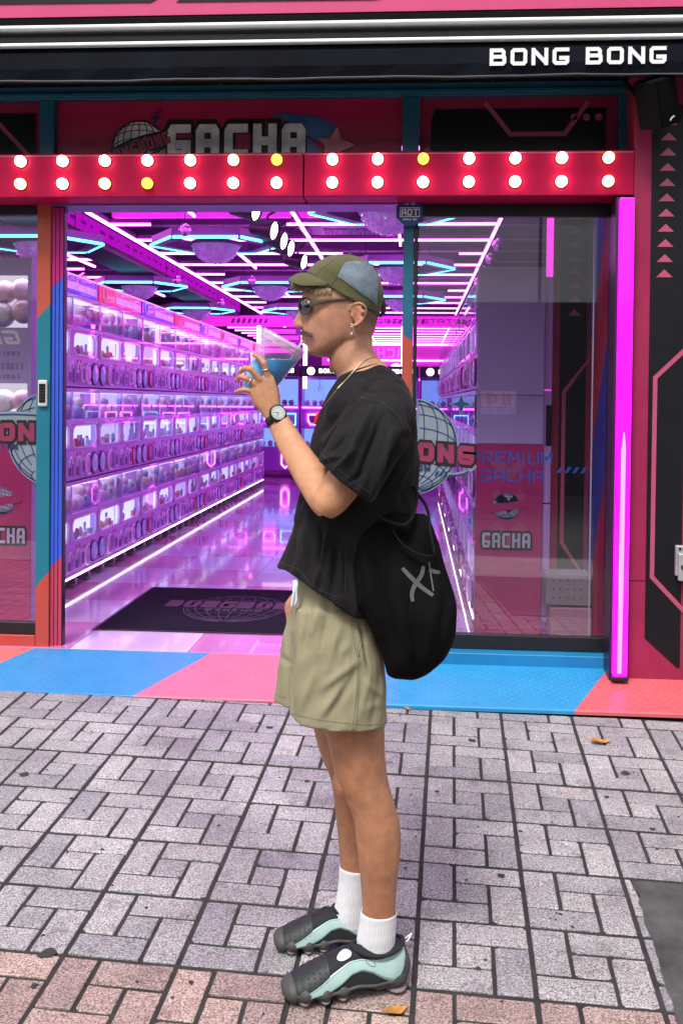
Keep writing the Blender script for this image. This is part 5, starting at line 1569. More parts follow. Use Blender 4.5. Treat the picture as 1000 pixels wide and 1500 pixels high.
# near arm
limb(B, [((387.8, 613), (411.8, 596), -2.600, .0195), ((392.5, 624), (417.5, 602), -2.608, .0215), ((402, 646), (431, 623), -2.630, .0265), ((414.5, 671), (448, 648), -2.662, .0325), ((428, 698), (467, 673), -2.698, .0375), ((442, 723), (486, 696), -2.735, .041), ((456, 745), (502, 714), -2.764, .042), ((468, 757), (512, 730), -2.775, .040)])
limb(B, [((457, 742), (486, 760.0), -2.778, .030), ((458, 728), (499, 752.5), -2.778, .040), ((468, 711), (510, 742), -2.775, .045), ((479, 692), (525, 724), -2.77, .048), ((500, 660), (553, 690), -2.755, .052), ((525, 622), (583, 646), -2.725, .056), ((542, 592), (600, 606), -2.69, .056), ((548, 575), (594, 575), -2.63, .04)])
# hand
limb(B, [((387.8, 613), (411.8, 596), -2.600, .0185), ((381, 604), (410.5, 586), -2.601, .0160), ((371.5, 591), (408, 573), -2.602, .0145), ((365.8, 580), (404.5, 561), -2.602, .0135), ((365.5, 573), (399.5, 549.5), -2.602, .0120), ((369, 566.5), (393.5, 547.5), -2.602, .0085)], 32, 2.3)
FING = {
    'index': [(393.5, 556, -2.602, .0095), (391.0, 548, -2.606, .0090), (386.6, 531.5, -2.611, .0084), (380.2, 524.2, -2.604, .0077), (371.6, 519.6, -2.590, .0064)],
    'middle': [(385, 562, -2.603, .0095), (380.5, 555.5, -2.609, .0090), (366.5, 540.2, -2.616, .0085), (357.5, 540.0, -2.604, .0077), (351.6, 545.8, -2.584, .0066)],
    'ring': [(377.5, 568, -2.603, .0090), (372.0, 562.0, -2.608, .0086), (360.5, 554.4, -2.614, .0080), (352.0, 551.8, -2.604, .0073), (346.8, 557.2, -2.584, .0064)],
    'little': [(372.5, 578, -2.601, .0080), (366.5, 572.5, -2.604, .0076), (357.5, 570.8, -2.609, .0068), (351.5, 571.6, -2.602, .0061), (345.2, 574.6, -2.590, .0053)],
    'thumb': [(402, 594, -2.588, .0125), (404.5, 581, -2.566, .0110), (403, 570, -2.535, .0098), (398, 561, -2.508, .0090), (391, 554, -2.494, .0080)],
}
for P in FING.values(): chain(B, P)
# far arm hanging, its hand at the front pocket
limb(B, [((552, 580), (594, 585), -2.38, .04), ((530, 600), (585, 612), -2.32, .05), ((500, 690), (548, 700), -2.29, .045), ((470, 790), (512, 800), -2.31, .038), ((446, 846), (476, 858), -2.335, .028), ((424, 874), (452, 886), -2.35, .020), ((416.5, 888), (444, 900), -2.355, .016), ((420, 908), (440, 922), -2.36, .014)])
for k, (u, v) in enumerate(((426, 932), (430, 938), (434, 940), (438, 934))): chain(B, [(u - 2, 914, -2.36 + .004 * k, .0085), (u, v - 10, -2.36, .008), (u + 1, v, -2.36, .0066)])
chain(B, [(424, 900, -2.35, .010), (424, 912, -2.372, .009), (427, 922, -2.38, .0075)])
# legs
YN, YF = -2.598, -2.432
LEGN = [((438, 910), (552, 915), YN, .085), ((446, 970), (558, 975), YN, .085), ((463, 1030), (562.5, 1035), YN, .079), ((477.5, 1076), (563, 1078), YN, .071), ((484.5, 1108), (564.2, 1112), YN, .066), ((491.5, 1136), (568, 1142), YN, .061), ((501, 1160), (573, 1162), YN, .058), ((512, 1181), (579.5, 1184), YN, .0555), ((518.0, 1203), (585, 1206), YN, .0545), ((521.5, 1230), (587.2, 1233), YN, .0535), ((525.5, 1262), (584.8, 1264), YN, .0495), ((528.6, 1295), (581.0, 1298), YN + .006, .043), ((530.6, 1328), (578.6, 1331), YN + .012, .0375), ((531.5, 1360), (577.5, 1364), YN + .015, .035), ((526, 1390), (577, 1396), YN + .015, .034), ((515, 1420), (580, 1424), YN + .012, .034)]
limb(B, LEGN)
LEGF = [((440, 915), (545, 925), YF, .085), ((447, 980), (548, 985), YF, .082), ((455, 1040), (545, 1045), YF, .076), ((461.5, 1076), (543, 1080), YF, .069), ((472, 1110), (547, 1114), YF, .062), ((483.5, 1138), (551, 1142), YF, .058), ((488.8, 1170), (554, 1173), YF, .054), ((492, 1199), (555, 1202), YF, .053), ((495.5, 1235), (551, 1238), YF, .049), ((498.4, 1267), (544, 1270), YF, .043), ((499.2, 1300), (540, 1302), YF, .037), ((497.5, 1335), (537, 1338), YF, .034), ((488, 1360), (540, 1364), YF, .034)]
limb(B, LEGF)
c = at(496, 1145, YN); B.ball((c.x + .02, c.y, c.z), (.035, .040, .045), 16, 12)                    # near kneecap
body = remesh(B, .0032, 3, 'body')

P = coords(body); U_, V_ = sights(P); N_ = normals(body)
col = np.ones((len(P), 4)); col[:, :3] = (.50, .25, .152)


def paint(mask, rgb, k=1.0):
    m = np.clip(mask, 0, 1)[:, None] * k; col[:, :3] = col[:, :3] * (1 - m) + np.array(rgb) * m


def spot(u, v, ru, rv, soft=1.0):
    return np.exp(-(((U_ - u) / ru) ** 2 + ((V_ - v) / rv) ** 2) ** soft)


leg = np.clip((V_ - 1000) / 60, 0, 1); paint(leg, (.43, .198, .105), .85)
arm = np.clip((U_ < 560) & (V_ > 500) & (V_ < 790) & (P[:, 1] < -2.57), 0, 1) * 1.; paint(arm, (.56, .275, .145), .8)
headm = (V_ < 545).astype(float)
paint(headm * np.clip((V_ < 440), 0, 1), (.50, .265, .17), .5)
paint(spot(437, 475, 9, 8), (.52, .19, .12), .6); paint(spot(472, 475, 18, 14), (.52, .215, .135), .45)
paint(spot(524, 460, 14, 20), (.56, .215, .14), .5)
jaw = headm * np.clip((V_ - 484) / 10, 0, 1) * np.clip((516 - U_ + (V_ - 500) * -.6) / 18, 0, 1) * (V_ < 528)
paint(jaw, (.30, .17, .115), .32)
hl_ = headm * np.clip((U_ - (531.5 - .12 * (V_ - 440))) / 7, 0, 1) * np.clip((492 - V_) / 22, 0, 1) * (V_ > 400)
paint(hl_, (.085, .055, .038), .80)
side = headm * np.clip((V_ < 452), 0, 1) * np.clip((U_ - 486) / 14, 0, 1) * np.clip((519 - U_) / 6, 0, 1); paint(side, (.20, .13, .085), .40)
paint(spot(446.5, 494.2, 6, 2.4) + spot(448.5, 501.2, 6, 3.4), (.45, .16, .125), .7)
paint(spot(449, 497.8, 9, 1.1), (.16, .06, .05), .8)
paint(spot(440.5, 481.4, 3.2, 1.5), (.06, .02, .016), .85)
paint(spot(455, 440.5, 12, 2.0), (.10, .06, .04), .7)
paint(spot(520, 461, 4.2, 6.5), (.20, .075, .05), .6)
for u, v in ((380, 524), (357, 540), (352, 552), (366, 540), (386, 532), (361, 555), (381, 556), (373, 563), (391, 549), (367, 573), (358, 571)): paint(spot(u, v, 4.5, 4.5) * (P[:, 1] < -2.57), (.58, .235, .14), .45)
paint(spot(505, 1172, 16, 22), (.46, .17, .08), .5)
rsk = np.random.RandomState(4)
sk = np.zeros(len(P))
for k in range(16):
    f = rsk.normal(size=3) * rsk.uniform(20, 120); sk += np.sin(P @ f + rsk.uniform(0, 6.28))
col[:, :3] *= (1 + .018 * sk)[:, None]
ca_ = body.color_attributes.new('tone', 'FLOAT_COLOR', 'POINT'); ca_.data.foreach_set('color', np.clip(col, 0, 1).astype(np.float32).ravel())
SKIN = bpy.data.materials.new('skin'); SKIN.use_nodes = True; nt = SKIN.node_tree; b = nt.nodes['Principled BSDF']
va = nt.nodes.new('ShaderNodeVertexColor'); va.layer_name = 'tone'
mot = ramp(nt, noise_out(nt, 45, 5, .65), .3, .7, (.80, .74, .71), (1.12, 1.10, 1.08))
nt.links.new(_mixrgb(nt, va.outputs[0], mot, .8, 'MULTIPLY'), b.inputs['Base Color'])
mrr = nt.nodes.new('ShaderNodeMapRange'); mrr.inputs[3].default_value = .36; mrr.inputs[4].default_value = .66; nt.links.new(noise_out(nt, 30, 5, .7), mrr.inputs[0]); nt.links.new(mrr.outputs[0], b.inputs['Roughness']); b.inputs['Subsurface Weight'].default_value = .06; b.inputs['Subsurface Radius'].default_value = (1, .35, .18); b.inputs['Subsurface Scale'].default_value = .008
bump(nt, b, noise_out(nt, 380, 5, .75), .5, .0014)
# tendons and knuckles on the back of the hand, shin and knee relief
folds(body, [(390, 551, 398, 590, 2.2, .0011), (381, 557, 394, 594, 2.2, .0011), (373, 564, 390, 598, 2.0, .0009), (386, 557, 395, 585, 2.0, -.0007), (377, 563, 389, 590, 1.8, -.0006),
             (495, 1128, 500, 1168, 7, .0022), (507, 1176, 512, 1190, 6, .0018), (532, 1150, 520, 1180, 9, -.0022), (545, 1195, 556, 1290, 9, .0022), (568, 1195, 574, 1270, 6, -.0016), (535, 1090, 520, 1150, 9, .0018), (515, 1085, 505, 1140, 6, -.0012), (437, 654, 470, 700, 6, .0012), (520, 1225, 531, 1325, 5, .0009),
             (448, 508, 456, 509, 2.2, -.0012), (444, 483, 455, 492, 2.6, -.0009), (516, 455, 519, 470, 2.0, -.0016), (530, 485, 497, 548, 6, .0016)])
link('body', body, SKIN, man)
BB = BVHTree.FromPolygons([v.co + base_of(man) for v in body.vertices], [tuple(p.vertices) for p in body.polygons])
def wrinkles(mat, scale, strength, dist, stretch=(1, 1, .45)):
    """soft creases on top of the weave"""
    nt = mat.node_tree; b = nt.nodes['Principled BSDF']; old = [n for n in nt.nodes if n.type == 'BUMP'][0]
    n2 = nt.nodes.new('ShaderNodeBump'); n2.inputs['Strength'].default_value = strength; n2.inputs['Distance'].default_value = dist
    tc = nt.nodes.new('ShaderNodeTexCoord'); mp = nt.nodes.new('ShaderNodeMapping'); mp.inputs['Scale'].default_value = stretch; mp.inputs['Rotation'].default_value = (0, .5, 0)
    ns = nt.nodes.new('ShaderNodeTexNoise'); ns.inputs['Scale'].default_value = scale; ns.inputs['Detail'].default_value = 2.5; ns.inputs['Roughness'].default_value = .45; ns.inputs['Distortion'].default_value = .8
    nt.links.new(tc.outputs['Object'], mp.inputs[0]); nt.links.new(mp.outputs[0], ns.inputs['Vector']); nt.links.new(ns.outputs[0], n2.inputs['Height']); nt.links.new(n2.outputs[0], old.inputs['Normal'])


NAIL = M('nail', (.62, .34, .26), .28, var=.05)

# ------------------------------------------------------------------ T-shirt
SHIRT = M('black_cotton', (.0150, .0140, .0155), .92, var=.25, vscale=7, bmp=.35, bscale=900, bdist=.0006, sheen=.03, spec=.10)
wrinkles(SHIRT, 9, .8, .03)
S = MB()
HEM = [(404, 832), (436, 841.5), (454, 866), (478, 878), (495.5, 886.5), (499, 886), (501, 868), (508, 868), (510, 893), (514, 905), (543, 906), (577, 908)]


def hem_v(u):
    for (a, va_), (b_, vb) in zip(HEM, HEM[1:]):
        if u <= b_: return va_ + (vb - va_) * max(0, (u - a) / (b_ - a))
    return HEM[-1][1]


TOR = [((496, 553), (560, 532), YC, .067), ((490, 563), (575, 541), YC, .098), ((484, 574), (590, 556), YC, .150), ((476, 590), (600, 575), YC, .185), ((468, 608), (606.5, 596), YC, .198), ((458.5, 636), (611, 634), YC, .205), ((452, 666), (613, 675), YC, .205), ((446, 705), (613, 715), YC, .205), ((437.5, 745), (608, 755), YC, .206), ((428, 778), (598, 800), YC, .208), ((417, 806), (587, 855), YC, .212)]
T_ = np.array([[*s[0], *s[1], s[2], s[3]] for s in TOR], float); RR = []
n = 110
for i in range(len(T_) - 1):
    for q in range(3):
        t = q / 3; v = T_[i] * (1 - t) + T_[i + 1] * t; RR.append(pair((v[0], v[1]), (v[2], v[3]), v[4], v[5], n, 2.15))
RR.append(pair(TOR[-1][0], TOR[-1][1], YC, .212, n, 2.15))
last = []
for k in range(n):
    t = 2 * math.pi * k / n; cx, sx = math.cos(t), math.sin(t); fx = abs(cx) ** (2 / 2.15) * (1 if cx >= 0 else -1)
    u = 404 + (577 - 404) * (fx + 1) / 2; dy = .214 * abs(sx) ** (2 / 2.15) * (1 if sx >= 0 else -1)
    vv = hem_v(u); p = at(u, vv, YC); near = at(u, vv, YC + dy) if dy < 0 else p + Vector((0, dy, 0)); last.append(near)
RR.append([a.lerp(b_, .5) for a, b_ in zip(RR[-1], last)]); RR.append(last)
S.loft(RR)
# sleeves
limb(S, [((465, 671), (546.5, 737), -2.775, .082), ((479, 650), (562, 712), -2.772, .082), ((494, 628), (580, 680), -2.760, .082), ((512, 602), (598, 648), -2.738, .082), ((528, 582), (606, 616), -2.70, .080), ((540, 566), (604, 588), -2.655, .070), ((545, 556), (594, 566), -2.60, .05)], 48, 2.2)
limb(S, [((500, 700), (560, 715), -2.285, .07), ((512, 640), (590, 650), -2.30, .075), ((530, 590), (604, 612), -2.33, .07), ((545, 562), (596, 575), -2.40, .05)], 40, 2.2)
shirt = remesh(S, .0042, 4, 'shirt')
folds(shirt, [(531, 583, 502, 622, 3.2, .0035), (531, 583, 560, 590, 2.5, .002), (559, 592, 583, 612, 2.6, .0026), (583, 612, 600, 640, 3, .003), (596, 600, 612, 660, 4, -.004),
              (545, 600, 500, 690, 7, .006), (560, 612, 522, 712, 7, -.006), (575, 630, 540, 730, 6, .006), (505, 640, 482, 662, 4, -.004), (520, 660, 488, 690, 5, .004), (500, 668, 470, 676, 4, .004), (535, 690, 510, 708, 4, -.003),
              (590, 640, 556, 728, 8, -.009), (603, 650, 575, 735, 6, .006), (606, 690, 585, 742, 6, -.005), (497, 575, 478, 610, 5, .004), (505, 590, 470, 640, 6, -.004), (515, 598, 476, 650, 5, .003), (530, 560, 555, 553, 4, .003), (520, 565, 548, 575, 5, -.003),
              (455, 745, 448, 830, 6, .007), (468, 770, 468, 862, 5, -.007), (482, 775, 462, 858, 5, .006), (492, 790, 486, 875, 6, -.006), (500, 800, 500, 862, 4, .004), (436, 770, 424, 832, 5, -.005), (446, 700, 430, 800, 6, .004), (512, 830, 522, 900, 6, .005), (528, 820, 536, 900, 5, -.004), (466, 680, 456, 735, 5, -.005), (474, 690, 440, 760, 6, .004)], rough=.0022, seed=3, gain=2.8, sharp=.75)
so = link('shirt', shirt, SHIRT, man)
SB = BVHTree.FromPolygons([v.co + base_of(man) for v in shirt.vertices], [tuple(p.vertices) for p in shirt.polygons])


def cast(bvh, u, v, off=.0008):
    d = Vector(_ray(u, v)).normalized(); h = bvh.ray_cast(Vector(CAM), d)
    if h[0] is None: return None
    return h[0] - d * off


def drape_line(name, bvh, pts, r, mat, off=.0, step=4):
    """a seam or cord that lies on a surface"""
    out = []
    for (a, b_) in zip(pts, pts[1:]):
        L = math.hypot(b_[0] - a[0], b_[1] - a[1]); k = max(1, int(L / step))
        for q in range(k): out.append((a[0] + (b_[0] - a[0]) * q / k, a[1] + (b_[1] - a[1]) * q / k))
    out.append(pts[-1]); P = [cast(bvh, u, v, off) for u, v in out]; P = [p for p in P if p is not None]
    m = MB(); m.tube(P, r, 6); return m.obj(name, mat, man, smooth=True)


RIB = M('collar_rib', (.020, .019, .021), .9, var=.15, bmp=.4, bscale=300, sheen=.1)
ring_ = pair((496.5, 553.5), (559.5, 532.5), YC, .066, 40); m = MB(); m.tube(ring_, .0048, 10, closed=True)
m.v = [(x, y, z) for x, y, z in m.v]; m.obj('collar', RIB, man, smooth=True)
drape_line('shoulder_seam', SB, [(530, 583), (560, 590), (585, 613), (597, 640)], .0012, RIB)
drape_line('sleeve_stitch', SB, [(469, 663), (500, 692), (530, 714), (551, 730)], .0008, RIB)
drape_line('hem_stitch', SB, [(410, 824), (437, 833), (456, 857), (480, 869), (496, 876)], .0008, RIB)
drape_line('slit_seam', SB, [(506, 800), (506.5, 830), (505, 866)], .001, RIB)

# ------------------------------------------------------------------ shorts
SHORT = M('khaki_twill', (.29, .265, .165), .85, var=.10, vscale=5, bmp=.35, bscale=700, bdist=.0006, sheen=.05, spec=.25)
wrinkles(SHORT, 11, .7, .022)
S = MB()
limb(S, [((440, 840), (556, 845), YC, .165), ((434, 870), (556, 880), YC, .178), ((429, 905), (556, 915), YC, .182), ((426, 945), (560, 955), YC, .180), ((426, 975), (560, 985), YC, .165)], 56, 2.3)
limb(S, [((431, 885), (549, 888), YN - .012, .085), ((429, 915), (555, 930), YN - .015, .093), ((427, 960), (563, 970), YN - .018, .099), ((425.5, 1005), (567, 1015), YN - .018, .104), ((424.2, 1044), (565.5, 1058.5), YN - .018, .107)], 56, 2.3)
limb(S, [((430, 880), (540, 890), YF, .085), ((416, 925), (545, 930), YF, .09), ((409, 965), (545, 970), YF, .095), ((405, 995), (545, 1005), YF, .10), ((401.8, 1021), (547, 1036), YF, .102)], 56, 2.3)
shorts = remesh(S, .0045, 3, 'shorts')
folds(shorts, [(427, 930, 427, 1055, 4, -.006), (440, 900, 436, 1040, 7, .004), (470, 880, 452, 940, 7, .005), (482, 885, 470, 950, 6, -.005), (500, 905, 480, 980, 8, .004), (520, 915, 536, 985, 4, .004), (528, 912, 538, 970, 3, -.005), (524, 968, 470, 1010, 8, .005), (522, 985, 480, 1050, 8, -.005), (505, 1000, 470, 1050, 8, .005), (545, 975, 526, 1050, 7, .004), (556, 990, 545, 1065, 7, -.004), (455, 880, 444, 960, 5, -.004), (418, 940, 412, 1020, 6, .004), (523, 985, 520, 1068, 3, .003), (512, 940, 500, 960, 8, .004), (460, 985, 440, 1045, 7, .004), (412, 960, 424, 975, 5, -.004), (535, 1000, 560, 1020, 6, .003), (534, 1040, 560, 1030, 7, .002)], rough=.0024, seed=8, gain=1.5, sharp=.8)
link('shorts', shorts, SHORT, man)
HB = BVHTree.FromPolygons([v.co + base_of(man) for v in shorts.vertices], [tuple(p.vertices) for p in shorts.polygons])
STI = M('khaki_stitch', (.20, .18, .105), .9, var=.1)
drape_line('side_seam', HB, [(514, 908), (519, 945), (524, 965), (523, 1000), (520, 1040), (516, 1070)], .0011, STI)
drape_line('side_seam', HB, [(517.5, 908), (522.5, 945), (527.5, 965), (526.5, 1000), (523.5, 1040), (519.5, 1070)], .0007, STI)
drape_line('pocket_edge', HB, [(541, 912), (533, 930), (526, 955), (525, 962)], .0014, STI)
drape_line('pocket_edge', HB, [(537, 910), (530, 928), (523, 952)], .0008, STI)
drape_line('hem_stitch', HB, [(426, 1046), (460, 1053), (500, 1059), (540, 1062), (565, 1060)], .0009, STI)
drape_line('hem_stitch', HB, [(403, 1018), (414, 1021), (424.5, 1023)], .0009, STI)
CORD = M('white_cord', (.72, .76, .80), .8, var=.1)
for P in ([(436, 846), (431, 866), (427.5, 884), (428.5, 893)], [(437, 846), (434, 862), (434.5, 880), (431, 890)]):
    m = MB(); m.tube([at(u, v, -2.66) for u, v in P], .0032, 8); m.obj('drawstring', CORD, man, smooth=True)
m = MB(); m.prism([(0, 0), (.012, .004), (.014, -.055), (.003, -.060)], at(428, 850, -2.655), (1, 0, 0), (0, 0, 1), (0, -.003, 0)); m.obj('drawstring', CORD, man)

# ------------------------------------------------------------------ cap
OLIVE = M('olive_canvas', (.105, .098, .048), .85, var=.14, vscale=14, bmp=.3, bscale=700, bdist=.0006, sheen=.08, spec=.2)
PATCH = M('blue_grey_patch', (.165, .205, .245), .9, var=.38, vscale=26, bmp=.35, bscale=500, spec=.2)
C = MB()
CAPS = [((452, 405.5), (554.5, 464.0), .0835), ((449.5, 399), (557, 456), .0850), ((453, 393.5), (560.6, 444), .0862), ((459, 388), (562, 430), .0850), ((466, 383.5), (560, 417), .0805), ((474, 379.5), (555.5, 404), .0725), ((483, 376), (549, 393.5), .060), ((492, 373.8), (541, 385.0), .044), ((501, 372.6), (531, 378.5), .025), ((509, 372.6), (520, 374.4), .008)]
limb(C, [(a, b_, YC, hd) for a, b_, hd in CAPS], 80, 2.2)
me = C.mesh('cap_crown', None, smooth=True)
folds(me, [(452, 398, 486, 420, 2.2, .0016), (486, 420, 553, 462, 2.5, .0012), (505, 430, 540, 445, 3, .002), (515, 445, 550, 458, 2.5, -.0018), (470, 385, 500, 405, 5, .0015), (480, 395, 495, 415, 4, -.0012), (520, 437, 545, 458, 2, .0015)], rough=.0009, seed=5)
cap = link('cap_crown', me, OLIVE, man)
CB = BVHTree.FromPolygons([v.co + base_of(man) for v in me.vertices], [tuple(p.vertices) for p in me.polygons])


def drape_patch(name, bvh, top, bottom, nu, nv, off, mat, parent=man, thick=.0):
    """a cloth patch laid on a surface between two seen edges"""
    def along(L, t):
        x = t * (len(L) - 1); i = min(int(x), len(L) - 2); f = x - i
        return L[i][0] * (1 - f) + L[i + 1][0] * f, L[i][1] * (1 - f) + L[i + 1][1] * f
    vs = []
    for j in range(nv + 1):
        for i in range(nu + 1):
            a, b_ = along(top, i / nu), along(bottom, i / nu); t = j / nv
            e = off if 0 < i < nu and 0 < j < nv else off * .2
            p = cast(bvh, a[0] + (b_[0] - a[0]) * t, a[1] + (b_[1] - a[1]) * t, e)
            if p is None: p = vs[-1] if vs else Vector((0, 0, 0))
            vs.append(p)
    fs = [(j * (nu + 1) + i, j * (nu + 1) + i + 1, (j + 1) * (nu + 1) + i + 1, (j + 1) * (nu + 1) + i) for j in range(nv) for i in range(nu)]
    m = MB(); m.add(vs, fs); return m.obj(name, mat, parent, smooth=True)


drape_patch('cap_patch', CB, [(505, 384), (522, 382), (537, 382.8), (546, 390.5), (554.5, 404)], [(494, 405.5), (508, 415), (522, 425), (537, 436), (552, 447.5)], 28, 18, .0022, PATCH, cap)
STW = M('patch_stitch', (.24, .28, .31), .9, var=.1)
for L in ([(496.5, 405.5), (508, 413.4), (522, 423.3), (537, 434), (550, 444)], [(506.5, 386.5), (496.5, 405)]):
    drape_line('patch_stitch', CB, L, .0006, STW, off=.0026)
SEAMO = M('olive_seam', (.045, .042, .022), .9)
drape_line('band_seam', CB, [(453, 400), (470, 409), (486, 421.0), (505, 432), (530, 446.5), (553, 458)], .0010, SEAMO)
drape_line('panel_seam', CB, [(496, 405), (490, 412), (484, 420)], .0008, SEAMO)
drape_line('panel_seam', CB, [(506, 385), (508, 380), (510, 375)], .0008, SEAMO)
drape_line('panel_seam', CB, [(462, 403.5), (474, 392), (490, 380)], .0007, SEAMO)
m = MB(); m.ball(tuple(at(513, 372.4, YC)), (.006, .006, .003), 10, 6); m.obj('cap_button', OLIVE, man, smooth=True)
m = MB(); m.tube([at(559, 440, YC), at(562.5, 446, YC), at(561.5, 457, YC), at(556, 464, YC)], [.004, .006, .006, .004], 8); m.obj('cap_strap', M('cap_strap_dark', (.03, .03, .022), .8), man, smooth=True)
# brim
vs = []; fs = []; NU, NV = 36, 8
for j in range(2):
    for i in range(NU + 1):
        ph = R(-88 + 176 * i / NU)
        fx, fy = math.cos(ph), math.sin(ph)
        # root follows the crown's lower front edge, the tip sweeps forward and down
        ur = 488 - (488 - 450.0) * fx; vr = 422.0 - (422.0 - 400.5) * fx
        root = at(ur, vr, YC) + Vector((0, .0815 * fy, 0))
        k = max(0, fx) ** .62
        ut = 488 - (488 - 421.2) * k; vt = 422.4 - 0.2 * k - 11.5 * max(0, (k - .55) / .45) ** 1.6
        tip = at(ut, vt, YC) + Vector((0, .082 * fy * (1 + .02 * fx), 0))
        for q in range(NV + 1):
            t = q / NV; p = root.lerp(tip, t); p.z += .0055 * math.sin(math.pi * t) * max(0, fx) + .002 * math.sin(math.pi * t) - (.0022 if j else 0)
            vs.append(p)
nn = (NU + 1) * (NV + 1)
for i in range(NU):
    for q in range(NV):
        a = i * (NV + 1) + q; fs.append((a, a + 1, a + NV + 2, a + NV + 1)); fs.append((nn + a, nn + a + NV + 1, nn + a + NV + 2, nn + a + 1))
for i in range(NU):
    a = i * (NV + 1) + NV; fs.append((a, nn + a, nn + a + NV + 1, a + NV + 1))
m = MB(); m.add(vs, fs); bo_ = m.obj('cap_brim', OLIVE, man, smooth=False); smooth_by_angle(bo_, 50)

# ------------------------------------------------------------------ hair under the brim, moustache
HAIRB = M('blond_hair', (.36, .25, .15), .5, var=.3, vscale=60, spec=.4)
HAIRD = M('dark_brown_hair', (.065, .036, .020), .55, var=.3, vscale=60)
hr = random.Random(9); m = MB()
for k in range(420):
    t = hr.random(); far = hr.random() < .3
    u0 = 436 + 50 * t; v0 = 417.5 + 4.5 * t + hr.uniform(-1, 2)
    p = None if far else cast(BB, max(u0, 444), v0 + 3, .001)
    a = p if p is not None else at(max(u0, 440), v0, YC) + Vector((0, hr.uniform(-.05, .055), 0))
    L = hr.uniform(.008, .024) * (1.1 - .35 * t)
    d = Vector((-.55 - .4 * hr.random() * (1 - t) + (.5 * hr.random() if t > .3 else 0), hr.uniform(-.25, .1), -1)).normalized()
    a = a + Vector((-.010 * max(0, 1 - t * 3), 0, .004))
    mid = a + d * L * .5 + Vector((-.004 * hr.random(), -.003, .001)); e = a + d * L + Vector((hr.uniform(-.003, .005), -.002, 0))
    m.tube([a, mid, e], [.0011, .0010, .0002], 4, cap=False)
m.obj('hair', HAIRB, man, smooth=True)
m = MB()
for k in range(200):
    t = hr.random() ** 1.15; far = hr.random() < .25
    u0 = 439.8 + 18 * t ** 1.15; v0 = 484.8 + 5.6 * t ** 1.3 + hr.gauss(0, 1) * 1.5 * math.sin(math.pi * (.22 + .70 * t))
    p = cast(BB, u0 + (1.5 if t < .1 else 0), v0, .0008)
    if far or p is None: p = at(441.5 + 4 * hr.random(), v0, YC) + Vector((0, hr.uniform(-.012, .026), 0))
    e = p + Vector((-.0030 + .0040 * t, -.0022 - .002 * t, -.0052 - .002 * hr.random()))
    mid = p.lerp(e, .5) + Vector((-.0015, -.0016, .0004))
    m.tube([p, mid, e], [.0007, .0007, .0002], 4, cap=False)
m.obj('moustache', HAIRD, man, smooth=True)

# ------------------------------------------------------------------ sunglasses, earring, chain, watch, rings
FRAME = M('olive_grey_frame', (.085, .070, .045), .62, var=.08, spec=.2)
LENS = M('dark_lens', (.008, .009, .014), .05, var=0, coat=1.0, spec=.9)
def lens_set(s):
    c = at(450.3, 450.5, YC) + Vector((0, s * .039, 0)); out = Vector((-.62, s * .78, .0)).normalized(); side = Vector((-out.y, out.x, 0)) * s; up = Vector((0, 0, 1))
    m = MB(); n = 28; rim = [c + side * (.0225 * math.cos(2 * math.pi * k / n)) + up * (.0208 * math.sin(2 * math.pi * k / n)) + out * .004 for k in range(n)]
    o2 = [c + (p - c) * .62 + out * .005 for p in rim]; o3 = [c + (p - c) * .25 + out * .0085 for p in rim]
    vs = rim + o2 + o3 + [c + out * .0125]; fs = [(i, (i + 1) % n, n + (i + 1) % n, n + i) for i in range(n)] + [(n + i, n + (i + 1) % n, 2 * n + (i + 1) % n, 2 * n + i) for i in range(n)] + [(2 * n + i, 2 * n + (i + 1) % n, 3 * n) for i in range(n)]
    bk = [p - out * .003 for p in rim]; vs += bk; fs += [tuple(3 * n + 1 + i for i in range(n))[::-1]] + [(i, 3 * n + 1 + i, 3 * n + 1 + (i + 1) % n, (i + 1) % n) for i in range(n)]
    m.add(vs, fs); m.obj('lens', LENS, gl_, smooth=True)
    m = MB(); m.tube(rim, .0021, 8, closed=True); m.obj('rim', FRAME, gl_, smooth=True)
    hinge = at(460, 448.0, YC) + Vector((0, s * .066, 0)); tem = at(482, 444.8, YC) + Vector((0, s * .0775, 0)); end = at(518, 441.6, YC) + Vector((0, s * .081, 0))
    st = c + side * (-.0195) + out * .003 + up * .002
    m = MB(); path = [st, hinge.lerp(st, .35), hinge, hinge.lerp(tem, .5), tem, tem.lerp(end, .5), end]; hh = [.0145, .0150, .0125, .0088, .0064, .0046, .0038]
    rings_ = []
    for p, h in zip(path, hh): rings_.append([p + Vector((0, s * .0018 * math.cos(2 * math.pi * k / 12), h * .72 * math.sin(2 * math.pi * k / 12))) for k in range(12)])
    m.loft(rings_); m.obj('temple_arm', FRAME, gl_, smooth=True)
gl_ = MB(); gl_.tube([at(441.0, 447, YC) + Vector((.001, .017 * t, -.002 * abs(t))) for t in (-1, -.5, 0, .5, 1)], .0026, 8)
gl_ = gl_.obj('sunglasses', FRAME, man, smooth=True)
for s in (-1, 1): lens_set(s)
SILV = M('silver', (.72, .70, .66), .22, 1., var=0)
ye = YC - .087
ec_ = at(515, 482.5, ye); m = MB(); m.tube([ec_ + Vector((.0045 * math.cos(R(a)), -.001, .0078 * math.sin(R(a)))) for a in range(0, 360, 24)], .0009, 6, closed=True); eo = m.obj('earring', SILV, man, smooth=True)
m = MB(); p = at(515, 489.0, ye); m.ball((p.x, p.y, p.z - .001), (.0026, .0026, .0038), 10, 8); m.obj('earring_drop', SILV, eo, smooth=True)
GOLD = M('pale_gold', (.62, .48, .30), .3, 1., var=0)
ch = [(553, 523), (546, 523.5), (537, 526), (527, 533), (517, 544.5), (507, 556), (497, 566), (487, 578.5), (478, 590), (470.5, 601)]
P = []
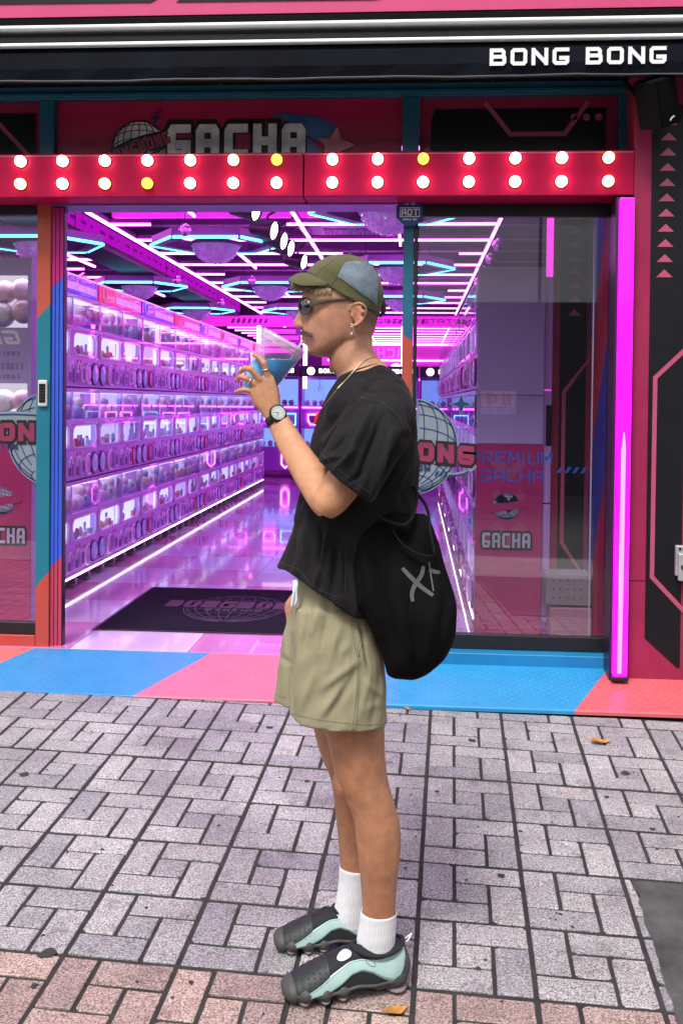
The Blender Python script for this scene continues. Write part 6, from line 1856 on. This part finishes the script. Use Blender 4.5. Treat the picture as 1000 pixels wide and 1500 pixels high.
for i, (u, v) in enumerate(ch):
    a = cast(BB, u, v, .0022); b_ = cast(SB, u, v, .0022)
    q = [x for x in (a, b_) if x is not None]
    P.append(min(q, key=lambda x: (x - Vector(CAM)).length) if q else at(u, v, YC - .05))
m = MB(); m.tube(P, .00125, 6); m.obj('chain', GOLD, man, smooth=True)
pe = cast(SB, 466, 610, .006) or at(466, 610, YC - .08)
m = MB(); a_, b2 = at(466.5, 603, pe.y), at(461.5, 622, pe.y); m.tube([a_, a_.lerp(b2, .15), b2.lerp(a_, .1), b2], [.0028, .0052, .0052, .0040], 10); m.obj('pendant', M('red_enamel', (.70, .015, .04), .3, var=.05, coat=.5), man, smooth=True)
# watch
WB = M('black_rubber', (.010, .010, .011), .5, var=.1)
w0, w1 = pair((388.5, 614.5), (413.5, 597.0), -2.6015, .0215, 40), pair((393.5, 625.5), (418.5, 602.5), -2.6085, .0238, 40)
cw = sum(w0, Vector()) / 40; cw2 = sum(w1, Vector()) / 40
m = MB(); outer = []
for rg_, cc, e in ((w0, cw, 1.02), (w0, cw, 1.13), (w1, cw2, 1.13), (w1, cw2, 1.02)): outer.append([cc + (p - cc) * e for p in rg_])
m.loft(outer, cap=False); wo2 = m.obj('watch_strap', WB, man, smooth=True)
wc = at(407.2, 605.3, -2.630); ax_ = (Vector(CAM) - wc).normalized(); ax_ = (ax_ + Vector((.22, 0, .30))).normalized()
m = MB(); m.lathe([(.0215, -.007), (.0225, -.002), (.0215, .003), (.0178, .0042)], wc, ax_, 32); m.obj('watch_case', WB, wo2, smooth=True)
m = MB(); m.lathe([(.0172, .0043), (.0172, .0048), (0, .0050)], wc, ax_, 32); m.obj('watch_dial', M('watch_dial', (.50, .53, .50), .25, var=.15, vscale=200, coat=1), wo2)
m = MB(); tx_ = ax_.cross(Vector((0, 0, 1))).normalized(); ty_ = ax_.cross(tx_)
for k in range(12):
    d = tx_ * math.cos(R(30 * k)) + ty_ * math.sin(R(30 * k)); m.tube([wc + ax_ * .0054 + d * .0125, wc + ax_ * .0054 + d * .0155], .0006, 4)
m.tube([wc + ax_ * .0055, wc + ax_ * .0055 + tx_ * .009], .0006, 4); m.tube([wc + ax_ * .0055, wc + ax_ * .0055 + ty_ * .011 + tx_ * .004], .0005, 4); m.obj('watch_mark', BLACKM, wo2)
for P, t, r in ((FING['index'], .42, .0092), (FING['ring'], .62, .0086)):
    a, b_ = at(*P[1][:3]), at(*P[2][:3]); c = a.lerp(b_, t if P is FING['index'] else .55); d = (b_ - a).normalized(); x = d.cross(Vector((0, 1, 0))).normalized(); y = d.cross(x)
    m = MB(); m.tube([c + (x * math.cos(R(q)) + y * math.sin(R(q))) * r for q in range(0, 360, 20)], .0016, 6, closed=True); m.obj('finger_ring', SILV, man, smooth=True)

# ------------------------------------------------------------------ socks and shoes
SOCK = M('white_sock', (.74, .75, .78), .92, var=.05, vscale=30, bmp=.3, bscale=500, sheen=.2)
def sock(secs, n=168):
    S_ = np.array([[*s[0], *s[1], s[2], s[3]] for s in secs], float); rr = []; N = 26
    for i in range(N + 1):
        x = i / N * (len(S_) - 1); k = min(int(x), len(S_) - 2); f = x - k; v = S_[k] * (1 - f) + S_[k + 1] * f
        ring = pair((v[0], v[1]), (v[2], v[3]), v[4], v[5], n); c = sum(ring, Vector()) / n
        amp = .012 if i > 1 else .0
        rr.append([c + (p - c) * (1 + (amp if (q // 2) % 2 else -amp) + .006 * math.sin(i * 1.3 + q * .05)) for q, p in enumerate(ring)])
    top = rr[0]; c = sum(top, Vector()) / n; rr.insert(0, [c + (p - c) * .985 for p in top]); rr.insert(0, [c + (p - c) * .93 + Vector((0, 0, -.006)) for p in top])
    m = MB(); m.loft(rr, cap=False); return m.obj('sock', SOCK, man, smooth=True)
sock([((528.6, 1333), (580.6, 1336), YN + .012, .041), ((526.5, 1352), (579.5, 1356), YN + .014, .0405), ((522.5, 1376), (578.5, 1380), YN + .015, .040), ((520, 1394), (576, 1399), YN + .014, .037), ((516, 1408), (575, 1412), YN + .014, .031)])
sock([((497.0, 1266), (546.5, 1269), YF, .0445), ((496.3, 1290), (543, 1294), YF, .042), ((492.5, 1318), (538.5, 1322), YF, .040), ((488, 1336), (539, 1341), YF, .0395), ((484, 1350), (541, 1354), YF, .037)])

UPP = M('shoe_knit', (.010, .011, .015), .8, var=.25, vscale=70, bmp=.5, bscale=330, bdist=.001)
TOEM = M('shoe_toe_mesh', (.017, .022, .024), .55, var=.15, vscale=60, bmp=.25, bscale=300)
TEALP = M('shoe_mint_panel', (.38, .54, .515), .42, var=.06, vscale=30, bmp=.1, bscale=300)
SOLE = M('shoe_sole', (.058, .058, .055), .6, var=.15, vscale=25, bmp=.1, bscale=200)
MINTD = M('shoe_mint_edge', (.22, .36, .34), .5, var=.1)
LUG = M('shoe_lug', (.20, .155, .165), .6, var=.1)
SEC = [(-.140, .045, .092, .016), (-.128, .030, .106, .031), (-.10, .026, .102, .0425), (-.06, .026, .100, .0455), (-.02, .026, .106, .0455), (.01, .026, .104, .0460), (.04, .025, .092, .0460), (.075, .024, .077, .0490), (.105, .022, .064, .0475), (.128, .022, .052, .040), (.145, .022, .042, .028), (.153, .026, .035, .014)]


def shoe_sec(x):
    X = [s[0] for s in SEC]; return [float(np.interp(x, X, [s[k] for s in SEC])) for k in (1, 2, 3)]


def shoe_pt(x, s, side, off=0.):
    """on the upper: s = 0 at the sole edge, 1 at the top"""
    zb, zt, hw = shoe_sec(x); y = hw * max(0, 1 - s ** 2.1) ** (1 / 2.1)
    ny, nz = max(.05, y / hw), s * .9; L = math.hypot(ny, nz)
    return Vector((x, side * (y + off * ny / L), zb + (zt - zb) * s + off * nz / L))


def shoe(th, side):
    """side = +1: outer side at +y"""
    m = MB(); rr = []
    for x in np.linspace(-.140, .153, 46):
        ring = [shoe_pt(x, s, 1) for s in np.linspace(0, 1, 14)] + [shoe_pt(x, s, -1) for s in np.linspace(1, 0, 14)[1:]]; rr.append(ring)
    m.loft(rr); up = m.obj('upper', UPP, th, local=True, smooth=True)
    # dotted toe skin
    vs = []; xs = np.linspace(.052, .150, 18); ss = np.linspace(-1, 1, 25)
    for x in xs:
        for s in ss: vs.append(shoe_pt(x, min(1, (1 - abs(s)) * .98 + .02), 1 if s >= 0 else -1, .0018))
    m = MB(); m.add(vs, [(i * 25 + k, i * 25 + k + 1, (i + 1) * 25 + k + 1, (i + 1) * 25 + k) for i in range(17) for k in range(24)]); to = m.obj('toe_skin', TOEM, th, local=True, smooth=True)
    m = MB()
    for i in range(7):
        for k in range(-6, 7):
            x = .060 + .0135 * i; s = 1 - abs(k + .5 * (i % 2)) * .135
            if s < .35: continue
            c = shoe_pt(x, s, 1 if k + .5 * (i % 2) >= 0 else -1, .0024); m.ball(c, (.0019, .0019, .0010), 6, 4)
    m.obj('vent_hole', BLACKM, to, local=True, kind='stuff')
    # mint side panels
    PX_ = [-.134, -.120, -.10, -.075, -.05, -.025, 0, .025, .05, .075, .10, .118]
    HI = [.90, .86, .78, .74, .76, .78, .77, .70, .62, .46, .30, .16]; LO = [.55, .12, .08, .22, .42, .50, .44, .24, .10, .06, .03, .05]
    for sd in (1, -1):
        vs = []; xs = np.linspace(PX_[0], PX_[-1], 44)
        for x in xs:
            h, l = float(np.interp(x, PX_, HI)), float(np.interp(x, PX_, LO))
            for j, t in enumerate(np.linspace(0, 1, 9)): vs.append(shoe_pt(x, l + (h - l) * t, sd, .0032 if 0 < j < 8 else .0005))
        m = MB(); m.add(vs, [(i * 9 + k, i * 9 + k + 1, (i + 1) * 9 + k + 1, (i + 1) * 9 + k) for i in range(43) for k in range(8)]); po = m.obj('side_panel', TEALP, th, local=True, smooth=True)
        for nm, ix in (('panel_edge', 1), ('panel_edge', 7)):
            m = MB(); m.tube([shoe_pt(x, float(np.interp(x, PX_, LO)) + (float(np.interp(x, PX_, HI)) - float(np.interp(x, PX_, LO))) * ix / 8, sd, .0036) for x in xs[1:-1]], .0009, 5); m.obj(nm, MINTD, po, local=True, smooth=True)
        if sd == side:
            m = MB(); m.tube([shoe_pt(-.045 + .011 * math.cos(R(a)), .68 + .07 * math.sin(R(a)) + .05 * math.cos(R(a)), sd, .0036) for a in range(0, 360, 20)], .0006, 5, closed=True); m.obj('oval_mark', TOEM, po, local=True)
    # instep opening that shows the white sock, collar padding, heel loop
    vs = [shoe_pt(.014 + .017 * math.cos(2 * math.pi * k / 20) * (1 + .15 * math.sin(2 * math.pi * k / 20)), .90 + .085 * math.sin(2 * math.pi * k / 20), side, .0030) for k in range(20)]
    m = MB(); m.add(vs, [tuple(range(20))]); m.obj('instep_window', SOCK, up, local=True)
    m = MB(); m.tube([Vector((x, y, z)) for x, y, z in [(-.128 + .056 - .062 * math.cos(R(a)), .0405 * math.sin(R(a)), .094 + .013 * math.cos(R(a)) ** 2 * (1.0 if math.cos(R(a)) > 0 else .8)) for a in range(0, 360, 12)]], .0048, 8, closed=True); m.obj('collar', UPP, th, local=True, smooth=True)
    m = MB(); m.tube([(-.134, -.004, .098), (-.150, -.003, .110), (-.156, 0, .116), (-.148, .004, .106), (-.134, .005, .094)], .002, 6); m.obj('heel_loop', WHITEH, th, local=True, smooth=True)
    # sole
    S_ = MB()
    for x, w, r in ((.020, .043, .026), (.062, .048, .027), (.105, .045, .028), (.132, .034, .024)): S_.ball((x, 0, .026), (r, w + .0095, .026), 20, 12)
    S_.ball((-.105, 0, .030), (.042, .045, .030), 20, 12); S_.ball((-.128, 0, .050), (.024, .034, .036), 16, 10); S_.ball((-.070, 0, .022), (.030, .042, .018), 16, 10)
    S_.loft([[Vector((x, (shoe_sec(x)[2] + .004) * math.cos(2 * math.pi * k / 24), z0 + .011 * math.sin(2 * math.pi * k / 24))) for k in range(24)] for x, z0 in [(-.145, .045), (-.10, .032), (-.05, .030), (-.015, .034), (.03, .026), (.08, .024), (.12, .025), (.155, .03)]])
    me_ = remesh(S_, .0032, 3, 'sole'); me_.materials.append(SOLE); so_ = bpy.data.objects.new('sole', me_); COL.objects.link(so_); so_.parent = th
    m = MB()
    for x, w, r in ((.020, .043, .020), (.062, .048, .021), (.108, .043, .022), (-.112, .042, .034)): m.ball((x, 0, .0075), (r * .9, w + .0058, .0072), 18, 8)
    m.obj('lug', LUG, so_, local=True, smooth=True)
    return th


def shoe_at(name, heel, toe, side, z_up=0.):
    e = bpy.data.objects.new(name, None); COL.objects.link(e); e.parent = man
    h, t = Vector(heel), Vector(toe); d = (t - h); c = (h + t) / 2; sc = d.length / .300
    ang = math.atan2(d.y, d.x)
    e.location = Vector((c.x, c.y, gz(c.x, c.y) + .001)) - base_of(man); e.rotation_euler = (math.atan(GC) * -1 * math.cos(ang) * -1 * 0, 0, ang); e.scale = (sc, sc, sc)
    return shoe(e, side)


shoe_at('shoe', (.004, -2.570), (-.296, -2.672), 1)
shoe_at('shoe', (-.068, -2.408), (-.345, -2.470), -1)

# ------------------------------------------------------------------ shoulder bag
BAG = M('bag_black', (.0055, .0052, .0060), .9, var=.25, vscale=8, bmp=.3, bscale=600, sheen=.0, spec=.08)
wrinkles(BAG, 8, .8, .03)
bag = thing('tote_bag', 'black shoulder bag with grey brush letters hanging at the man\'s back', 'bag', (.02, -2.66, .40))
ROW = [(752, 556, 622, .020), (762, 530, 630, .035), (778, 512, 637, .050), (800, 508, 645, .062), (825, 507, 651.5, .072), (850, 509, 658.5, .080), (872, 516, 666, .086), (890, 530, 669.8, .090), (910, 541, 668.5, .090), (930, 549, 665.5, .086), (948, 555, 659.5, .080), (964, 560, 649, .068), (977, 564, 634, .052), (987, 566.5, 618, .034), (993, 575, 606, .014)]
S = MB(); limb(S, [((l, v), (r, v + 1), -2.675, hd) for v, l, r, hd in ROW], 64, 2.2)
bm_ = remesh(S, .0042, 3, 'bag_body')
folds(bm_, [(556, 775, 560, 860, 7, .004), (530, 800, 556, 930, 8, .006), (545, 810, 580, 960, 9, -.006), (575, 800, 600, 980, 9, .005), (600, 870, 612, 985, 8, -.005), (640, 850, 625, 975, 9, .006), (655, 870, 642, 960, 6, -.004), (612, 782, 636, 812, 4, .004), (576, 770, 600, 800, 6, -.006), (520, 870, 560, 960, 5, .004)], rough=.0025, seed=12, gain=1.5, sharp=.85)
link('bag_body', bm_, BAG, bag)
GB_ = BVHTree.FromPolygons([v.co + base_of(bag) for v in bm_.vertices], [tuple(p.vertices) for p in bm_.polygons])


def drape_on(th, name, bvh, pts, w, mat, off=.002):
    """flat brush stroke laid on the bag"""
    n_ = len(pts); vs = []
    for i, (u, v) in enumerate(pts):
        a, b_ = pts[max(0, i - 1)], pts[min(n_ - 1, i + 1)]; dx, dy = b_[0] - a[0], b_[1] - a[1]; L = math.hypot(dx, dy)
        ww = w * (.75 + .25 * math.sin(math.pi * i / (n_ - 1)))
        for s in (-1, 0, 1):
            p = cast(bvh, u - dy / L * ww * s / 2, v + dx / L * ww * s / 2, off); vs.append(p if p is not None else (vs[-1] if vs else at(u, v, -2.76)))
    m = MB(); m.add(vs, [(3 * i + c, 3 * i + 1 + c, 3 * i + 4 + c, 3 * i + 3 + c) for i in range(n_ - 1) for c in (0, 1)]); return m.obj(name, mat, th, smooth=True)


LETG = M('bag_letter_grey', (.095, .10, .095), .8, var=.2, vscale=30)
def smooth_px(P, k=5):
    out = []
    for i in range(len(P) - 1):
        p0, p1, p2, p3 = [np.array(P[max(0, min(len(P) - 1, q))], float) for q in (i - 1, i, i + 1, i + 2)]
        for q in range(k):
            t = q / k; out.append(tuple(.5 * ((2 * p1) + (-p0 + p2) * t + (2 * p0 - 5 * p1 + 4 * p2 - p3) * t * t + (-p0 + 3 * p1 - 3 * p2 + p3) * t ** 3)))
    out.append(P[-1]); return out
drape_on(bag, 'lettering', GB_, smooth_px([(589, 832), (601, 845), (617, 860), (634, 872)]), 6.5, LETG)
drape_on(bag, 'lettering', GB_, smooth_px([(620, 829), (617, 842), (607, 858), (603, 870), (604.5, 881)]), 6.5, LETG, .0026)
drape_on(bag, 'lettering', GB_, smooth_px([(628, 834), (634, 836.5), (640, 838), (644, 838.5)]), 6.0, LETG)
drape_on(bag, 'lettering', GB_, smooth_px([(628, 824), (629.5, 835), (632, 850), (634.5, 866)]), 2.4, LETG, .0024)
STRAP = M('bag_strap', (.009, .009, .010), .85, var=.15, bmp=.3, bscale=500, spec=.15)
def strap(P, r):
    P3 = [at(u, v, Y) for u, v, Y in P]; pts = smooth_px([tuple(p) for p in P3], 6)
    m = MB(); rr = []
    for i, p in enumerate(pts):
        p = Vector(p); a, b_ = Vector(pts[max(0, i - 1)]), Vector(pts[min(len(pts) - 1, i + 1)]); t = (b_ - a).normalized(); x = t.cross(Vector((0, 1, 0))); x = x.normalized() if x.length > .05 else Vector((0, 0, 1)); y = Vector((0, 1, 0))
        rr.append([p + x * r * .35 * math.cos(2 * math.pi * k / 10) + y * r * math.sin(2 * math.pi * k / 10) for k in range(10)])
    m.loft(rr); return m.obj('strap', STRAP, bag, smooth=True)
strap([(606, 712, -2.60), (610, 728, -2.655), (606, 752, -2.715), (598, 765, -2.74), (588, 769, -2.745), (572, 765, -2.745), (553, 757, -2.74)], .012)
strap([(606, 715, -2.56), (614, 727, -2.59), (622, 738, -2.62), (627, 752, -2.65), (629, 775, -2.70), (634, 800, -2.73), (636, 812, -2.735)], .011)
strap([(575, 770, -2.735), (578, 782, -2.748), (590, 797, -2.755), (606, 808, -2.757), (622, 814, -2.752), (636, 814, -2.738)], .006)

# ------------------------------------------------------------------ the drink
cup = thing('drink_cup', 'clear plastic cup of bright blue drink with a grey straw', 'cup', at(392, 540, -2.548))
YU = -2.548
CT, CBm = at(415.2, 499.6, YU), at(370.0, 580.5, YU)
axc = (CT - CBm).normalized(); LT = (CT - CBm).length; rT = (at(446, 515, YU) - at(384.5, 484, YU)).length / 2; rB = rT * .60
CUPM = M('clear_plastic', (.80, .77, .85), .10, var=0, coat=1.0)
_nt = CUPM.node_tree; _lw = _nt.nodes.new('ShaderNodeLayerWeight'); _lw.inputs[0].default_value = .35
_mr = _nt.nodes.new('ShaderNodeMapRange'); _mr.inputs[3].default_value = .07; _mr.inputs[4].default_value = .75      # thicker plastic to look through at the edges
_nt.links.new(_lw.outputs['Facing'], _mr.inputs[0]); _nt.links.new(_mr.outputs[0], _nt.nodes['Principled BSDF'].inputs['Alpha'])
m = MB(); m.lathe([(0, .0), (rB * .95, .0), (rB, .004), (rB + (rT - rB) * .3, LT * .3), (rB + (rT - rB) * .72, LT * .72), (rB + (rT - rB) * .73 + .0012, LT * .735), (rT, LT)], CBm, axc, 48); m.obj('cup_wall', CUPM, cup, smooth=True)
PLAS = M('lid_plastic', (.80, .74, .84), .12, var=0, alpha=.32, coat=.6)
tu = MB(); x_ = axc.cross(Vector((0, 1, 0))).normalized(); y_ = axc.cross(x_)
tu.tube([CT + (x_ * math.cos(R(a)) + y_ * math.sin(R(a))) * (rT + .0008) for a in range(0, 360, 8)], .0032, 8, closed=True)
tu.tube([CT + axc * -.012 + (x_ * math.cos(R(a)) + y_ * math.sin(R(a))) * (rT - .0008) for a in range(0, 360, 8)], .0012, 6, closed=True); lo = tu.obj('lid_rim', PLAS, cup, smooth=True)
m = MB(); m.lathe([(rT, 0.001), (rT * .93, .005), (rT * .90, .002), (0, .002)], CT, axc, 48); m.obj('lid', PLAS, cup, smooth=True)
m = MB(); m.lathe([(rT - .0004 - (rT - rB) * .11, -.019), (rT + .0012, -.0135), (rT + .0022, -.004), (rT + .0022, .004), (rT * .95, .0075)], CT, axc, 48); m.obj('lid_skirt', PLAS, cup, smooth=True)
# liquid with a level surface
lq = MB(); lq.lathe([(0, .0045), (rB * .93, .0045), (rB + (rT - rB) * .3 - .0018, LT * .3), (rT - .0018, LT * .99), (0, LT * .99)], CBm, axc, 48)
me = lq.mesh('liquid'); bm = bmesh.new(); bm.from_mesh(me); lev = at(402, 527.5, YU)
r_ = bmesh.ops.bisect_plane(bm, geom=bm.verts[:] + bm.edges[:] + bm.faces[:], plane_co=lev, plane_no=(0.02, 0, 1), clear_outer=True)
bmesh.ops.holes_fill(bm, edges=[e for e in bm.edges if e.is_boundary]); bmesh.ops.recalc_face_normals(bm, faces=bm.faces); bm.to_mesh(me); bm.free()
LIQ = M('blue_drink', (.002, .40, 1.0), .25, var=.2, vscale=26, coat=.15)
lo2 = link('drink', me, LIQ, cup); smooth_by_angle(lo2, 40)
m = MB(); fr = random.Random(2)
for k in range(46):
    a = fr.uniform(0, 6.28); q = fr.random() ** .5 * rT * .86; p = Vector((lev.x + q * math.cos(a) * .95, YU + q * math.sin(a), lev.z))
    w = (p - CBm); h = w.dot(axc); rad = (w - axc * h).length
    if rad < rB + (rT - rB) * h / LT - .006: s_ = fr.uniform(.004, .008); m.ball((p.x, p.y, p.z - .001), (s_, s_, s_ * .45), 8, 5)
m.obj('slush', M('pale_slush', (.25, .55, .80), .3, var=.2), cup, smooth=True, kind='stuff')
m = MB(); a_, b2 = at(444.5, 497.5, YC - .002), at(404, 562, YU + .004); m.tube([a_, a_.lerp(b2, .5), b2], .0034, 12); m.obj('straw', M('straw_grey', (.55, .50, .58), .25, var=0, coat=.4), cup, smooth=True)
